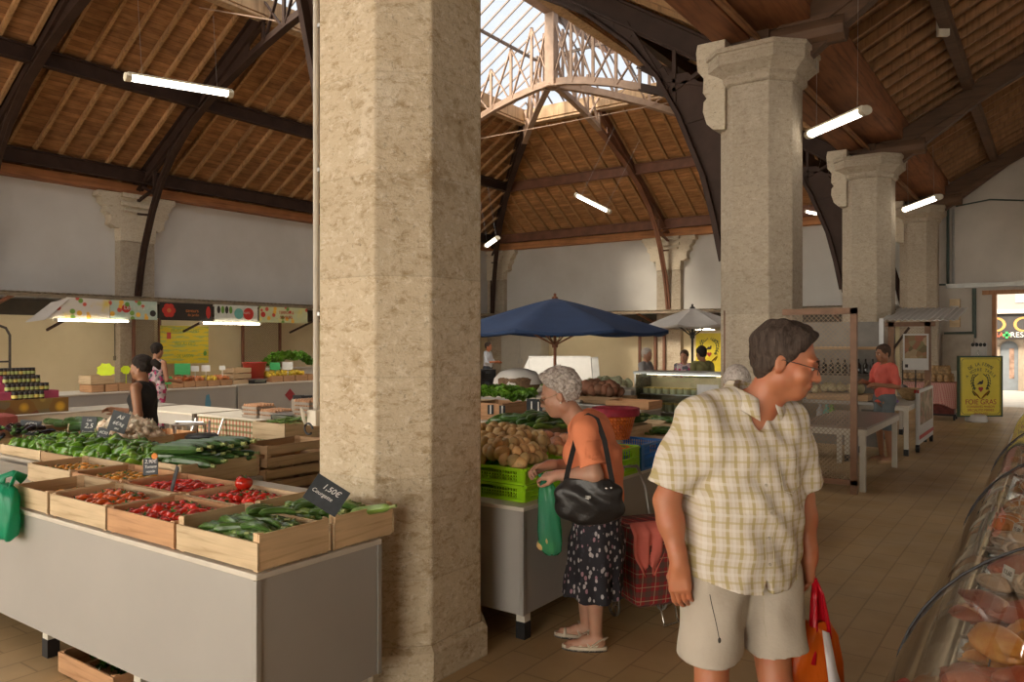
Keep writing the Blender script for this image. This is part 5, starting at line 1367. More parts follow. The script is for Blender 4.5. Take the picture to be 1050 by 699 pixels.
def jarp(ml, lab, grp):
    t = thing('jam_jar', lab, 'jar', group=grp)
    mb = MB(); mb.lathe([(.030, 0), (.035, .006), (.035, .068), (.028, .076)], 12); b = mb.build('glass_body', M_jar, t, smooth='auto')
    mb = MB(); mb.lathe([(.033, .077), (.033, .095), (.028, .098)], 12); mb.build('lid', M_jl, t, smooth='auto')
    mb = MB(); mb.lathe([(.0362, .018), (.0362, .056)], 12, cap=False); mb.build('label', ml, t, smooth=True); return Proto(t)
ja = jarp(M_jlab, 'dark jam jar with a pale green label on the pink steps', 'jam jars on the steps'); jb = jarp(M_jlab2, 'dark jam jar with a yellow label on the pink steps', 'yellow-labelled jam jars on the steps')
for k, (px0, px1, nn) in enumerate(((15, 42, 6), (8, 47, 9), (6, 38, 8), (0, 33, 9))):
    X_ = XV - .38 + (.215, .12, 0, -.12)[k]; z_ = .75 + (.20, .305, .41, .515)[k]; 
    for j in range(nn):
        px = px0 + (px1 - px0) * j / (nn - 1)
        pr = ja if (j * 7 + k * 3) % 4 else jb
        pr.put((X_, X3(px, X_), z_ + (.001 if k != 0 else .001)), rnd.uniform(0, 6), scale=1.12)
# folding chair frames and checked cloth table
t = market_table('market_table', 'white table between the vendor tables with folding frames in front', -11.2, -9.75, 6.15, 6.95, .75, skirt=.18, edge=False, foot=False)
def gingham(name, cs, a=(.55, .47, .33), b=(.42, .05, .03), c=(.08, .13, .04)):
    n = NT(name); v = n.co('Object'); x, y, z = n.sep(v)
    u = n.math('FRACT', n.math('MULTIPLY', n.math('ADD', x, y), cs)); w = n.math('FRACT', n.math('MULTIPLY', z, cs))
    f1 = n.math('GREATER_THAN', u, .55); f2 = n.math('GREATER_THAN', w, .55)
    m1 = n.mix(n.math('MULTIPLY', f1, .75), a, b); m2 = n.mix(n.math('MULTIPLY', f2, .7), m1, c); n.col(m2); return n.set(Roughness=.85)
t = market_table('market_table', 'table with a checked red and green cloth front holding the egg trays', -9.62, -7.3, 6.15, 6.95, .75, skirt=.30, edge=False, foot=False, m=gingham('checked_cloth', 14))
M_egg = plain('egg_shell', (.50, .27, .15), .5, var=.15); M_tray = plain('grey_pulp_tray', (.36, .31, .26), .9, var=.1)
def eggtray(loc, lab, rows, lv, grp):
    for l in range(lv):
        t = thing('egg_tray', lab % (['bottom', 'second', 'third', 'fourth', 'top'][l] if lv > 1 else ''), 'egg tray', (loc[0], loc[1], loc[2] + l * .052), group=None)
        mb = MB(); mb.box((0, 0, .012), (.30, .30, .02)); 
        for i in range(7):
            mb.box((-.15 + .05*i, 0, .026), (.012, .30, .02)); mb.box((0, -.15 + .05*i, .026), (.30, .012, .02))
        mb.build('tray', M_tray, t)
        mb = MB()
        for i in range(6):
            for j in range(6):
                if l == lv - 1 or i in (0, 5) or j in (0, 5): mb.ell((-.125 + .05*i, -.125 + .05*j, .045), (.021, .021, .027), 8, 6)
        mb.build('eggs', M_egg, t, smooth=True)['kind'] = 'stuff'
tz = .752
eggtray((-8.62, 6.4, tz), 'grey egg tray near the middle of the checked table, %s of the low pile', 6, 3, None)
eggtray((-8.28, 6.42, tz), 'grey egg tray beside the grey box on the checked table, %s of the pile', 6, 2, None)
eggtray((-7.62, 6.42, tz), 'egg tray in the tall pile on the checked table, %s level', 6, 5, None)
eggtray((-7.30, 6.55, tz), 'egg tray beside the tall pile on the checked table, %s level', 6, 4, None)
mb = MB(); mb.b2((-.15, -.15, 0), (.15, .15, .24)); tag(mb.build('cardboard_box', M_tray, loc=(-8.0, 6.7, tz), bevel=.004), 'grey pulp box standing between the egg trays', 'box')
scale((-7.93, 6.33, tz), .1, 'black flat scale in front of the egg trays')
for k in range(2):
    mb = MB(); mb.box((0, 0, .12), (.16, .02, .22)); tag(mb.build('dark_case', M_black, loc=(P2(307 + 7*k, 7.2), 7.2, .76)), 'black upright case at the edge of the foreground pillar, %s' % ['left one', 'right one'][k], 'case').rotation_euler = (.2, 0, FACE + .4 * k)
t5 = market_table('market_table', 'pale table behind the junction box beside the pillar', P2(296, 7.2), -6.6, 7.0, 7.6, .76, skirt=.15, edge=False)
def trestle(loc, rz, lab):
    t = thing('folding_frame', lab, 'folding frame', loc, rz)
    for s in (-1, 1):
        mb = MB(); mb.tube([(s*.2, -.22, 0), (s*.2, .22, .72)], .014, 6); mb.build('leg', M_metal, t)
        mb = MB(); mb.tube([(s*.18, .22, 0), (s*.18, -.22, .72)], .014, 6); mb.build('leg', M_metal, t)
    mb = MB(); mb.tube([(-.2, -.22, .72), (.2, -.22, .72)], .014, 6); mb.build('top_rail', M_metal, t); return t
trestle((P2(196, 5.6), 5.6, .0), FACE + .3, 'grey folding metal frame left of the checked table'); trestle((P2(212, 5.95), 5.85, .0), FACE - .2, 'grey folding metal frame touching the checked table')
t = thing('stool', 'dark round stool seat in front of the checked table', 'stool', (P2(207, 5.3), 5.3, 0))
mb = MB(); mb.lathe([(.17, .60), (.185, .62), (.185, .64), (.16, .66), (.01, .665)], 20); mb.build('seat', M_black, t, smooth='auto')
for k in range(3): a = k*2.09; mb = MB(); mb.tube([(.08*math.cos(a), .08*math.sin(a), .6), (.2*math.cos(a), .2*math.sin(a), 0)], .014, 6); mb.build('leg', M_metal, t)
cr(P2(172, 5.4), 5.4, 'wooden crate with greens behind the garlic heap', 2, z=.46, sx=.6, sy=.4, h=.16)
t = market_table('bench', 'low bench carrying a wooden crate behind the cucumbers', P2(172, 5.4) - .45, P2(172, 5.4) + .45, 5.15, 5.65, .46, skirt=.08, edge=False, m=M_w3, mt=M_w3, foot=False)
# ================================================================ hanging lights, end wall, right side
def hang(pxa, pya, pxb, pyb, d1, d2, lab, hang=1.2, m=None, wd=.14):
    return tubelight(at(pxa, pya, d1), at(pxb, pyb, d2), lab, hang=hang, m=m or M_tubew, wd=wd, cap=M_fix, ht=.09)
hang(128, 79, 238, 97, 9.6, 10.5, 'long lit tube light hanging under the left roof slope', 1.0)
hang(829, 139, 889, 113, 9.6, 8.5, 'lit tube light hanging beside the capital of the pillar behind the plaid-shirted man', 1.6)
hang(926, 216, 964, 202, 15.2, 14.0, 'lit tube light hanging beside the far pillars over the aisle', 1.0)
hang(590, 200, 626, 218, 17.8, 17.4, 'lit tube light hanging in front of the hipped roof end', 1.7)
hang(498, 253, 511, 244, 21, 20.5, 'small lit tube light beside the far corner rib', 1.5)
hang(826, 217, 841, 220, 21, 20.6, 'lit tube light between the second and third pillars', 1.4)
t = thing('emergency_lamp', 'small pale emergency lamp with an orange light under the aisle roof', 'lamp', at(967, 27, 11.4), rot=(0, 0, FACE))
mb = MB(); mb.box((0, 0, 0), (.17, .08, .31)); mb.build('housing', M_jb, t, bevel=.012)
mb = MB(); mb.ell((.03, -.045, 0), (.03, .01, .04)); mb.build('bulb', emit('orange_glow', (1, .32, .08), 3), t, smooth=True)

# end wall brown posts and poster behind the white parasol
YE = YB - .3
for px, lab in ((656, 'thin brown post beside the grey-haired vendor'), (672, 'thin brown post on the end wall left of the pilaster'), (681, 'thin dark post in front of the end wall pilaster')):
    mb = MB(); mb.b2((-.04, -.04, 0), (.04, .04, 2.45)); tag(mb.build('partition_post', M_pbrown, loc=(P2(px, YE), YE, 0)), lab, 'post')
mb = MB(); w_ = P2(670, YE) - P2(657, YE); mb.b2((-w_/2, -.004, .05), (w_/2, .004, 2.3)); tag(mb.build('wire_mesh_panel', M_chainf, loc=(P2(664, YE), YE, 0)), 'fine wire mesh panel behind the grey-haired vendor', 'mesh panel')
M_yel = plain('foie_gras_yellow', (.66, .53, .03), .45, var=.06); M_red = plain('sign_dark_red', (.34, .03, .02), .5); M_dgreen = plain('sign_dark_green', (.03, .06, .03), .5); M_ochre = plain('sign_ochre', (.35, .14, .03), .5)
def arc_text(s, R_, cz, size, m, par, y=-.012, span=1.0):
    n = len(s)
    for i, ch in enumerate(s):
        if ch == ' ': continue
        a = span * (i / (n - 1) - .5)
        text(ch, size, m, par, (R_ * math.sin(a), y, cz + R_ * math.cos(a)), (PI/2, a, 0), sx=.9)
def duck_emblem(t, s=1.0, y=-.012, z0=0):
    """stylised wreath, bird, heart and two crossed cobs"""
    for k in (-1, 1):
        mb = MB(); mb.tube([(k*.14*s, y, z0-.10*s), (k*.19*s, y, z0+.04*s), (k*.16*s, y, z0+.18*s), (k*.06*s, y, z0+.26*s)], .008*s, 5)
        for j in range(6):
            a = j / 5; x = k*(.15 + .045*math.sin(a*3))*s; z = z0 + (-.08 + .30*a)*s
            mb.ell((x + k*.03*s, y, z + .01*s), (.012*s, .003, .034*s), 6, 4, (0, -k*.6, 0)); mb.ell((x - k*.02*s, y, z + .02*s), (.010*s, .003, .028*s), 6, 4, (0, k*.6, 0))
        mb.build('wreath', M_dgreen, t, smooth=True)
        mb = MB(); mb.tube([(k*.02*s, y - .004, z0-.30*s), (k*.10*s, y-.004, z0-.21*s), (k*.19*s, y-.004, z0-.12*s)], [.018*s, .042*s, .020*s], 8, flat=.2); mb.build('corn_cob', M_ochre, t, smooth='auto')
        mb = MB(); mb.tube([(k*.14*s, y - .006, z0-.23*s), (k*.21*s, y-.006, z0-.13*s)], [.024*s, .010*s], 6, flat=.2); mb.build('husk', M_dgreen, t)
    mb = MB(); mb.ell((0, y, z0 + .06*s), (.055*s, .004, .035*s), 12, 6); mb.ell((.04*s, y, z0 + .10*s), (.022*s, .004, .022*s), 10, 6); mb.prism([(-.04*s, z0+.07*s), (-.10*s, z0+.015*s), (-.02*s, z0+.03*s)], y-.003, y+.003); mb.build('bird', M_bblk, t, smooth='auto')
    mb = MB(); mb.ell((-.025*s, y, z0 - .07*s), (.034*s, .004, .034*s), 12, 6); mb.ell((.025*s, y, z0 - .07*s), (.034*s, .004, .034*s), 12, 6); mb.prism([(-.055*s, z0-.085*s), (.055*s, z0-.085*s), (0, z0-.15*s)], y-.003, y+.003); mb.build('heart', M_red, t, smooth='auto')
YQ = YB - .12
W = P2(743, YQ) - P2(713.5, YQ)
t = thing('yellow_poster', 'yellow poster with a dark wreath emblem on the end wall behind the white parasol', 'poster', (P2(713.5, YQ) + W, YQ, 1.40 - .02))
mb = MB(); mb.b2((-W, -.01, -.60), (W * .9, .01, .62)); mb.build('sheet', M_yel, t)
g = thing('tmp', None, None); g.parent = t; g.location = (-W * .62, 0, .05)
bpy.data.objects.remove(g)
grp_y = -.02
_before = set(COL.objects)
duck_emblem(t, 1.35, -.02, .06)
arc_text('DE LA FERME', .42, .02, .11, M_dgreen, t, y=-.02, span=1.5)
for o in set(COL.objects) - _before: o.location.x += -W * .52
text('FOIE', .34, M_red, t, (W * .22, -.02, .40), (PI/2, 0, 0), sx=.75); text('GRAS', .22, M_red, t, (W * .26, -.02, .10), (PI/2, 0, 0), sx=.8)
mb = MB(); mb.tube([(W*.22 + .12*math.cos(a), -.015, -.25 + .15*math.sin(a)) for a in [i*PI/8 for i in range(16)]], .012, 5, close=True); mb.build('ring', M_dgreen, t)

# FOIE GRAS standing sign
cs = onz(998, 433, 0)
t = thing('standing_sign', 'yellow FOIE GRAS board with dark frame on a round white base', 'sign', (cs.x + .08, cs.y + .05, 0), rot=(0, 0, FACE + R(4)))
wS, hS, zc = .96, 1.28, .80
zc = 1.75 - (396.5 - 350) / FOC * depth(cs.x, cs.y); 
mb = MB(); mb.box((.06, .02, zc), (wS, .05, hS)); mb.build('panel', M_yel, t)
mb = MB()
for a, b in (((-wS/2, -hS/2), (wS/2, -hS/2)), ((-wS/2, hS/2), (wS/2, hS/2)), ((-wS/2, -hS/2), (-wS/2, hS/2)), ((wS/2, -hS/2), (wS/2, hS/2))): mb.bar((a[0] + .06, .02, zc + a[1]), (b[0] + .06, .02, zc + b[1]), .07, .035, up=(0, 1, 0)) if False else mb.b2((min(a[0], b[0]) + .06 - .018, -.015, zc + min(a[1], b[1]) - .018), (max(a[0], b[0]) + .06 + .018, .055, zc + max(a[1], b[1]) + .018))
mb.build('frame', M_dgreen, t)
_before = set(COL.objects)
duck_emblem(t, .95, -.012, zc + .02)
arc_text('DE LA FERME', .40, zc + .08, .10, M_dgreen, t, span=1.35); arc_text('A VOTRE TABLE', .40, zc - .04, .095, M_dgreen, t, span=1.75)
text('FOIE GRAS', .155, M_red, t, (0, -.012, zc - .34), (PI/2, 0, 0), sx=.95)
for k, s in enumerate(('CONSERVES MAISON', 'SPECIALITES FERMES', 'PRODUITS')): text(s, .07, M_red, t, (0, -.012, zc - .44 - .075*k), (PI/2, 0, 0), sx=.95)
mb = MB(); i_ = .045
c_ = [(-wS/2 + i_ + .05, -hS/2 + i_), (wS/2 - i_ - .05, -hS/2 + i_), (wS/2 - i_, -hS/2 + i_ + .05), (wS/2 - i_, hS/2 - i_ - .05), (wS/2 - i_ - .05, hS/2 - i_), (-wS/2 + i_ + .05, hS/2 - i_), (-wS/2 + i_, hS/2 - i_ - .05), (-wS/2 + i_, -hS/2 + i_ + .05)]
for k in range(8): a = c_[k]; b = c_[(k+1) % 8]; mb.bar((a[0], -.008, zc + a[1]), (b[0], -.008, zc + b[1]), .005, .008)
mb.build('border_line', M_dgreen, t)
for o in set(COL.objects) - _before: o.location.x += .06
mb = MB(); mb.tube([(.06, .05, .1), (.06, .05, zc - hS/2 + .02)], .03, 8); mb.build('post', M_metal, t)
mb = MB(); mb.lathe([(.20, 0), (.22, .03), (.20, .13), (.16, .16), (.03, .17)], 24, c=(.0, .05, 0)); mb.build('round_base', M_hood, t, smooth='auto')

# mesh partition in front of P2-P3
t = thing('mesh_partition', 'brown framed wire mesh partition standing behind the man in the plaid shirt', 'partition', (-1.87, 9.46, 0))
Hp = 2.13
mb = MB(); mb.b2((-.07, -.03, 0), (0, .03, Hp)); mb.build('post', M_brp := plain('rust_brown_frame', (.22, .115, .065), .6, var=.2), t)
mb = MB(); mb.b2((-1.55, -.03, 0), (-1.48, .03, Hp)); mb.build('post', M_brp, t)
mb = MB(); mb.b2((-1.55, -.03, Hp - .07), (0, .03, Hp)); mb.build('top_rail', M_brp, t)
mb = MB(); mb.b2((-1.55, -.03, .10), (0, .03, .16)); mb.build('bottom_rail', M_brp, t)
mb = MB(); mb.b2((-1.5, -.002, .13), (-.04, .002, Hp - .04)); mb.build('wire_mesh', M_chain, t)
# white shelving of the stall behind it
t = thing('stall_shelving', 'pale shelf unit with melons behind the wire mesh partition', 'shelf', (-2.75, 12.6, 0), 0)
mb = MB(); mb.b2((-.75, 0, .78), (.55, .5, .83)); mb.build('shelf', M_white, t); mb = MB(); mb.b2((-.75, 0, 1.22), (.55, .4, 1.25)); mb.build('shelf', M_under, t); mb = MB(); mb.b2((-.75, 0, 1.62), (.55, .4, 1.66)); mb.build('shelf', M_w3, t)
for x in (-.72, .52): mb = MB(); mb.b2((x - .03, .42, 0), (x + .03, .48, 2.1)); mb.build('upright', M_metal, t)
mb = MB(); mb.b2((.2, .05, 0), (.26, .1, .78)); mb.build('leg', M_white, t)
mb = MB(); mb.b2((-.75, .46, .1), (.55, .49, 2.05)); mb.build('back_panel', plain('grey_back', (.22, .20, .18), .7), t)
me_ = [p_potato(51, .075, prodmat('melon_skin', (.55, .48, .28), .6, .15, 12), 'melon')]
cr(-2.80, 12.85, 'basket-like crate under the melons behind the wire mesh', 3, z=.83, sx=.9, sy=.42, h=.10)
heap(me_, -3.2, -2.45, 12.72, 12.98, .97, 1.02, 14, 'pale round melon on the shelf behind the wire mesh', 'melons', 'any', seed=81, r=.03, sc=(.85, 1.0))
M_bot = plain('dark_bottle_glass', (.02, .012, .008), .1)
mb = MB(); mb.lathe([(.035, 0), (.037, .01), (.037, .13), (.012, .17), (.012, .22), (.015, .225)], 10); bo = mb.build('bottle', M_bot, smooth='auto'); bo['category'] = 'bottle'; B_ = Proto(bo)
for k in range(13): B_.put((-3.4 + k * .1, 12.75, 1.25), 0, 'small dark bottle on the shelf behind the wire mesh', 'bottles on the shelf')
t = thing('plastic_bag', 'bright green plastic bag hanging at the shelf beside the man in the coral shirt', 'bag', tuple(at(859, 398, 12.6)))
M_gb2 = film('bright_green_bag_plastic', (.0, .42, .06), .1, .3)
mb = MB(); mb.rings([[(w_*math.cos(a) * (1 + .1*math.sin(3*a)), dd*math.sin(a), z) for a in [2*PI*j/20 for j in range(20)]] for w_, dd, z in ((.05, .04, .13), (.10, .06, .09), (.14, .07, 0), (.15, .07, -.10), (.14, .06, -.17), (.10, .04, -.19))]); mb.build('bag_body', M_gb2, t, smooth=True)
for s in (-1, 1): mb = MB(); mb.tube([(s*.04, 0, .10), (s*.06, 0, .20), (s*.03, 0, .23), (s*.01, 0, .12)], .016, 6, flat=.5); mb.build('handle', M_gb2, t, smooth=True)
for px, m_, lab in ((841, plain('grey_bottle', (.3, .3, .32), .3), 'grey bottle under the melon shelf'), (848, M_teal, 'teal bottle under the melon shelf'), (853, M_bgreen, 'green bottle under the melon shelf')):
    mb = MB(); mb.lathe([(.05, 0), (.055, .02), (.055, .2), (.02, .26), (.022, .3)], 12); tag(mb.build('cleaning_bottle', m_, loc=(P2(px, 12.2), 12.2, .50), smooth='auto'), lab, 'bottle')
t = market_table('market_table', 'low table under the melon shelf', -3.6, -2.45, 11.95, 12.4, .50, skirt=.06, edge=False)

# grey topped tables along the aisle
M_gtop = plain('taupe_laminate_top', (.27, .215, .185), .35, var=.06)
market_table('aisle_table', 'long bare grey-topped table with white legs beside the aisle', -2.62, -1.80, 9.62, 11.85, .75, skirt=.10, m=M_legw, mt=M_gtop, edge=False, foot=False, legs=[(.36, -1.06), (-.36, -1.06), (.36, 1.06), (-.36, 1.06)])
market_table('aisle_table', 'second white-legged aisle table beyond the man in the coral shirt', -2.60, -1.84, 12.95, 15.2, .77, skirt=.08, m=M_legw, mt=M_top, edge=False, legs=[(.33, -1.0), (-.33, -1.0), (.33, 1.0), (-.33, 1.0)])
# goods on it
q = random.Random(4)
M_purp = plain('purple_cloth', (.22, .12, .30), .8)
mb = MB(); mb.ell((0, 0, 0), (.18, .14, .05), 12, 8); tag(mb.build('purple_cloth', M_purp, loc=(-2.2, 13.3, .81), smooth=True), 'small purple cloth on the second aisle table', 'cloth')
t = thing('wicker_stand', 'small wooden basket stand with bags at the end of the second aisle table', 'basket', (-2.0, 14.2, .77))
mb = MB(); mb.lathe([(.05, 0), (.12, .05), (.2, .2), (.21, .2), (.11, .03)], 16, cap=False); mb.build('basket_body', M_wick2 := plain('pale_wicker', (.42, .27, .12), .7, var=.3, scale=25), t, smooth=True)
for s in (-1, 1): mb = MB(); mb.bar((s*.1, 0, .05), (s*.28, 0, .34), .02, .02); mb.build('handle', M_w3, t)
mb = MB(); 
for k in range(7): mb.ell((q.uniform(-.35, .1), q.uniform(-.25, .25), .10 + q.uniform(0, .06)), (.10, .09, .10), 10, 6, (q.random(), q.random(), 0))
tag(mb.build('bagged_goods', plain('mixed_bags', (.26, .22, .2), .5, var=.8, scale=12), loc=(-2.25, 14.55, .77), smooth=True), 'heap of dark and pale bagged goods at the end of the second aisle table', 'goods')['kind'] = 'stuff'
# shopping cart with printed side
t = thing('display_cart', 'white wheeled cart with a printed food picture on its side', 'cart', (-1.83, 14.4, 0))
nb = NT('food_print'); v = nb.co('Object'); vo = nb.n('TexVoronoi'); vo.inputs['Scale'].default_value = 9; nb.l(v, vo.inputs['Vector'])
nb.col(nb.ramp(nb.sep(vo.outputs['Color'])[0], [(0, (.10, .09, .03)), (.35, (.28, .10, .05)), (.6, (.16, .14, .05)), (.85, (.40, .26, .16))])); M_food = nb.set(Roughness=.5)
mb = MB(); mb.b2((.0, -.85, .12), (.05, .85, .98)); mb.build('side_frame', M_hood, t, bevel=.01)
mb = MB(); mb.b2((.052, -.72, .42), (.056, .72, .93)); mb.build('picture', M_food, t)
for y_ in (-.8, .8):
    mb = MB(); mb.tube([(.0, y_, .06), (.05, y_, .06)], .06, 12); mb.build('wheel', M_black, t)
mb = MB(); mb.b2((-.0 - .02, -.85, .93), (.05, -.80, .98)); mb.b2((.055, -.84, .2), (.058, .84, .26)); mb.build('red_stripe', M_bred, t)
# pink clothed table with baskets beyond
cp = onz(952, 431, 0)
YT = 19.4
t = thing('pink_tablecloth', 'pink checked tablecloth hanging from the table in front of the far pillar', 'tablecloth', ((P2(928, YT) + P2(979, YT)) / 2, YT + .4, 0))
w_ = (P2(979, YT) - P2(925, YT))
M_gpink = gingham('pink_checked_cloth', 22, (.55, .30, .26), (.42, .10, .10), (.5, .28, .24))
rs = []
for z, o_ in ((.37, .09), (.6, .05), (.80, .01), (.83, -.02)):
    ring = []
    for i in range(40):
        a = 2*PI*i/40; c_, s_ = math.cos(a), math.sin(a); k_ = 1 / max(abs(c_), abs(s_)); ring.append(((w_/2) * c_ * k_ + o_ * c_ * (1 + .4*math.sin(i*1.9)), .42 * s_ * k_ + o_ * s_ * (1 + .4*math.sin(i*2.3)), z - (.10 if (c_ > .5 and z < .5) else 0)))
    rs.append(ring)
mb = MB(); mb.rings(rs); mb.build('cloth', M_gpink, t)
t = thing('trolley_base', 'dark wheeled trolley with a red box under the pink tablecloth', 'trolley', (P2(966, YT + .1), YT + .25, 0))
mb = MB(); mb.b2((-.28, -.25, .10), (.28, .25, .14)); mb.build('deck', M_black, t); mb = MB(); mb.b2((-.24, -.2, .14), (.24, .2, .44)); mb.build('red_box', plain('dark_red_box', (.16, .03, .025), .6, var=.4, scale=12), t)
for a in (-1, 1):
    for b in (-1, 1): mb = MB(); mb.tube([(a*.24 - .02, b*.2, .05), (a*.24 + .02, b*.2, .05)], .05, 10); mb.build('wheel', M_black, t)
M_pkg = plain('small_packets', (.42, .27, .13), .6, var=.5, scale=14)
mbp = MB(); mbp.lathe([(.05, 0), (.07, .02), (.065, .12), (.045, .15), (.05, .19), (.01, .20)], 10); bo = mbp.build('packet', M_pkg, smooth='auto'); bo['category'] = 'packet'; K_ = Proto(bo)
for k in range(14): K_.put((P2(928 + 3.6 * (k % 14), YT + .2), YT + .2 + .1 * (k % 2), .832 + (.0)), q.uniform(0, 6), 'small brown packet standing on the pink tablecloth', 'packets on the pink cloth')
for k in range(6): K_.put((P2(958 + 2.8 * k, YT + .45), YT + .45, .832 + .17), q.uniform(0, 6), 'small brown packet on the raised box of the pink table', 'packets on the raised box')
mb = MB(); mb.b2((-.24, -.1, 0), (.24, .1, .165)); tag(mb.build('raised_box', M_w3, loc=(P2(965, YT + .45), YT + .45, .833)), 'small wooden box raising the packets on the pink table', 'box')
# white roofed stall
YW = 15.9
t = thing('roofed_stall', 'market stall frame with a pale corrugated roof and brown posts beside the far pillars', 'stall', (0, 0, 0))
xa, xb = P2(914, YW), P2(951.5, YW)
for x_, nm in ((xa, 'post'), (xb, 'post')): mb = MB(); mb.b2((x_ - .05, YW - .05, 0), (x_ + .05, YW + .05, 2.1)); mb.build(nm, M_brp, t)
mb = MB(); mb.b2((xa - .1, YW - .05, 2.02), (xb + .12, YW + .05, 2.10)); mb.build('beam', M_brp, t)
mb = MB(); n = 24; x0_, x1_ = xa - .1, xb + .5; vs = []
for i in range(n + 1): x = x0_ + (x1_ - x0_) * i / n; c = .012 * (-1) ** i; vs += [(x, YW - .45, 2.13 + c - (x - x0_) * .02), (x, YW + 1.7, 2.42 + c - (x - x0_) * .02)]
mb.add(vs, [(2*i, 2*i+1, 2*i+3, 2*i+2) for i in range(n)]); o = mb.build('corrugated_roof', M_hood, t); md = o.modifiers.new('s', 'SOLIDIFY'); md.thickness = .012
mb = MB(); mb.bar((xa, YW, 1.55), (xa + .3, YW, 2.0), .03, .04); mb.build('brace', M_steel, t)
mb = MB(); mb.b2((xa + .05, YW + .6, .9), (xb - .02, YW + .604, 2.0)); mb.build('wire_mesh', M_chain, t)
# poster
t = thing('framed_poster', 'poster with a dark food picture and white lower band hanging in the roofed stall', 'poster', (P2(939, YW - .1), YW - .1, 1.75 - (361 - 350)/FOC * depth(P2(939, YW), YW)))
mb = MB(); mb.box((0, 0, 0), (.42, .012, .66)); mb.build('card', M_hood, t); mb = MB(); mb.box((0, -.01, .09), (.36, .008, .42)); mb.build('picture', M_food, t)
mb = MB(); mb.box((-.15, -.01, -.26), (.05, .006, .06)); mb.build('mark', M_bblk, t)
t = thing('bottle_rack', 'dark wire rack with hooks below the poster', 'rack', (P2(938, YW + .2), YW + .3, .83))
mb = MB()
for x_ in (-.22, 0, .22): mb.bar((x_, 0, 0), (x_, 0, .55), .02, .02)
for z_ in (.2, .5): mb.bar((-.22, 0, z_), (.22, 0, z_), .02, .02)
mb.build('frame', M_under, t)
t = market_table('market_table', 'small table inside the roofed stall holding the wire rack', P2(922, YW + .3), P2(949, YW + .3), YW + .05, YW + .55, .83, skirt=.1, edge=False)

# electrics on the gable wall
def wallpt(px, py, off=.05): 
    Y_ = YB - off; x_ = P2(px, Y_); return Vector((x_, Y_, EYE - (py - 350) / FOC * depth(x_, Y_)))
M_grn = plain('dark_green_cable', (.05, .075, .06), .5); M_alu = plain('galvanised_tray', (.38, .37, .34), .4, .5)
def pipe(pts, r_, m, lab, nm='wall_pipe', cat='pipe'):
    P_ = [wallpt(*p) for p in pts]; o = P_[0]; mb = MB(); mb.tube([p - o for p in P_], r_, 8); return tag(mb.build(nm, m, loc=o, smooth='auto'), lab, cat)
pipe([(944, 295), (944, 283), (946, 282), (972, 292), (976, 294)], .025, M_steel, 'dark bent pipe on the far pillar beside the electrical tray') if False else None
pipe([(972, 212), (972, 292)], .035, M_grn, 'left of the two dark vertical cables on the gable wall'); pipe([(977.5, 215), (977.5, 296)], .03, M_alu, 'pale vertical cable duct between ceiling and tray on the gable wall')
pipe([(980, 212), (1015, 205), (1050, 206)], .02, M_grn, 'dark cable running along the gable wall under the roof')
pipe([(935, 318), (935, 296), (938, 293), (976, 292)], .025, M_grn, 'dark bent pipe from the far pillar to the cable tray')
a = wallpt(970, 294, .1); b = wallpt(1052, 294, .1)
mb = MB(); mb.b2((0, -.04, -.06), (b.x - a.x, .04, .06)); tag(mb.build('cable_tray', M_alu, loc=a), 'galvanised cable tray running above the doorway', 'cable tray')
pipe([(999, 296), (999, 347)], .05, M_grn, 'thick dark cable bundle dropping beside the doorway')
pipe([(968, 343), (1000, 342)], .05, M_grn, 'dark horizontal cable bundle above the grey panel')
def wbox(px0, py0, px1, py1, th, m, lab, nm, cat):
    a = wallpt(px0, py1, .02); b = wallpt(px1, py0, .02); c = (a + b) / 2
    t = thing(nm, lab, cat, (c.x, YB - th / 2 - .005, c.z)); mb = MB(); mb.box((0, 0, 0), (abs(b.x - a.x), th, abs(b.z - a.z))); mb.build('housing', m, t, bevel=.01); return t, abs(b.x - a.x), abs(b.z - a.z)
t, w_, h_ = wbox(974, 307, 985, 336, .16, M_w1, 'wooden backed electricity meter box on the gable wall', 'meter_box', 'electric meter')
mb = MB(); mb.box((0, -.09, 0), (w_ * .8, .05, h_ * .5)); mb.build('meter', M_hood, t, bevel=.01); mb = MB(); mb.box((0, -.12, -.02), (w_ * .6, .02, h_ * .2)); mb.build('window', M_black, t)
t, w_, h_ = wbox(966, 343, 999, 380, .10, plain('taupe_panel', (.34, .29, .23), .6, var=.05), 'flat grey-brown electrical panel behind the FOIE GRAS sign', 'electric_panel', 'electric panel')
mb = MB(); mb.box((0, -.055, 0), (w_ * .96, .012, h_ * .94)); mb.build('door', plain('taupe_panel_door', (.36, .31, .25), .6), t, bevel=.004)
t, w_, h_ = wbox(996, 352, 1012, 365, .14, M_hood, 'pale lamp bracket box with dark spots beside the doorway', 'wall_box', 'wall box')
for k in range(4): mb = MB(); mb.ell((-w_/2 + w_ * (k + .5)/4, -.08, h_*.36), (.04, .02, .05)); mb.build('dark_spot', M_black, t)
mb = MB(); mb.lathe([(.02, .1), (.10, .0), (.06, -.14), (.01, -.2)], 10, c=(0, -.12, -.1)); mb.build('shade', M_cglass, t, smooth=True)

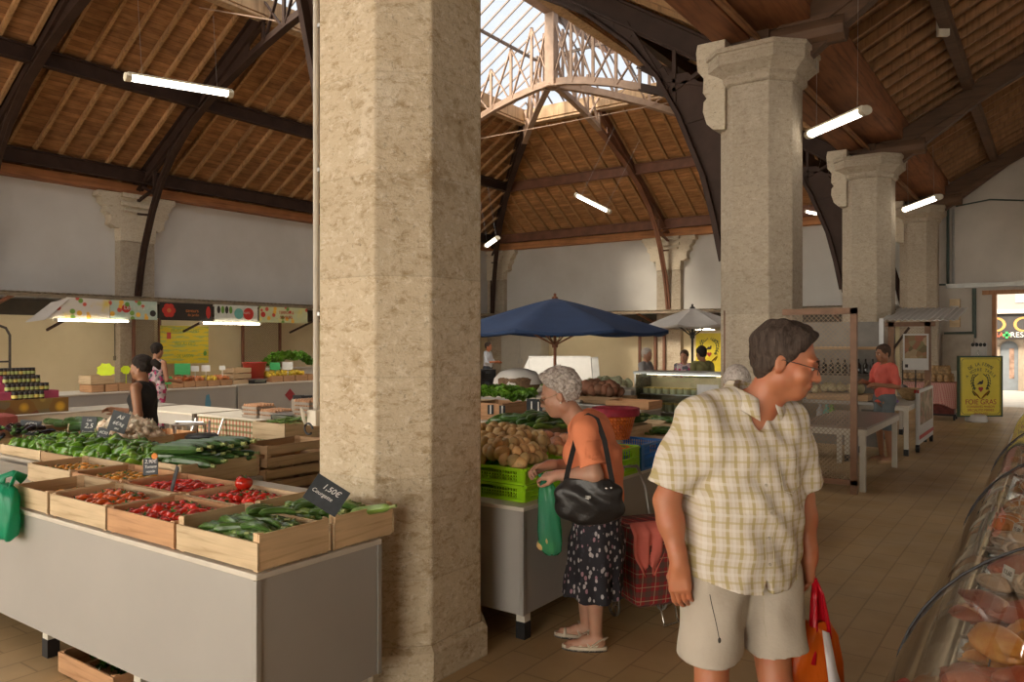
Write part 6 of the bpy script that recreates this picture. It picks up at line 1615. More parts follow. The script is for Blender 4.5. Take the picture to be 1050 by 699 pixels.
# street beyond the doorway
M_fac = plain('pale_facade', (.27, .25, .23), .85, var=.06, scale=1)
t = thing('street_building', 'pale stone building with an arched grey door across the street', 'building', (0, 33, 0))
xd = P2(1035, 33)
mb = MB(); mb.b2((-6, 0, -.03), (11, .5, 9)); mb.build('facade', M_fac, t)
def fz(py, Y_, px=1035): return EYE - (py - 350) / FOC * depth(P2(px, Y_), Y_)
mb = MB(); xw0, xw1 = P2(1013, 33), P2(1062, 33)
mb.b2((xw0 - 3, -.15, fz(348, 33)), (xw1 + 4, -.02, fz(322, 33))); mb.build('shop_fascia', plain('shop_black', (.04, .035, .035), .5), t)
mb = MB(); mb.b2((xw0 - 3, -.3, fz(322, 33)), (xw1 + 4, 0, fz(318, 33))); mb.build('cornice', plain('stone_cornice', (.55, .5, .44), .8), t)
M_gold2 = plain('gilt_lettering', (.50, .27, .08), .4); M_signw = plain('sign_white', (.6, .6, .58), .5)
for px, ch in ((1021, 'D'), (1049, 'C')): text(ch, .78, M_gold2, t, (P2(px, 32.8), -.16, fz(334, 33)), (PI/2, 0, 0), sx=1.2)
mb = MB(); mb.b2((xw0 - 3, -.6, fz(347.5, 33)), (xw1 + 4, -.5, fz(340.5, 33))); mb.build('lower_sign', M_bblk, t)
text('TABAC', .26, plain('sign_red_text', (.45, .1, .05), .5), t, (P2(1022, 32.5), -.61, fz(344, 33)), (PI/2, 0, 0)); text('PRESSE', .26, M_signw, t, (P2(1045, 32.5), -.61, fz(344, 33)), (PI/2, 0, 0))
mb = MB(); xx, zz = P2(1032.5, 32.5), fz(344, 33); mb.b2((xx - .12, -.63, zz - .04), (xx + .12, -.6, zz + .04)); mb.b2((xx - .04, -.63, zz - .12), (xx + .04, -.6, zz + .12)); mb.build('green_cross', M_ncard, t)
xa_, xb_ = P2(1026, 33), P2(1044, 33); zt_ = fz(350, 33); r_ = (xb_ - xa_) / 2; xm_ = (xa_ + xb_) / 2
pts = [(xa_, -.03), (xa_, zt_ - r_)] + [(xm_ - r_ * math.cos(i*PI/12), zt_ - r_ + r_ * math.sin(i*PI/12)) for i in range(1, 12)] + [(xb_, zt_ - r_), (xb_, -.03)]
mb = MB(); mb.prism(pts, -.02, .1); mb.build('arched_door', plain('blue_grey_door', (.16, .18, .20), .5, var=.1), t)
mb = MB(); mb.prism([(xm_ - .0, .4), (xb_ - .12, .4), (xb_ - .12, zt_ - r_), (xm_, zt_ - r_)], -.04, .0); mb.build('door_glass', plain('dark_reflection', (.25, .16, .12), .2, var=.5), t)
mb = MB()
for i in range(12):
    a0, a1 = i*PI/12, (i+1)*PI/12; mb.bar((xm_ - (r_+.15)*math.cos(a0), -.05, zt_ - r_ + (r_+.15)*math.sin(a0)), (xm_ - (r_+.15)*math.cos(a1), -.05, zt_ - r_ + (r_+.15)*math.sin(a1)), .12, .28)
for s in (-1, 1): mb.b2((xm_ + s*(r_+.15) - .14, -.1, -.03), (xm_ + s*(r_+.15) + .14, 0, zt_ - r_))
mb.build('arch_surround', plain('arch_stone', (.27, .215, .165), .85), t)
mb = MB(); mb.b2((P2(1041, 33), -.03, fz(311, 33)), (P2(1060, 33), .02, fz(296, 33) + 1.2)); mb.build('upper_window', plain('grey_shutter', (.34, .33, .32), .6), t)

# ---------------------------------------------------------------- curved glass meat counter
XG, YG0, YG1 = -.40, .55, 9.6
t = thing('butcher_counter', 'long refrigerated counter with curved glass front filled with meats at the right edge', 'display counter', (0, 0, 0))
mb = MB(); mb.b2((XG + .10, YG0, .12), (.75, YG1, .66)); mb.build('base_cabinet', plain('taupe_counter_front', (.21, .165, .11), .4), t, bevel=.01)
mb = MB(); mb.b2((XG - .02, YG0, .60), (XG + .12, YG1, .68)); mb.build('front_bumper', plain('taupe_bumper', (.17, .125, .075), .55), t, bevel=.015)
mb = MB(); mb.b2((XG + .14, YG0 + .02, 0), (.70, YG1 - .02, .12)); mb.build('kick_plinth', M_black, t)
mb = MB(); mb.b2((XG + .02, YG0, .66), (.75, YG1, .72)); mb.build('deck', plain('deck_taupe', (.20, .145, .09), .5), t)
mb = MB(); mb.b2((.68, YG0, .72), (.75, YG1, 1.28)); mb.build('rear_wall', M_metal, t)
mb = MB(); mb.b2((.22, YG0, 1.24), (.78, YG1, 1.285)); mb.build('top_shelf', M_metal, t)
prof_g = [(XG + .62 * (1 - math.cos(a)) * 1.0, .69 + .56 * math.sin(a)) for a in [i * (PI/2) / 12 for i in range(13)]]
M_cg = glass('curved_counter_glass', (.97, .96, .93), .04, .02)
edges = [YG0, 2.52, 4.5, 6.4, YG1]
for a, b in zip(edges, edges[1:]):
    mb = MB(); vs = [(x, a + .006, z) for x, z in prof_g] + [(x, b - .006, z) for x, z in prof_g]; k = len(prof_g)
    mb.add(vs, [(i, i + 1, i + 1 + k, i + k) for i in range(k - 1)]); mb.build('curved_glass', M_cg, t, smooth=True, recalc=False)
for a in edges[1:-1]:
    mb = MB(); mb.tube([(x - .003, a, z + .003) for x, z in prof_g], .0045, 6); mb.build('glass_joint', M_black, t, smooth=True)
for a in [1.9, 2.45, 3.5, 4.7, 5.6, 6.6]:
    mb = MB(); mb.ell((XG - .022, a, .685), (.008, .010, .010), 10, 6); mb.build('chrome_stud', M_chrome := plain('chrome_stud', (.8, .8, .8), .15, 1.0) if 'chrome_stud' not in bpy.data.materials else bpy.data.materials['chrome_stud'], t, smooth=True)
# meats: sausages, joints, trays
def meatmat(name, c, c2, sc=9):
    n = NT(name); v = n.co('Object'); info = n.n('ObjectInfo')
    a = n.ramp(n.noise(v, sc, 6, .6, .8), [(.32, c), (.5, tuple((x+y)/2 for x, y in zip(c, c2))), (.68, c2)])
    a = n.mix(1.0, a, n.ramp(info.outputs['Random'], [(0, .7), (1, 1.2)]), 'MULTIPLY'); n.col(a); return n.set(Roughness=.28)
MM = [meatmat('roast_meat', (.50, .17, .03), (.74, .36, .11)), meatmat('red_meat', (.34, .04, .02), (.52, .17, .10)), meatmat('cured_meat', (.24, .06, .025), (.50, .22, .11)), meatmat('pale_terrine', (.62, .42, .26), (.66, .54, .42), 5), meatmat('orange_dish', (.66, .22, .03), (.80, .42, .10), 14)]
KIND = [('roast_joint', 'roast'), ('beef_cut', 'meat'), ('cured_sausage', 'sausage'), ('pork_slice', 'meat'), ('glazed_portion', 'prepared dish')]
protos = []
for k in range(5):
    nm, cat = KIND[k]; q2 = random.Random(90 + k)
    t = thing(nm, None, cat)
    if k == 2: mb = MB(); mb.tube([(-.12, 0, 0), (-.11, 0, 0), (-.05, .012, .004), (.05, .012, .004), (.11, 0, 0), (.12, 0, 0)], [.006, .022, .026, .026, .022, .006], 10); mb.build('body', MM[k], t, smooth=True)
    else:
        mb = MB(); rs = []
        for i in range(9):
            tt = PI * (i + (.05 if i == 0 else (-.05 if i == 8 else 0))) / 8; ring = []
            for j in range(16):
                a = 2*PI*j/16; kk = 1 + .12*math.sin(2*a + k) + .10*math.sin(3*a + tt*2)
                ring.append((.10*kk*math.cos(tt), (.065, .07, 0, .06, .055)[k]*kk*math.sin(tt)*math.cos(a), (.04, .03, 0, .016, .03)[k]*math.sin(tt)*math.sin(a)))
            rs.append(ring)
        mb.rings(rs); mb.build('body', MM[k], t, smooth=True)
    if k in (0, 2): mb = MB(); mb.tube([(-.07, 0, -.0), (-.07, .0, .043 if k == 0 else .028)], .004, 5); [mb.tube([(x, (.068 if k == 0 else .028)*math.cos(a), (.043 if k == 0 else .028)*math.sin(a)) for a in [i*PI/8 for i in range(16)]], .0022, 4, close=True) for x in (-.05, 0, .05)]; mb.build('string', M_chalk, t)
    elif k == 3: mb = MB(); mb.tube([(.10*math.cos(a)*1.06, .06*math.sin(a)*1.1, .004) for a in [i*PI/10 for i in range(20)]], .008, 5, close=True); mb.build('fat_rim', M_tf := plain('fat_rim', (.66, .55, .44), .4) if 'fat_rim' not in bpy.data.materials else bpy.data.materials['fat_rim'], t, smooth=True)
    protos.append(Proto(t))
M_steelt = plain('steel_tray', (.5, .5, .5), .25, .8)
mb = MB(); mb.box((0, 0, .003), (.42, .30, .006)); 
for s in (-1, 1): mb.box((s*.21, 0, .015), (.006, .30, .03)); mb.box((0, s*.15, .015), (.42, .006, .03))
bo = mb.build('steel_tray', M_steelt); bo['category'] = 'tray'; TR = Proto(bo)
q = random.Random(12); yy = .8; rowi = 0
WORDS = ['golden roasts', 'dark red beef cuts', 'cured sausages', 'pale pork slices', 'orange glazed portions']
while yy < YG1 - .2:
    for j, xx in enumerate((-.06, .40)):
        k = (rowi * 2 + j * 3 + (rowi // 3)) % 5
        if yy > 5.6 and j: continue
        TR.put((xx, yy, .722 + (.10 if j else .0)), 0, 'shallow steel tray inside the curved glass counter', 'steel trays in the meat counter')
        for i in range(14 if yy < 5 else 7):
            protos[k].put((xx + q.uniform(-.15, .15), yy + q.uniform(-.10, .10), .755 + (.10 if j else 0) + .022 * (i % 5)), (q.uniform(-.25, .25), q.uniform(-.25, .25), q.uniform(0, 3.1)), '%s on a steel tray in the curved glass counter' % {0: 'golden tied roast', 1: 'dark red beef cut', 2: 'cured tied sausage', 3: 'pale fat-rimmed pork slice', 4: 'orange glazed portion'}[k], 'meat counter ' + WORDS[k], q.uniform(.85, 1.25))
    yy += .34; rowi += 1
mb = MB(); mb.b2((.14, YG0 + .1, .72), (.66, YG1 - .1, .815)); tag(mb.build('rear_step', M_steelt), 'raised steel step at the back of the curved glass counter', 'step')
for k in range(7):
    y_ = 1.9 + k * .85; t = thing('price_ticket', 'small white price ticket %s in the meat counter' % ['nearest the camera', 'second', 'third', 'fourth', 'fifth', 'sixth', 'furthest'][k] if False else 'small white price ticket with black figures standing in the meat counter', 'price ticket', (-.16, y_, .84), group='meat counter price tickets', rot=(R(-12), 0, R(-60)))
    mb = MB(); mb.box((0, 0, 0), (.075, .003, .05)); mb.build('card', M_chalk, t); text('%d,%d0' % (9 + k * 2, (k * 3) % 9), .026, M_black, t, (0, -.0025, 0), (PI/2, 0, 0)); mb = MB(); mb.bar((0, .002, -.09), (0, .002, -.02), .004, .003); mb.build('pin', M_metal, t)
sprig = p_leafy(.05, M_pepl, 'parsley_sprig', 21, 'parsley', .5)
for k in range(6): sprig.put((.12 + .02 * (k % 2), 1.6 + k * .8, .82), k, 'green parsley sprig between the meats in the curved glass counter', 'parsley sprigs')

mb = MB(); mb.tube([(.30, YG0 + .1, 1.215), (.30, YG1 - .1, 1.215)], .013, 8); tag(mb.build('added_counter_lamp', emit('added_counter_glow', (1.0, .74, .44), 8)), 'thin warm tube lamp added inside the top of the curved glass counter', 'lamp')  # tube put in to light up the meats, no such lamp seen
# ================================================================ people
class Field:
    """distance field on a grid, meshed with surface nets"""
    def __init__(s, lo, hi, h):
        s.lo = np.array(lo, float); s.h = h; s.n = [int(math.ceil((hi[i] - lo[i]) / h)) + 1 for i in range(3)]
        s.f = np.full(s.n, 0.5, np.float32)
    def _sub(s, lo, hi):
        a = [max(0, int(math.floor((lo[i] - s.lo[i]) / s.h))) for i in range(3)]
        b = [min(s.n[i], int(math.ceil((hi[i] - s.lo[i]) / s.h)) + 1) for i in range(3)]
        if any(b[i] <= a[i] for i in range(3)): return None
        g = [(s.lo[i] + s.h * np.arange(a[i], b[i])).astype(np.float32) for i in range(3)]
        return tuple(slice(a[i], b[i]) for i in range(3)), g[0][:, None, None], g[1][None, :, None], g[2][None, None, :]
    def _mix(s, sl, d, k, op):
        f = s.f[sl]
        if op == 'sub': d = -d; 
        if op == 'u':
            h = np.maximum(k - np.abs(f - d), 0) / k if k > 0 else 0
            s.f[sl] = np.minimum(f, d) - (h * h * k * .25 if k > 0 else 0)
        else:
            h = np.maximum(k - np.abs(f - d), 0) / k if k > 0 else 0
            s.f[sl] = np.maximum(f, d) + (h * h * k * .25 if k > 0 else 0)
    def cap(s, a, b, ra, rb=None, k=.02, op='u', sq=None):
        rb = ra if rb is None else rb; a = np.array(a, float); b = np.array(b, float); m = max(ra, rb) * (1.6 if sq else 1) + k + .03
        r = s._sub(np.minimum(a, b) - m, np.maximum(a, b) + m)
        if r is None: return s
        sl, X, Y, Z = r; ba = b - a; L = max(1e-9, float(ba @ ba))
        t = np.clip(((X - a[0]) * ba[0] + (Y - a[1]) * ba[1] + (Z - a[2]) * ba[2]) / L, 0, 1)
        dx = X - a[0] - t * ba[0]; dy = Y - a[1] - t * ba[1]; dz = Z - a[2] - t * ba[2]
        if sq: dx = dx / sq[0]; dy = dy / sq[1]
        s._mix(sl, np.sqrt(dx*dx + dy*dy + dz*dz) - (ra + (rb - ra) * t), k, op); return s
    def ell(s, c, r, k=.02, rot=None, op='u'):
        c = np.array(c, float); r = np.array(r, float); m = max(r) + k + .03
        q = s._sub(c - m, c + m)
        if q is None: return s
        sl, X, Y, Z = q; X = X - c[0]; Y = Y - c[1]; Z = Z - c[2]
        if rot is not None:
            R_ = np.array(rot).T
            X, Y, Z = (R_[0, 0]*X + R_[0, 1]*Y + R_[0, 2]*Z, R_[1, 0]*X + R_[1, 1]*Y + R_[1, 2]*Z, R_[2, 0]*X + R_[2, 1]*Y + R_[2, 2]*Z)
        k0 = np.sqrt((X/r[0])**2 + (Y/r[1])**2 + (Z/r[2])**2); k1 = np.sqrt((X/r[0]**2)**2 + (Y/r[1]**2)**2 + (Z/r[2]**2)**2) + 1e-9
        s._mix(sl, k0 * (k0 - 1) / k1, k, op); return s
    def fn(s, f, op='cut', lo=None, hi=None, k=0):
        q = s._sub(s.lo if lo is None else lo, (s.lo + s.h * np.array(s.n)) if hi is None else hi); sl, X, Y, Z = q
        if op == 'add': s.f[sl] += f(X, Y, Z)
        else: s._mix(sl, np.broadcast_to(f(X, Y, Z), s.f[sl].shape).astype(np.float32), k, 'cut')
        return s
    def mesh(s, name, mat, parent=None):
        f = s.f; ins = f < 0; n = s.n
        c = [f[i:n[0]-1+i, j:n[1]-1+j, l:n[2]-1+l] for i in (0, 1) for j in (0, 1) for l in (0, 1)]
        cnt = sum((q < 0).astype(np.int8) for q in c); act = (cnt > 0) & (cnt < 8)
        idx = np.argwhere(act); V = len(idx); ids = np.full(act.shape, -1, np.int64); ids[act] = np.arange(V)
        cv = np.stack([q[act] for q in c], 1).astype(float)
        off = np.array([(i, j, l) for i in (0, 1) for j in (0, 1) for l in (0, 1)], float)
        P = np.zeros((V, 3)); W = np.zeros(V)
        for a in range(8):
            for b in range(a + 1, 8):
                if abs(off[a] - off[b]).sum() != 1: continue
                fa, fb = cv[:, a], cv[:, b]; m = (fa < 0) != (fb < 0); t = np.where(m, fa / np.where(m, fa - fb, 1), 0)
                P += np.where(m[:, None], off[a] + (off[b] - off[a]) * t[:, None], 0); W += m
        P = (P / W[:, None] + idx) * s.h + s.lo
        quads = []
        for ax in range(3):
            sl0 = [slice(None)] * 3; sl1 = [slice(None)] * 3; sl0[ax] = slice(0, n[ax]-1); sl1[ax] = slice(1, n[ax])
            a, b = ins[tuple(sl0)], ins[tuple(sl1)]; e = np.argwhere(a != b); u, v = (ax + 1) % 3, (ax + 2) % 3
            e = e[(e[:, u] > 0) & (e[:, v] > 0) & (e[:, u] < n[u]-1) & (e[:, v] < n[v]-1)]
            flip = a[e[:, 0], e[:, 1], e[:, 2]]
            def g(du, dv):
                w = e.copy(); w[:, u] -= du; w[:, v] -= dv; return ids[w[:, 0], w[:, 1], w[:, 2]]
            q = np.stack([g(1, 1), g(0, 1), g(0, 0), g(1, 0)], 1); q[~flip] = q[~flip][:, ::-1]; quads.append(q)
        Q = np.concatenate(quads); Q = Q[(Q >= 0).all(1)]
        me = bpy.data.meshes.new(name); me.vertices.add(V); me.vertices.foreach_set('co', P.astype(np.float32).ravel())
        me.loops.add(len(Q) * 4); me.loops.foreach_set('vertex_index', Q.ravel().astype(np.int32)); me.polygons.add(len(Q))
        me.polygons.foreach_set('loop_start', np.arange(0, len(Q)*4, 4, dtype=np.int32)); me.polygons.foreach_set('loop_total', np.full(len(Q), 4, np.int32))
        me.polygons.foreach_set('use_smooth', np.ones(len(Q), bool)); me.update(); me.validate()
        me.materials.append(mat); o = bpy.data.objects.new(name, me); COL.objects.link(o)
        if parent is not None: o.parent = parent
        return o

def V3(*a): return Vector(a)
def headM(pos, yaw=0, pitch=0, roll=0):
    return Matrix.Translation(pos) @ Euler((0, 0, yaw)).to_matrix().to_4x4() @ Euler((pitch, 0, 0)).to_matrix().to_4x4() @ Euler((0, roll, 0)).to_matrix().to_4x4()
def do_head(F, M, s=1.0, male=True, old=False, k=1.0):
    R3 = M.to_3x3()
    def p(x, y, z): return M @ V3(x*s, y*s, z*s)
    def e(c, r, kk=.02): F.ell(p(*c), [q*s for q in r], kk, R3)
    e((0, .018, .045), (.076, .098, .088)); e((0, -.028, -.022), (.063, .070, .088), .03); e((0, -.062, -.082), (.040 if male else .034, .032, .030), .03)
    for a in (-1, 1):
        e((a*.046, .0, -.055), (.026, .034, .034), .03); e((a*.040, -.066, -.022), (.026, .022, .024), .02)
    e((0, -.084, .036), (.052, .018, .012 if male else .009), .02)
    for a in (-1, 1): F.ell(p(a*.031, -.110, .012), [.019*s, .020*s, .012*s], .012, R3, 'sub')
    for a in (-1, 1): e((a*.031, -.083, .011), (.0135, .0125, .0115), .003)
    F.cap(p(0, -.088, .026), p(0, -.114, -.020), .0085*s, (.0135 if male else .011)*s, .012)
    for a in (-1, 1): e((a*.013, -.104, -.024), (.009, .012, .008), .006)
    e((0, -.088, -.050), (.026, .016, .012), .014)
    e((0, -.098, -.0505), (.022, .0085, .0052), .003); e((0, -.095, -.0605), (.019, .0085, .006), .003)
    F.ell(p(0, -.106, -.0558), [.021*s, .006*s, .0016*s], .002, R3, 'sub')
    if old:
        for a in (-1, 1): F.cap(p(a*.024, -.098, -.034), p(a*.036, -.085, -.066), .0035*s, .0035*s, .004, 'sub')
    for a in (-1, 1):
        Re = R3 @ Euler((-.12, 0, a*-.35)).to_matrix()
        F.ell(p(a*.080, .010, .000), [.0085*s, .019*s, .031*s], .006, Re); F.ell(p(a*.078, .012, -.022), [.009*s, .013*s, .014*s], .006, Re)
        F.ell(p(a*.090, .004, .004), [.005*s, .010*s, .018*s], .004, Re, 'sub')
def do_hand(F, w, d, nrm, side, curl=.5, s=1.0, spread=1.0, thumb=.5, fine=True):
    """w wrist, d towards the fingers, nrm out of the back of the hand, side +1 puts the thumb at +lateral"""
    w = Vector(w); d = Vector(d).normalized(); nrm = Vector(nrm); nrm = (nrm - d * nrm.dot(d)).normalized(); lat = d.cross(nrm).normalized() * side
    if not fine:
        F.ell(w + d*.06*s, [.04*s]*3, .02); F.cap(w, w + d*.13*s - nrm*.02, .03*s, .018*s, .02); return
    offs = (.030, .010, -.010, -.028); lens = ((.043, .026, .021), (.047, .029, .022), (.043, .027, .021), (.034, .021, .018))
    F.cap(w - d*.03*s, w + d*.02*s, .026*s, .024*s, .02)
    for o, L, kk in zip(offs, lens, range(4)):
        base = w + lat * o * .6 * s + d * .015 * s; kn = w + lat * o * spread * s + d * (.088 - .004*kk) * s + nrm * (.003 if kk in (1, 2) else 0)
        F.cap(base, kn, .0155*s, .0118*s, .014)
        F.cap(base - nrm*.010*s, kn - nrm*.008*s, .012*s, .009*s, .014)
        p = kn; c = curl * .55
        dd = d
        for j, l in enumerate(L):
            ang = c if j == 0 else c + curl * (.95 if j == 1 else 1.5); dd = d * math.cos(ang) - nrm * math.sin(ang) + lat * (o * 1.5 * (spread - .8)) * (1 - curl * .6)
            q = p + dd.normalized() * l * s; F.cap(p, q, (.0092 - .0009*j)*s, (.0084 - .0009*j)*s, .0025); p = q
    t0 = w + lat*.020*s + d*.018*s - nrm*.008*s; t1 = w + lat*(.046)*s + d*(.052)*s - nrm*(.012 + .02*thumb)*s
    t2 = t1 + (d*.75 + lat*(.35 - .6*thumb) - nrm*(.4*thumb)).normalized()*.034*s; t3 = t2 + (d*.8 - lat*.2*thumb - nrm*.45*thumb).normalized()*.028*s
    F.cap(t0, t1, .017*s, .013*s, .014); F.cap(t1, t2, .0112*s, .0102*s, .003); F.cap(t2, t3, .0102*s, .0085*s, .003)

def skinmat(name, c, red=.12, bump=.12):
    n = NT(name); v = n.co('Object')
    a = n.ramp(n.noise(v, 7, 4), [(.3, tuple(x * .86 for x in c)), (.7, c)]); a = n.mix(n.ramp(n.noise(v, 16, 5), [(.5, 0.0), (.75, red)]), a, (c[0], c[1]*.55, c[2]*.5))
    n.col(a); n.bump(n.noise(v, 160, 3), bump, .002)
    n.b.inputs['Subsurface Weight'].default_value = .12; n.b.inputs['Subsurface Radius'].default_value = (.01, .004, .002); n.b.inputs['Subsurface Scale'].default_value = .6
    return n.set(Roughness=.48)
M_skin1 = skinmat('sunburnt_skin', (.44, .165, .080), .45); M_skin2 = skinmat('elderly_skin', (.50, .27, .18), .35); M_skin3 = skinmat('tanned_skin', (.36, .17, .09), .2)
def hairmat(name, c1, c2, sc=(60, 60, 8)):
    n = NT(name); f = n.noise(n.co('Object', sc), 1.3, 5, .7, .8); n.col(n.ramp(f, [(.32, c1), (.68, c2)])); n.bump(f, .9, .005); return n.set(Roughness=.7, Specular_IOR_Level=.25)
M_hair1 = hairmat('dark_greying_hair', (.018, .010, .007), (.085, .06, .047)); M_hair2 = hairmat('grey_curly_hair', (.26, .22, .19), (.66, .60, .56), (38, 38, 30)); M_hair3 = hairmat('black_hair', (.008, .006, .005), (.035, .024, .018)); M_hair4 = hairmat('brown_hair', (.03, .018, .01), (.1, .06, .04))
M_eye = plain('eye_white', (.55, .5, .46), .2); M_iris = plain('dark_iris', (.03, .018, .012), .15); M_lip = skinmat('lip_skin', (.42, .14, .10), .1)

def add_face_bits(t, M, s=1.0, lips=True):
    mb = MB().tr(M)
    for a in (-1, 1): mb.ell((a*.031*s, -.0835*s, .0105*s), (.0128*s, .0128*s, .0100*s), 12, 8)
    mb.build('eyes', M_eye, t, smooth=True)
    mb = MB().tr(M)
    for a in (-1, 1): mb.ell((a*.031*s, -.0945*s, .0100*s), (.0055*s, .0025*s, .0055*s), 10, 6)
    mb.build('irises', M_iris, t, smooth=True)
    if lips:
        mb = MB().tr(M); mb.ell((0, -.1015*s, -.0508*s), (.0185*s, .0060*s, .0038*s), 12, 6); mb.ell((0, -.0985*s, -.0608*s), (.016*s, .0060*s, .0046*s), 12, 6); mb.build('lips', M_lip, t, smooth=True)
def add_brows(t, M, m, s=1.0):
    mb = MB().tr(M)
    for a in (-1, 1): mb.tube([(a*.014*s, -.1005*s, .033*s), (a*.03*s, -.0995*s, .040*s), (a*.048*s, -.088*s, .034*s)], [.003*s, .0036*s, .0015*s], 6)
    mb.build('eyebrows', m, t, smooth=True)
def add_glasses(t, M, m, s=1.0, w=.027, h=.017):
    mb = MB().tr(M)
    for a in (-1, 1):
        mb.tube([(a*.032*s + w*s*math.cos(q)*1.0, -.1125*s + abs(w*math.cos(q)+.005)*.12*s, .010*s + h*s*math.sin(q)) for q in [i*2*PI/16 for i in range(16)]], .0012*s, 5, close=True)
        mb.tube([(a*.059*s, -.108*s, .015*s), (a*.080*s, -.05*s, .016*s), (a*.086*s, .005*s, .014*s), (a*.084*s, .025*s, .0*s)], .0016*s, 5)
    mb.tube([(-.006*s, -.1135*s, .014*s), (0, -.119*s, .016*s), (.006*s, -.1135*s, .014*s)], .0012*s, 5)
    mb.build('glasses', m, t, smooth=True)
    mb = MB().tr(M)
    for a in (-1, 1): mb.add([(a*.032*s + w*s*math.cos(q)*.97, -.1125*s + abs(w*math.cos(q)+.005)*.12*s, .010*s + h*s*.97*math.sin(q)) for q in [i*2*PI/16 for i in range(16)]], [tuple(range(16))])
    mb.build('lenses', M_cglass, t)
def hair_cap(name, M, m, t, h=.005, s=1.0, thick=.012, front=-.055, low=-.03, curl=0, back=-.065, fringe=0, side=.0, extra=None, vol=(1, 1, 1), rough=.0025):
    c = M @ V3(0, .02*s, .05*s); F = Field(c - V3(.17, .19, .19), c + V3(.17, .21, .17), h); R3 = M.to_3x3(); Mi = M.inverted()
    F.ell(c, [(.076 + thick)*s*vol[0], (.100 + thick)*s*vol[1], (.088 + thick)*s*vol[2]], .01, R3)
    F.ell(M @ V3(0, .055*s, -.02*s), [.066*s, .052*s, .062*s], .03, R3)
    if fringe: F.ell(M @ V3(.012*s, -.060*s, .098*s), [.062*s, .042*s, .030*s], .03, R3)
    if extra: extra(F, M, R3)
    A = np.array(Mi)
    def loc(X, Y, Z): return (A[0,0]*X + A[0,1]*Y + A[0,2]*Z + A[0,3], A[1,0]*X + A[1,1]*Y + A[1,2]*Z + A[1,3], A[2,0]*X + A[2,1]*Y + A[2,2]*Z + A[2,3])
    def cut(X, Y, Z):
        x, y, z = loc(X, Y, Z); x, y, z = x/s, y/s, z/s
        z = z - .007*np.sin(x*110 + y*50) - .004*np.sin(x*230 - y*90)
        # keep above/behind the hairline
        line = low + np.clip((-(y) + .01) * 1.0, 0, 1) * 1.35 + np.clip(-y - .05, 0, 1) * 1.2
        line = np.where(y > .03, back, np.where(np.abs(x) < .055, np.maximum(line, np.where(y < -.03, .068, line)), line))
        return np.minimum((line - z), .05)
    F.fn(cut, 'cut', k=.012)
    if curl: F.fn(lambda X, Y, Z: .006*curl*np.sin(X*95 + 2*np.sin(Z*60))*np.sin(Y*90 + 2*np.sin(X*70))*np.sin(Z*100) + .003*curl*np.sin(X*190)*np.sin(Y*170 + 1)*np.sin(Z*180), 'add')
    else: F.fn(lambda X, Y, Z: rough*np.sin(X*120 + 3*np.sin(Z*30) + Y*40)*np.sin(Y*60 + Z*50) + rough*1.2*np.sin(X*45 + Y*30 + 2*np.sin(Z*40))*np.sin(Z*38 + 1), 'add')
    return F.mesh(name, m, t)

def folds(amp, fr=1.0, ph=0):
    return lambda X, Y, Z: (amp*np.sin(fr*(Z*34 + X*26 + 3*np.sin(X*9 + Y*7 + ph)) + ph) + amp*.7*np.sin(fr*(Z*19 - X*44 + 2*np.sin(Z*15)) + 1.3 + ph) + amp*.6*np.sin(fr*(X*60 + Y*40 + 2.5*np.sin(Z*11)))).astype(np.float32)

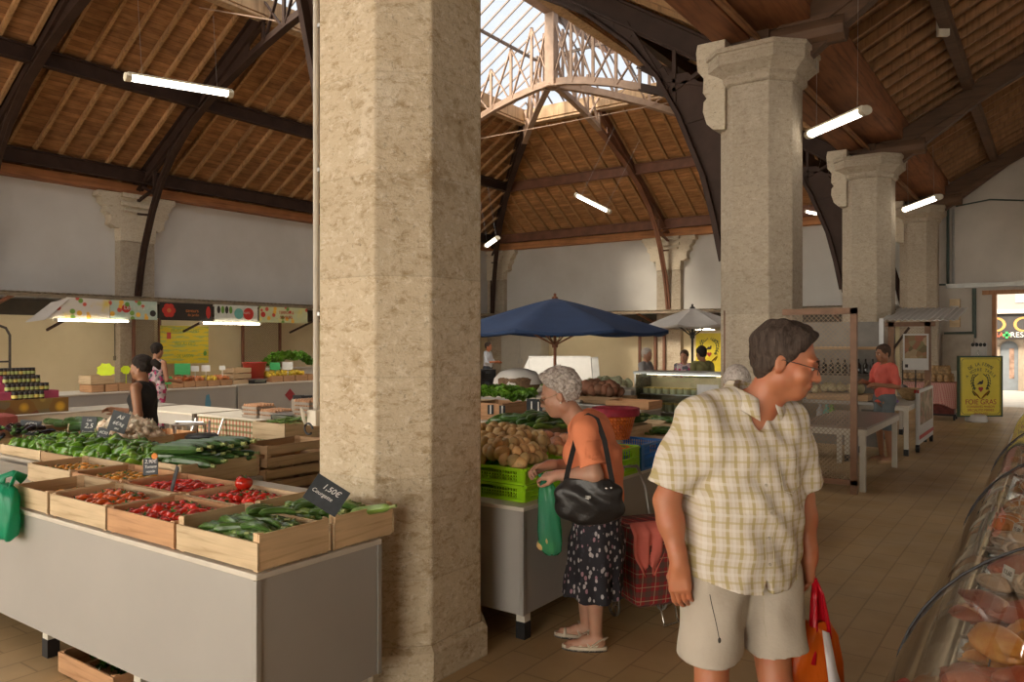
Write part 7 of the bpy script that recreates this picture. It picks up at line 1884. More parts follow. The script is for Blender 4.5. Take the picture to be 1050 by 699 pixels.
# ---------------------------------------------------------------- man in the plaid shirt
def man():
    d = 2.86; pos = at(760, 400, d)
    t = thing('person', 'tall man in cream plaid short-sleeved shirt and grey shorts walking towards the camera, looking aside', 'person', (pos.x, pos.y, 0), rot=(0, 0, YAW + R(14)))
    HM = headM(V3(.125, -.092, 1.668), R(52), R(17), 0)
    h = .0050
    F = Field((-.44, -.42, -.02), (.44, .32, 1.86), h)
    # torso core, neck
    F.cap((-.0, .01, 1.00), (0, .0, 1.34), .12, .13, .05, sq=(1.1, .85)); F.cap((-.13, .01, 1.46), (.13, .01, 1.44), .065, .065, .05)
    F.cap((.015, .0, 1.44), HM @ V3(0, .015, -.05), .066, .060, .03); F.cap((.0, .02, 1.50), (-.14, .01, 1.455), .05, .05, .05); F.cap((.0, .02, 1.50), (.14, .01, 1.445), .05, .05, .05); F.cap((.03, -.05, 1.43), HM @ V3(.01, -.025, -.07), .03, .03, .03)
    do_head(F, HM, 1.04, True, True)
    A = {}
    # his right arm (picture left) hangs, his left arm holds the bag
    sR, eR, wR = V3(-.190, .01, 1.455), V3(-.285, .03, 1.165), V3(-.272, -.045, .955)
    sL, eL, wL = V3(.205, .0, 1.435), V3(.280, .04, 1.15), V3(.282, -.01, .935)
    for s_, e_, w_ in ((sR, eR, wR), (sL, eL, wL)):
        F.cap(s_, e_, .058, .044, .03); F.cap(e_, e_.lerp(w_, .35), .044, .045, .03); F.cap(e_.lerp(w_, .3), w_, .045, .029, .03)
    do_hand(F, wR, V3(.02, -.05, -1), V3(-.75, -.65, 0), 1, .62, 1.06, 1.0, .6)
    do_hand(F, wL, V3(-.0, -.02, -1), V3(.9, -.4, 0), -1, 1.15, 1.04, .9, 1.0)
    # pelvis, legs: his left leg slightly ahead
    F.cap((-.08, .02, .93), (.08, .02, .93), .12, .12, .05)
    kR, aR = V3(-.135, -.02, .50), V3(-.14, .06, .09); kL, aL = V3(.085, -.09, .50), V3(.10, -.06, .09)
    for hx, k_, a_ in ((-.10, kR, aR), (.10, kL, aL)):
        F.cap((hx, .01, .88), k_, .088, .058, .04); F.ell(k_ + V3(0, -.018, .0), (.048, .045, .06), .03)
        F.cap(k_ + V3(0, .0, -.03), k_.lerp(a_, .35) + V3(0, .018, 0), .050, .056, .03); F.cap(k_.lerp(a_, .35) + V3(0, .015, 0), a_, .055, .036, .03)
        F.cap(a_ + V3(0, .03, -.03), a_ + V3(0, -.14, -.055), .038, .034, .03)
    F.mesh('body', M_skin1, t)
    # sandals / shoes
    for a_ in (aR, aL):
        mb = MB(); pts = []
        for i in range(20): q = 2*PI*i/20; pts.append((a_.x + .052*math.sin(q)*(1 - .12*math.cos(q)), a_.y - .055 + .155*math.cos(q)))
        mb.prism(pts, 0, .022, 'z'); mb.build('shoe_sole', M_black, t)
    add_face_bits(t, HM, 1.04); add_brows(t, HM, M_hair1, 1.04); add_glasses(t, HM, plain('dark_metal_frame', (.05, .035, .03), .3, .6), 1.04, .026, .0155)
    hair_cap('hair', HM, M_hair1, t, .0042, 1.04, .013, low=-.016, back=-.08, vol=(1.0, 1.03, 1.03), rough=.004, extra=lambda F, M, R3: (F.ell(M @ V3(.0, -.028, .105), [.066, .052, .036], .03, R3), F.ell(M @ V3(.0, .075, .03), [.065, .045, .06], .03, R3)))
    # shirt
    F = Field((-.42, -.30, .78), (.42, .30, 1.60), .0055)
    F.cap((-.132, .01, 1.455), (.145, .0, 1.44), .090, .090, .06); F.cap((.015, .015, 1.545), (-.16, .01, 1.475), .055, .060, .06); F.cap((.015, .015, 1.545), (.17, .0, 1.46), .055, .060, .06)
    F.cap((0, -.005, 1.34), (0, -.025, 1.12), .138, .150, .06, sq=(1.28, 1.0)); F.cap((0, -.025, 1.14), (-.01, -.015, .86), .152, .156, .05, sq=(1.42, 1.06))
    F.cap((-.12, -.03, 1.34), (.12, -.03, 1.33), .095, .095, .06)
    for s_, e_, a in ((sR, eR, -1), (sL, eL, 1)):
        F.cap(s_ + V3(-a*.02, 0, -.01), s_.lerp(e_, .88) + V3(a*.008, .0, 0), .086, .088, .045)
    F.fn(folds(.0042), 'add'); F.fn(lambda X, Y, Z: .004*np.sin((Z + .5*np.abs(X))*42 + 5*np.sin(X*5))*(Z < 1.15), 'add')
    F.fn(lambda X, Y, Z: .016 - .0 * X + 0*Y + 0*Z if False else -.5 + 0*X + 0*Y + 0*Z, 'cut')
    for s_, e_, w_ in ((sR, eR, wR), (sL, eL, wL)):
        ax = (e_ - s_).normalized(); c = s_.lerp(e_, .83); side_ = 1 if c.x > 0 else -1
        def cut(X, Y, Z, ax=ax, c=c, side_=side_):
            pl = (X - c.x)*ax.x + (Y - c.y)*ax.y + (Z - c.z)*ax.z
            near = np.where(X * side_ > .212 - .0*(Z), 1, 0) * np.where(Z > c.z - .2, 1, 0)
            return np.where(near > 0, pl, -.05)
        F.fn(cut, 'cut')
        F.cap(s_.lerp(e_, .70), e_ + ax*.1, .070, .082, .004, op='sub')
    # curved shirt tail hem and open bottom
    F.fn(lambda X, Y, Z: (.865 + .55*np.clip(np.abs(X + .0) - .03, 0, 1)**1.5 + .02*(X < -.0)*0) - Z + 0*Y, 'cut')
    F.fn(lambda X, Y, Z: np.where((Y < -.05), .016 - np.abs(X - .0) - np.clip(Z - .875, 0, 1)*.35, -.05) + 0*Z, 'cut')
    F.cap((0, .0, .80), (0, -.01, .93), .144, .13, .004, op='sub', sq=(1.40, 1.02))
    F.cap((.034, -.015, 1.56), HM @ V3(0, 0, -.03), .070, .078, .006, op='sub')
    F.ell((.018, -.105, 1.50), (.032, .06, .075), .01, op='sub')
    n = NT('plaid_shirt_cotton'); v = n.co('Object'); x, y, z = n.sep(v)
    u = x
    def stripe(coord, period, centre, width):
        fr = n.math('FRACT', n.math('ADD', n.math('DIVIDE', coord, period), 10.0 + centre)); return n.math('LESS_THAN', n.math('ABSOLUTE', n.math('SUBTRACT', fr, .5)), width)
    base = (.56, .49, .40); c = base
    c = n.mix(n.math('MULTIPLY', stripe(u, .040, 0, .12), .70), c, (.36, .28, .09)); c = n.mix(n.math('MULTIPLY', stripe(u, .040, .5, .13), .5), c, (.66, .62, .58)); c = n.mix(n.math('MULTIPLY', stripe(u, .020, .25, .06), .3), c, (.40, .33, .18))
    c = n.mix(n.math('MULTIPLY', stripe(z, .052, 0, .08), .50), c, (.40, .32, .12)); c = n.mix(n.math('MULTIPLY', stripe(z, .052, .5, .10), .4), c, (.66, .62, .58))
    n.col(c); n.bump(n.noise(v, 40, 4), .25, .003); M_shirt = n.set(Roughness=.85)
    sh = F.mesh('shirt', M_shirt, t)
    from mathutils.bvhtree import BVHTree
    bv = BVHTree.FromPolygons([vv.co[:] for vv in sh.data.vertices], [p.vertices[:] for p in sh.data.polygons])
    def surf(x, z):
        r = bv.ray_cast(V3(x, -.6, z), V3(0, 1, 0)); return r[0] if r[0] is not None else V3(x, -.15, z)
    mb = MB()
    for zz in (1.335, 1.245, 1.155, 1.065, .975): p = surf(.002, zz); mb.tube([p + V3(0, .001, 0), p + V3(0, -.003, 0)], .0055, 10)
    mb.build('buttons', plain('shirt_button', (.42, .38, .3), .3), t)
    mb = MB(); ps = [surf(.018, 1.40 - .04*i) + V3(0, -.0016, 0) for i in range(13)]; mb.tube(ps, .0014, 4); ps = [surf(-.016, 1.40 - .04*i) + V3(0, -.0016, 0) for i in range(13)]; mb.tube(ps, .0012, 4); mb.build('placket_seam', plain('seam_shade', (.45, .40, .30), .9), t)
    mb = MB(); cor = [(.065, 1.335), (.155, 1.335), (.155, 1.225), (.11, 1.21), (.065, 1.225), (.065, 1.335)]; ps = []
    for (x0, z0), (x1, z1) in zip(cor, cor[1:]): ps += [surf(x0 + (x1-x0)*i/5, z0 + (z1-z0)*i/5) + V3(0, -.0015, 0) for i in range(5)]
    mb.tube(ps, .0014, 4, close=True); mb.build('pocket_seam', bpy.data.materials['seam_shade'], t)
    # collar
    mb = MB(); K = 26; rows = []
    for r0, zz, fz in ((.074, 1.545, 0), (.076, 1.592, -.020), (.084, 1.594, -.024), (.116, 1.540, -.050)):
        row = []
        for i in range(K):
            a = R(-158) + R(316) * i / (K - 1); fr = max(0, -math.cos(a + PI)) ; fq = (abs(a) / R(158)) ** 3
            row.append(V3(.042 + r0*math.sin(a)*.96, -.006 + r0*math.cos(a)*1.0 - .016*fq, zz - .034*fq + fz*fq*.8))
        rows.append(row)
    vs = [p for r_ in rows for p in r_]; mb.add(vs, [(i*K+j, i*K+j+1, (i+1)*K+j+1, (i+1)*K+j) for i in range(3) for j in range(K-1)])
    o = mb.build('collar', M_shirt, t, smooth=True); md = o.modifiers.new('s', 'SOLIDIFY'); md.thickness = .004
    # shorts
    F = Field((-.36, -.32, .56), (.36, .32, 1.04), .0055)
    F.cap((-.07, .01, .95), (.07, .01, .95), .135, .135, .05)
    F.cap((-.105, .0, .90), (-.150, -.02, .50), .118, .110, .022, sq=(1, 1.1)); F.cap((.105, -.01, .90), (.108, -.075, .50), .116, .108, .022, sq=(1, 1.1))
    F.fn(folds(.0036, .8, 1), 'add')
    F.fn(lambda X, Y, Z: np.where(X < 0, .628 + .04*X, .618) + .02*np.sin(X*9) - Z + 0*Y, 'cut')
    F.cap((-.150, -.02, .48), (-.147, -.015, .60), .094, .085, .004, op='sub', sq=(1, 1.1)); F.cap((.108, -.075, .48), (.108, -.065, .60), .094, .085, .004, op='sub', sq=(1, 1.1))
    M_short = plain('beige_grey_cotton', (.42, .365, .30), .85, var=.07, scale=5, bump=.2, bscale=60)
    so_ = F.mesh('shorts', M_short, t)
    bv2 = BVHTree.FromPolygons([vv.co[:] for vv in so_.data.vertices], [p.vertices[:] for p in so_.data.polygons])
    def s2(x, z): r = bv2.ray_cast(V3(x, -.6, z), V3(0, 1, 0)); return r[0] if r[0] is not None else V3(x, -.12, z)
    mb = MB(); mb.tube([s2(-.185 + .004*i, .86 - .025*i) + V3(-.0, -.001, 0) for i in range(7)], .0014, 5); p = s2(-.160, .705); mb.ell(p, (.006, .004, .010)); mb.build('zip_cord', plain('dark_cord', (.04, .035, .03), .6), t)
    mb = MB(); mb.tube([s2(.02 + .003*math.sin(i), .86 - .02*i) + V3(0, -.0005, 0) for i in range(9)], .0012, 4); mb.build('fly_seam', bpy.data.materials['seam_shade'], t)
    # carrier bag
    hp = t.matrix_basis @ V3(.292, -.045, .86)
    b = thing('carrier_bag', 'red and orange plastic carrier bag hanging from the hand of the man in plaid', 'bag', (hp.x, hp.y, hp.z), rot=(0, 0, YAW + R(10)))
    M_or = film('orange_bag_plastic', (.80, .16, .01), .08, .3); M_rd = film('red_bag_plastic', (.72, .01, .03), .05, .28); M_wh = plain('white_bag_print', (.62, .58, .6), .4)
    mb = MB(); rs = []
    for i, (z, wx, dy, cx) in enumerate(((-.16, .05, .02, .0), (-.22, .09, .04, -.01), (-.32, .125, .05, -.03), (-.44, .14, .06, -.04), (-.54, .145, .065, -.045), (-.60, .135, .06, -.045), (-.615, .09, .04, -.045))):
        rs.append([(cx + wx*math.cos(a)*(1 + .05*math.sin(5*a + i)), dy*math.sin(a)*(1 + .25*math.sin(6*a + i*1.3)), z + .008*math.sin(3*a + i)) for a in [2*PI*j/32 for j in range(32)]])
    mb.rings(rs, cap=True); mb.build('bag_body', M_or, b, smooth=True)
    for s_, yy in ((1, -.015), (1, .02)):
        mb = MB(); mb.tube([(-.012, yy*.3, .005), (.010, yy, -.05), (.030, yy, -.15), (.048, yy, -.28), (.072, yy, -.42)], [.012, .017, .024, .03, .012], 8, flat=.35); mb.build('handle', M_rd, b, smooth=True)
    mb = MB(); mb.tube([(-.012, 0, .0), (-.022, -.01, -.08), (-.03, -.02, -.2), (-.05, -.03, -.30)], [.010, .013, .018, .022], 8, flat=.35); mb.build('handle', M_rd, b, smooth=True)
    mb = MB(); mb.add([(-.015, -.055, -.17), (.012, -.058, -.18), (.040, -.062, -.32), (.085, -.062, -.455), (.040, -.066, -.45), (.005, -.066, -.36)], [(0, 1, 2, 5), (5, 2, 3, 4)]); o = mb.build('white_panel', M_wh, b, smooth=True); md = o.modifiers.new('s', 'SOLIDIFY'); md.thickness = .003
man()

# ---------------------------------------------------------------- elderly woman
def lady():
    g = onz(604, 660, 0); rz = YAW - PI/2 - R(10)
    t = thing('person', 'elderly grey-haired woman in an orange top and dark floral skirt choosing potatoes at the stall', 'person', (g.x, g.y, 0), rot=(0, 0, rz))
    # local: faces -y; picture left = -y ; +x (her left) = towards the camera
    HM = headM(V3(.02, -.175, 1.432), R(4), R(22), 0)
    F = Field((-.34, -.50, -.02), (.34, .30, 1.60), .005)
    F.cap((0, .03, .85), (0, .0, 1.16), .13, .13, .05, sq=(1.15, .9)); F.cap((-.10, -.03, 1.26), (.10, -.03, 1.26), .065, .065, .05)
    F.cap((0, -.045, 1.27), HM @ V3(0, .02, -.05), .058, .052, .03); F.cap((0, -.08, 1.25), HM @ V3(0, -.02, -.07), .026, .03, .03)
    do_head(F, HM, .97, False, True)
    sL, eL, wL = V3(.155, -.02, 1.255), V3(.215, .045, 1.01), V3(.15, -.165, .995)
    sR, eR, wR = V3(-.155, -.04, 1.25), V3(-.19, -.06, 1.00), V3(.02, -.23, 1.03)
    for s_, e_, w_ in ((sL, eL, wL), (sR, eR, wR)):
        F.cap(s_, e_, .050, .045, .03); F.cap(e_, e_.lerp(w_, .35), .046, .046, .03); F.cap(e_.lerp(w_, .3), w_, .044, .027, .03)
    do_hand(F, wL, V3(-.25, -1, -.10), V3(.35, 0, .9), -1, 1.05, .95, .9, .9)
    do_hand(F, wR, V3(.5, -1, -.1), V3(-.4, 0, 1), 1, 1.0, .95, 1, .6)
    F.cap((-.06, .04, .80), (.06, .04, .80), .125, .125, .05)
    for a, ax, fy in ((1, .085, 0.0), (-1, -.075, -.065)):
        k_ = V3(ax, .02 + fy, .42); n_ = V3(ax, .045 + fy, .075)
        F.cap((ax*.8, .02, .78), k_, .085, .055, .04); F.cap(k_, k_.lerp(n_, .3) + V3(0, .012, 0), .05, .052, .03); F.cap(k_.lerp(n_, .3) + V3(0, .01, 0), n_, .051, .034, .03)
        F.cap(n_ + V3(0, .015, -.03), n_ + V3(a*.012, -.145, -.048), .032, .024, .03); F.cap(n_ + V3(0, .02, -.035), n_ + V3(0, -.06, -.02), .030, .028, .02)
        for q in range(5): F.cap(n_ + V3(a*(.012 + .011*(q - 2)), -.14, -.050), n_ + V3(a*(.014 + .012*(q - 2)), -.178 + .006*abs(q - 1), -.054), .011, .009, .003)
    F.mesh('body', M_skin2, t)
    M_sand = plain('cream_leather', (.60, .52, .40), .5)
    for a, ax, fy in ((1, .085, 0.0), (-1, -.075, -.065)):
        n_ = V3(ax, .045 + fy, .075); s = thing('sandal', None, None); s.parent = t; 
        del_ = None
        mb = MB(); pts = []
        for i in range(24):
            q = 2*PI*i/24; pts.append((n_.x + a*.008 + (.043 + .006*math.cos(q))*math.sin(q) * (1 if math.cos(q) > -.3 else 1.0), n_.y - .065 - .128*math.cos(q)))
        mb.prism(pts, .004, .026, 'z'); mb.build('sole', M_sand, s); mb = MB(); mb.prism([(x*1.0, y) for x, y in pts], 0, .010, 'z'); mb.build('outsole', M_black, s)
        def st(p0, p1, p2, r_=.0095): mb = MB(); mb.tube([n_ + V3(*p0), n_ + V3(*[(p0[i]+p1[i])/2*1.0 for i in range(3)]), n_ + V3(*p1), n_ + V3(*[(p1[i]+p2[i])/2 for i in range(3)]), n_ + V3(*p2)], r_, 8, flat=.35); mb.build('strap', M_sand, s, smooth=True)
        st((a*.045 if a > 0 else -.045, -.085, -.058), (0, -.085, -.012), (-.045, -.085, -.058)); st((.045, -.03, -.058), (.012, -.055, .002), (-.045, -.10, -.055)); st((.045, -.125, -.058), (0, -.125, -.022), (-.04, -.125, -.058)); st((.038, .0, -.045), (.0, .062, .0), (-.038, .0, -.045)); st((.045, -.04, -.055), (.042, .02, -.01), (.0, .062, .0)); st((.042, .0, -.05), (.0, -.045, .022), (-.042, .0, -.05))
    add_face_bits(t, HM, .97); add_brows(t, HM, M_hair2, .97); add_glasses(t, HM, plain('thin_gold_frame', (.35, .25, .15), .3, .8), .97)
    mb = MB().tr(HM); [mb.ell((a*.084, .002, -.036), (.006, .006, .006), 8, 6) for a in (-1, 1)]; mb.build('earrings', plain('pearl', (.8, .76, .68), .2), t, smooth=True)
    hair_cap('hair', HM, M_hair2, t, .0045, 1.0, .027, low=.022, back=-.055, curl=1.5, fringe=1, vol=(1.02, 1.04, 1.04), extra=lambda F, M, R3: (F.ell(M @ V3(0, -.04, .105), [.07, .055, .035], .03, R3), F.ell(M @ V3(0, .09, .05), [.07, .045, .07], .03, R3)))
    # orange top
    F = Field((-.32, -.30, .74), (.32, .32, 1.40), .0055)
    F.cap((-.105, -.015, 1.255), (.105, -.015, 1.255), .078, .078, .05); F.cap((0, .01, 1.24), (0, .045, 1.05), .112, .138, .06, sq=(1.32, 1.0)); F.cap((0, .045, 1.06), (0, .05, .80), .14, .155, .05, sq=(1.22, 1.0)); F.ell((0, -.06, 1.10), (.13, .095, .10), .05)
    F.cap((0, -.03, 1.28), (0, .055, 1.20), .07, .08, .05)
    for s_, e_ in ((sL, eL), (sR, eR)): F.cap(s_, s_.lerp(e_, .78), .068, .070, .04)
    F.fn(folds(.0034, .9, 2), 'add'); F.fn(lambda X, Y, Z: .0045*np.sin((Z*1.2 - Y*.8)*38 + 3*np.sin(Y*9))*(Y > .0)*(Z < 1.2), 'add')
    for s_, e_ in ((sL, eL), (sR, eR)):
        ax = (e_ - s_).normalized(); c = s_.lerp(e_, .80); sd = 1 if c.x > 0 else -1
        F.fn(lambda X, Y, Z, ax=ax, c=c, sd=sd: np.where((X*sd > .155) & (Z > c.z - .15), (X-c.x)*ax.x + (Y-c.y)*ax.y + (Z-c.z)*ax.z, -.05), 'cut')
        F.cap(s_.lerp(e_, .68), e_ + ax*.08, .060, .066, .004, op='sub')
    F.fn(lambda X, Y, Z: .795 + .01*np.sin(X*14) - Z + 0*Y, 'cut'); F.cap((0, -.055, 1.34), HM @ V3(0, 0, -.06), .066, .07, .006, op='sub')
    M_orange = plain('orange_jersey', (.80, .255, .12), .85, var=.06, bump=.2, bscale=50)
    F.mesh('top', M_orange, t)
    # skirt
    F = Field((-.32, -.30, .22), (.32, .34, .90), .0055)
    F.cap((0, .045, .82), (0, .045, .55), .135, .150, .05, sq=(1.2, 1.0)); F.cap((0, .04, .56), (0, .01, .20), .150, .172, .05, sq=(1.15, 1.0))
    F.fn(lambda X, Y, Z: ((.85 - Z)*.022*np.sin(np.arctan2(Y - .03, X)*9 + Z*3) + .003*np.sin(Z*30 + X*20)).astype(np.float32), 'add')
    F.fn(lambda X, Y, Z: .292 + .012*np.sin(X*20 + Y*14) - Z, 'cut'); F.cap((0, .01, .20), (0, .04, .42), .155, .135, .004, op='sub', sq=(1.15, 1.0))
    n = NT('floral_skirt'); v = n.co('Object', (1, 1, 1)); vo = n.n('TexVoronoi'); vo.inputs['Scale'].default_value = 42; n.l(n.co('Object', (1.0, 1.0, .62), (.5, .3, 0)), vo.inputs['Vector'])
    m = n.ramp(n.math('ADD', vo.outputs['Distance'], n.math('MULTIPLY', n.noise(v, 70, 2), .25)), [(.44, 1.0), (.50, 0.0)]); pc_ = n.ramp(n.sep(vo.outputs['Color'])[1], [(0, (.36, .33, .34)), (.4, (.30, .16, .20)), (.62, (.42, .38, .38)), (.8, (.02, .02, .03))], 'CONSTANT')
    n.col(n.mix(m, (.012, .010, .016), pc_)); M_sk = n.set(Roughness=.8); F.mesh('skirt', M_sk, t)
    mb = MB(); mb.tube([(.026*math.cos(a) + wL.x - .002, wL.y + .01 , .026*math.sin(a) + wL.z) for a in [i*PI/8 for i in range(16)]], .0025, 5, close=True); mb.build('bracelet', plain('silver_bracelet', (.6, .55, .45), .25, .9), t)
    # handbag
    W = t.matrix_basis
    b = thing('handbag', 'black leather shoulder bag with a small metal plate hanging at the elderly woman\'s side', 'bag', W @ V3(.215, .015, .90), rot=(0, 0, rz))
    M_lea = plain('black_leather', (.016, .014, .014), .38, var=.3, scale=10, bump=.5, bscale=26)
    F = Field((-.09, -.23, -.20), (.09, .23, .18), .005)
    F.ell((0, 0, -.06), (.055, .195, .105), .03); F.ell((0, 0, .02), (.045, .16, .11), .04); F.cap((0, -.15, .02), (0, .15, .02), .035, .035, .04)
    F.fn(lambda X, Y, Z: .004*np.sin(Y*38 + 3*np.sin(Z*20)) + .003*np.sin(Z*50 + Y*14) + 0*X, 'add'); F.fn(lambda X, Y, Z: Z - .095 - .0*Y + 0*X + .35*Y*Y, 'cut'); F.mesh('bag_body', M_lea, b)
    mb = MB(); mb.box((.052, -.005, -.012), (.010, .042, .042)); mb.box((.058, -.005, -.012), (.006, .024, .024)); mb.build('metal_plate', plain('pewter', (.36, .35, .33), .35, .7), b, bevel=.003)
    mb = MB(); mb.ell((.045, .125, .055), (.012, .008, .008)); mb.ell((.042, .10, .05), (.008, .012, .006)); mb.build('buckle', plain('bright_buckle', (.75, .73, .7), .2, .9), b, smooth=True)
    # strap from bag over the shoulder
    pf = [(.0, -.13, .06), (-.01, -.11, .16), (-.035, -.075, .30), (-.065, -.05, .405), (-.085, -.01, .432), (-.075, .04, .41), (-.02, .085, .30), (.01, .11, .18), (.0, .13, .07)]
    pts = []
    for i in range(len(pf) - 1):
        for j in range(4): pts.append(tuple(pf[i][k] + (pf[i+1][k] - pf[i][k]) * j / 4 for k in range(3)))
    pts.append(pf[-1]); mb = MB()
    P_ = [Vector(p) for p in pts]; rs = []
    for i, p in enumerate(P_):
        tg = (P_[min(i+1, len(P_)-1)] - P_[max(i-1, 0)]).normalized(); wv = Vector((-.35, 0, 0)) + Vector((0, 1, 0)) * .0; wv = tg.cross(Vector((1, 0, 0)) if abs(tg.x) < .8 else Vector((0, 0, 1))).normalized()*.014; nv = tg.cross(wv).normalized()*.0025
        rs.append([p + wv + nv, p - wv + nv, p - wv - nv, p + wv - nv])
    mb.rings(rs); mb.build('strap', plain('black_webbing', (.02, .018, .018), .8, spec=.2), b)
    # green bag of potatoes in her hand
    hb = W @ (wL + V3(-.018, -.085, -.035))
    b = thing('produce_bag', 'translucent green produce bag with a few potatoes held by the elderly woman', 'bag', hb, rot=(0, 0, rz))
    mb = MB(); rs = []
    for i, (z, wy, wx) in enumerate(((.0, .030, .012), (-.05, .048, .022), (-.12, .055, .03), (-.20, .060, .035), (-.28, .068, .042), (-.35, .070, .045), (-.395, .060, .04), (-.42, .035, .025))):
        rs.append([(wx*math.sin(a)*(1 + .2*math.sin(7*a + i)), .02 + .004*i + wy*math.cos(a)*(1 + .07*math.sin(6*a + i)), z) for a in [2*PI*j/28 for j in range(28)]])
    mb.rings(rs); mb.build('bag_film', film('thin_green_film', (.16, .60, .40), .62, .2), b, smooth=True)
    mb = MB(); mb.tube([(0, .03, 0), (.01, .05, .03), (0, .02, .045)], [.012, .016, .006], 6, flat=.5); mb.tube([(0, 0, 0), (.01, -.02, .03), (0, .0, .04)], [.012, .014, .005], 6, flat=.5); mb.build('bag_top', film('bag_top_film', (.05, .42, .24), .2, .25), b, smooth=True)
    for k, (x, y, z) in enumerate(((0, .0, -.37), (.005, .055, -.375), (.0, .03, -.345))): po[k].put(W @ (wL + V3(-.018 + x, -.085 + y, -.035 + z)), (k, k*2, k), 'light brown potato inside the translucent green bag', 'potatoes in the green bag', .8)
    # shopping trolley behind her
    g2 = onz(664, 636, 0)
    b = thing('shopping_trolley', 'red tartan shopping trolley with a bent metal stand behind the elderly woman', 'shopping trolley', (g2.x, g2.y, 0), rot=(0, 0, YAW + R(20)))
    n = NT('red_tartan'); v = n.co('Object'); x, y, z = n.sep(v); u = n.math('ADD', x, y)
    def st(c, per, ph, w_): fr = n.math('FRACT', n.math('ADD', n.math('DIVIDE', c, per), 10 + ph)); return n.math('LESS_THAN', n.math('ABSOLUTE', n.math('SUBTRACT', fr, .5)), w_)
    c = (.30, .018, .022); c = n.mix(n.math('MULTIPLY', st(u, .085, 0, .20), .6), c, (.06, .055, .045)); c = n.mix(n.math('MULTIPLY', st(z, .085, 0, .20), .6), c, (.07, .065, .05)); c = n.mix(n.math('MULTIPLY', st(u, .085, .5, .03), .7), c, (.42, .34, .2)); c = n.mix(n.math('MULTIPLY', st(z, .085, .5, .03), .7), c, (.42, .34, .2)); n.col(c); M_tart = n.set(Roughness=.8)
    mb = MB(); rs = []
    for z, wx, wy in ((.13, .125, .115), (.15, .145, .13), (.30, .155, .14), (.50, .155, .14), (.60, .15, .135)):
        rs.append([(wx*sx_, wy*sy_, z + (.03*sy_ if z > .55 else 0)) for sx_, sy_ in ((-1, -.92), (-.92, -1), (0, -1.04), (.92, -1), (1, -.92), (1.03, 0), (1, .92), (.92, 1), (0, 1.03), (-.92, 1), (-1, .92), (-1.03, 0))])
    mb.rings(rs); mb.build('bag', M_tart, b)
    mb = MB(); mb.b2((-.12, -.10, .57), (.12, .11, .606)); mb.build('dark_opening', plain('bag_inside', (.05, .006, .008), .9), b)
    mb = MB(); mb.tube([(-.10, .15, .10), (-.10, .15, .62), (-.09, .19, .80), (-.05, .22, .93), (.05, .22, .93)], .010, 8); mb.tube([(.10, .15, .10), (.10, .15, .62), (.09, .19, .80), (.05, .22, .93)], .010, 8); mb.build('handle_frame', plain('grey_tube', (.35, .34, .32), .35, .7), b, smooth=True)
    mb = MB(); mb.tube([(.02, -.10, .16), (.02, -.16, .03), (.02, -.16, .012), (.15, -.12, .012), (.15, -.10, .03), (.15, -.05, .18)], .005, 8); mb.build('stand', M_chr := plain('chromed_rod', (.6, .58, .55), .2, .9), b, smooth=True)
    for s_ in (-1, 1):
        mb = MB(); mb.tube([(s_*.17 + .07*0, .13 + .075*math.cos(a), .085 + .075*math.sin(a)) for a in [i*PI/10 for i in range(20)]], .009, 8, close=True)
        w_ = mb.build('wheel', plain('grey_tyre', (.20, .18, .15), .6) if 'grey_tyre' not in bpy.data.materials else bpy.data.materials['grey_tyre'], b, smooth=True)
        mb = MB(); mb.tube([(s_*.175, .13, .085), (s_*.155, .13, .085)], .018, 8); [mb.bar((s_*.17, .13, .085), (s_*.17, .13 + .07*math.cos(a), .085 + .07*math.sin(a)), .006, .006) for a in [i*PI/3 for i in range(6)]]; mb.build('spokes', M_metal, w_)
    cl = thing('coral_cloth', 'coral pink cloth draped over the front of the tartan trolley', 'cloth', (g2.x, g2.y, 0), rot=(0, 0, YAW + R(20)))
    mb = MB(); K, J = 12, 16; vs = []
    for i in range(K):
        for j in range(J):
            v_ = i/(K-1); u_ = j/(J-1); wd = .115 if v_ < .6 else .115 - .18*(v_ - .6)
            x = -.075 + (u_ - .5)*2*wd*(.9 + .1*math.sin(v_*4)); y = -.155 - .012*math.sin(u_*17 + v_*2) - .006*math.sin(u_*31) ; z = .635 - v_*(.27 + .04*math.sin(u_*6 + 2))
            if i == 0: y = -.02; z = .625
            if i == 1: y = -.10; z = .640
            vs.append((x, y, z))
    mb.add(vs, [(i*J+j, i*J+j+1, (i+1)*J+j+1, (i+1)*J+j) for i in range(K-1) for j in range(J-1)]); o = mb.build('cloth', plain('coral_cotton', (.70, .17, .13), .85, var=.08, bump=.2), cl, smooth=True); md = o.modifiers.new('s', 'SOLIDIFY'); md.thickness = .004
lady()

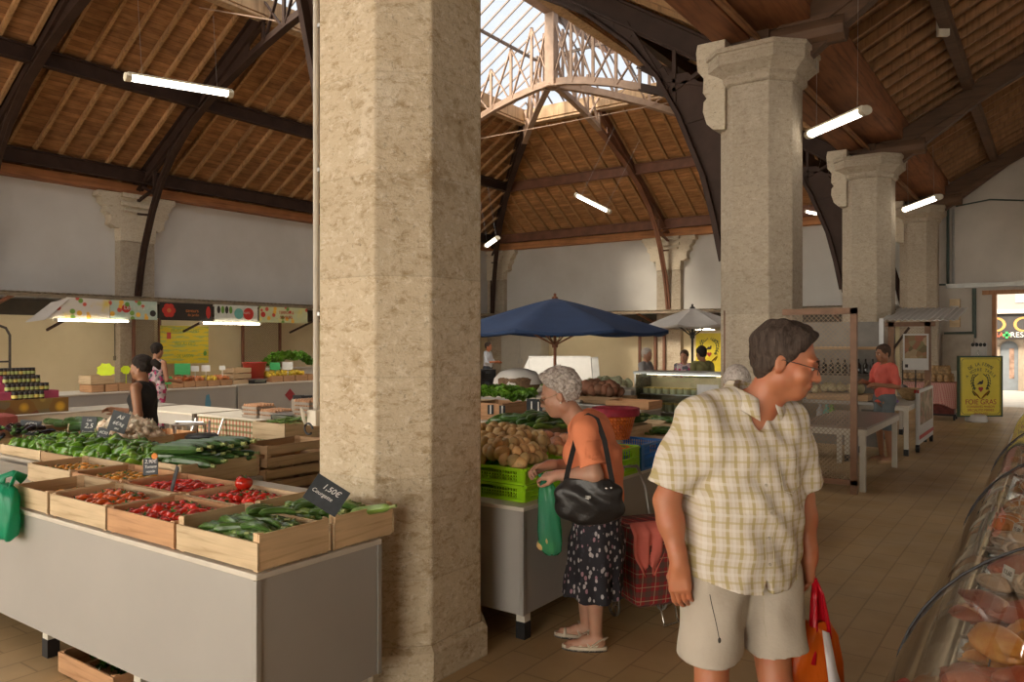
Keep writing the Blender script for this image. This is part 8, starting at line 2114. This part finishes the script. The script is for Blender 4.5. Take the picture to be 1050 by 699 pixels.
# ---------------------------------------------------------------- the other people
def figure(label, px, py_or_d, rz, height, top, bottom, skin, hair, armsL, armsR, headyaw=0, headpitch=R(8), sleeves=.5, h=.009, hairfn=None, lean=0, fem=False, extra=None, male=True, gy=None, long_bottom=True, pos=None, tank=False, fine=True, bare_feet=False):
    p = pos if pos is not None else at(px, 400, py_or_d); s = height / 1.70
    t = thing('person', label, 'person', (p[0], p[1], 0), rot=(0, 0, rz))
    S = lambda v: V3(v[0]*s, v[1]*s, v[2]*s)
    HM = headM(S((0, -.03 - lean, 1.56)), headyaw, headpitch)
    F = Field(S((-.5, -.62, -.02)), S((.5, .35, 1.74)), h); w = (1.1 if fem == 1.1 else .93) if fem else 1
    F.cap(S((0, 0, 1.0)), S((0, -lean*.5, 1.24)), .105*s*w, .115*s*w, .05, sq=(1.25, .85)); F.cap(S((-.12*w, -lean*.7, 1.37)), S((.12*w, -lean*.7, 1.37)), .055*s, .055*s, .05)
    F.cap(S((0, -lean*.7, 1.37)), HM @ V3(0, .02, -.05), .050*s*w, .050*s*w, .03); do_head(F, HM, .97*s, male)
    arms = []
    for a, (e, wr) in ((1, armsL), (-1, armsR)):
        sh = S((a*.175*w, -lean*.7, 1.365)); e = S(e); wr = S(wr); arms.append((sh, e, wr))
        F.cap(sh, e, .048*s*w, .038*s*w, .03); F.cap(e, wr, .038*s*w, .026*s*w, .03)
        dd = (wr - e).normalized(); do_hand(F, wr, dd, V3(a*.6, -.2, .6), -a, .5, .95*s, 1, .6, fine=fine)
    F.cap(S((-.06, 0, .90)), S((.06, 0, .90)), .11*s, .11*s, .05)
    for a in (-1, 1):
        F.cap(S((a*.085, 0, .86)), S((a*.09, -.02, .48)), .08*s, .052*s, .04); F.cap(S((a*.09, -.02, .48)), S((a*.09, .02, .09)), .052*s, .034*s, .03); F.cap(S((a*.09, .04, .05)), S((a*.10, -.13, .035)), .034*s, .028*s, .02)
    F.mesh('body', skin, t)
    add_face_bits(t, HM, .97*s); add_brows(t, HM, hair, .97*s)
    hair_cap('hair', HM, hair, t, max(.005, h*.7), .97*s, .014, **(hairfn or {}))
    F = Field(S((-.42, -.40, .80)), S((.42, .32, 1.50)), max(.006, h*.8)); i_ = .014*s
    F.cap(S((-.115*w, -lean*.7, 1.37)), S((.115*w, -lean*.7, 1.37)), (.056 if tank else .066)*s, (.056 if tank else .066)*s, .04); F.cap(S((0, -lean*.5, 1.28)), S((0, 0, 1.0)), .125*s*w, .115*s*w, .05, sq=(1.28, .95)); F.cap(S((0, 0, 1.02)), S((0, 0, .88)), .115*s*w, .13*s, .05, sq=(1.25, .95))
    if fem: F.ell(S((0, -.08 - lean*.6, 1.22)), (.12*s, .07*s, .07*s), .04)
    if not tank:
        for sh, e, wr in arms:
            F.cap(sh, sh.lerp(e, min(1, sleeves*2)), .060*s, .056*s, .03)
            if sleeves > .5: F.cap(e, e.lerp(wr, (sleeves - .5)*2), .056*s, .042*s, .03)
    F.fn(folds(.004), 'add'); F.cap(S((0, -lean*.7 - .01, 1.42)), HM @ V3(0, 0, -.05), .056*s, .06*s, .01, op='sub'); F.fn(lambda X, Y, Z: .86*s - Z + 0*X + 0*Y, 'cut')
    F.mesh('top', top, t)
    F = Field(S((-.30, -.25, .02)), S((.30, .25, 1.02)), max(.008, h*.9)); zl = .10 if long_bottom else .46
    F.cap(S((-.06, 0, .92)), S((.06, 0, .92)), .122*s, .122*s, .04)
    for a in (-1, 1): F.cap(S((a*.085, 0, .86)), S((a*.09, -.02, .48)), .092*s, .072*s, .03); F.cap(S((a*.09, -.02, .5)), S((a*.09, .01, zl)), .072*s, .062*s, .03) if long_bottom else None
    F.fn(folds(.003), 'add'); F.fn(lambda X, Y, Z: zl*s - Z + 0*X + 0*Y, 'cut'); F.mesh('trousers' if long_bottom else 'shorts', bottom, t)
    for a in (-1, 1):
        mb = MB(); mb.prism([(a*.095*s + .045*s*math.sin(q), -.045*s - .135*s*math.cos(q)) for q in [i*PI/10 for i in range(20)]], 0, .03, 'z'); mb.build('shoe', M_black if not bare_feet else M_w3, t)
    if extra: extra(t, HM, s)
    return t
M_blk = plain('black_jersey', (.022, .020, .020), .85); M_jean = plain('dark_denim', (.05, .06, .08), .85); M_gsh = plain('grey_blue_cotton', (.13, .15, .16), .85)
M_cor = plain('coral_shirt', (.66, .12, .09), .8, bump=.2); M_wsh = plain('white_blue_shirt', (.52, .55, .62), .8); M_grt = plain('grey_top', (.30, .29, .30), .85); M_khk = plain('khaki_green_shirt', (.20, .19, .08), .85)
n = NT('floral_dress'); vo = n.n('TexVoronoi'); vo.inputs['Scale'].default_value = 22; n.l(n.co('Object'), vo.inputs['Vector']); n.col(n.ramp(n.sep(vo.outputs['Color'])[0], [(0, (.5, .42, .42)), (.4, (.45, .04, .14)), (.6, (.10, .10, .12)), (.8, (.5, .32, .36))], 'CONSTANT')); M_flo = n.set(Roughness=.85)
def bun(t, HM, s):
    mb = MB().tr(HM); mb.tube([(0, .10*s, .05*s), (0, .15*s, .055*s), (0, .19*s, .02*s), (0, .20*s, -.03*s)], [.025, .04, .036, .012], 12); mb.build('ponytail', M_hair3, t, smooth=True)
figure('woman vendor in a sleeveless black top with dark tied-back hair behind the garlic', 147, 7.85, YAW - R(88), 1.60, M_blk, M_jean, M_skin3, M_hair3, ((.235, .05, 1.08), (.20, -.18, 1.02)), ((-.22, -.12, 1.06), (-.16, -.34, 1.10)), h=.007, fem=1.1, male=False, tank=True, extra=bun, headpitch=R(6), hairfn=dict(low=-.02, back=-.05, rough=.004, vol=(1.05, 1.06, 1.06)))
figure('woman in a pink and dark patterned dress half hidden behind the woman vendor', 160, 13.1, YAW + R(160), 1.72, M_flo, M_flo, M_skin3, M_hair3, ((.23, .0, 1.08), (.25, -.1, .88)), ((-.23, 0, 1.08), (-.22, -.25, 1.05)), h=.011, fem=True, male=False, tank=True, fine=False, hairfn=dict(back=-.05))
figure('man in a coral red short-sleeved shirt and grey shorts gesturing at the aisle tables', 907, 11.25, YAW - R(78), 1.70, M_cor, M_gsh, M_skin3, M_hair4, ((.24, .03, 1.10), (.17, -.22, 1.12)), ((-.24, -.04, 1.10), (-.12, -.27, 1.16)), h=.007, long_bottom=False, sleeves=.42, headpitch=R(10), hairfn=dict(curl=.6, back=-.07), bare_feet=True)
figure('white-haired man in a pale blue-white shirt at the far left behind the black crates', 500, 23.2, YAW - R(-70), 1.72, M_wsh, M_jean, M_skin1, M_hair1, ((.24, -.06, 1.10), (.16, -.30, 1.10)), ((-.24, -.06, 1.10), (-.12, -.32, 1.12)), h=.012, fine=False, sleeves=.6)
figure('grey-haired woman in a grey top standing behind the glass showcase', 662, 14.6, YAW - R(-50), 1.62, M_grt, M_jean, M_skin2, M_hair2, ((.22, -.05, 1.08), (.16, -.22, .95)), ((-.22, -.05, 1.08), (-.14, -.25, .95)), h=.012, fem=True, male=False, fine=False, hairfn=dict(curl=.6))
figure('person in a khaki green shirt with dark hair seen from behind, below the yellow poster', 720, 13.6, YAW + R(200), 1.66, M_khk, M_jean, M_skin3, M_hair3, ((.24, .0, 1.08), (.25, -.15, .92)), ((-.24, 0, 1.08), (-.2, -.25, .95)), h=.012, fine=False)
figure('person in a floral blouse beside the one in khaki green at the end wall', 702, 14.6, YAW + R(-30), 1.58, M_flo, M_jean, M_skin2, M_hair4, ((.22, .0, 1.08), (.2, -.2, .98)), ((-.22, 0, 1.08), (-.2, -.2, .95)), h=.012, fem=True, male=False, fine=False)
figure('grey-haired person almost hidden behind the shoulder of the man in the plaid shirt', 756, 4.75, YAW + R(170), 1.60, M_grt, M_jean, M_skin2, M_hair2, ((.22, .0, 1.05), (.2, -.1, .85)), ((-.22, 0, 1.05), (-.2, -.1, .85)), h=.01, fem=True, male=False, fine=False, hairfn=dict(curl=.5))
# ================================================================ light
w = bpy.data.worlds.new('World'); SC.world = w; w.use_nodes = True
nt = w.node_tree; bg = nt.nodes['Background']
tc = nt.nodes.new('ShaderNodeTexCoord'); dp = nt.nodes.new('ShaderNodeVectorMath'); dp.operation = 'DOT_PRODUCT'
dp.inputs[1].default_value = Vector((-.15, -.95, .28)).normalized(); nt.links.new(tc.outputs['Generated'], dp.inputs[0])
cr = nt.nodes.new('ShaderNodeValToRGB'); nt.links.new(dp.outputs['Value'], cr.inputs[0])
cr.color_ramp.elements[0].position = 0.0; cr.color_ramp.elements[0].color = (.108, .114, .122, 1)
cr.color_ramp.elements[1].position = 0.95; cr.color_ramp.elements[1].color = (.95, .87, .74, 1)
nt.links.new(cr.outputs[0], bg.inputs[0]); bg.inputs[1].default_value = 7.5
sun = bpy.data.lights.new('sun', 'SUN'); sun.energy = 5.0; sun.angle = R(9); sun.color = (1.0, 0.86, 0.66)
so = bpy.data.objects.new('sun', sun); COL.objects.link(so)
so.rotation_euler = Vector((-0.13, -0.86, 0.62)).to_track_quat('Z', 'Y').to_euler()
so.location = (0, 0, 30)
vs = SC.view_settings
SC.display_settings.display_device = 'sRGB'
vs.view_transform = 'Standard'; vs.look = 'None'; vs.gamma = 1; vs.use_curve_mapping = False
vs.exposure = 0.32
SC.cycles.max_bounces = 8; SC.cycles.diffuse_bounces = 5; SC.cycles.glossy_bounces = 3; SC.cycles.transparent_max_bounces = 16; SC.cycles.transmission_bounces = 4
SC.cycles.sample_clamp_indirect = 4
SC.cycles.caustics_reflective = False; SC.cycles.caustics_refractive = False
SC.cycles.use_denoising = True
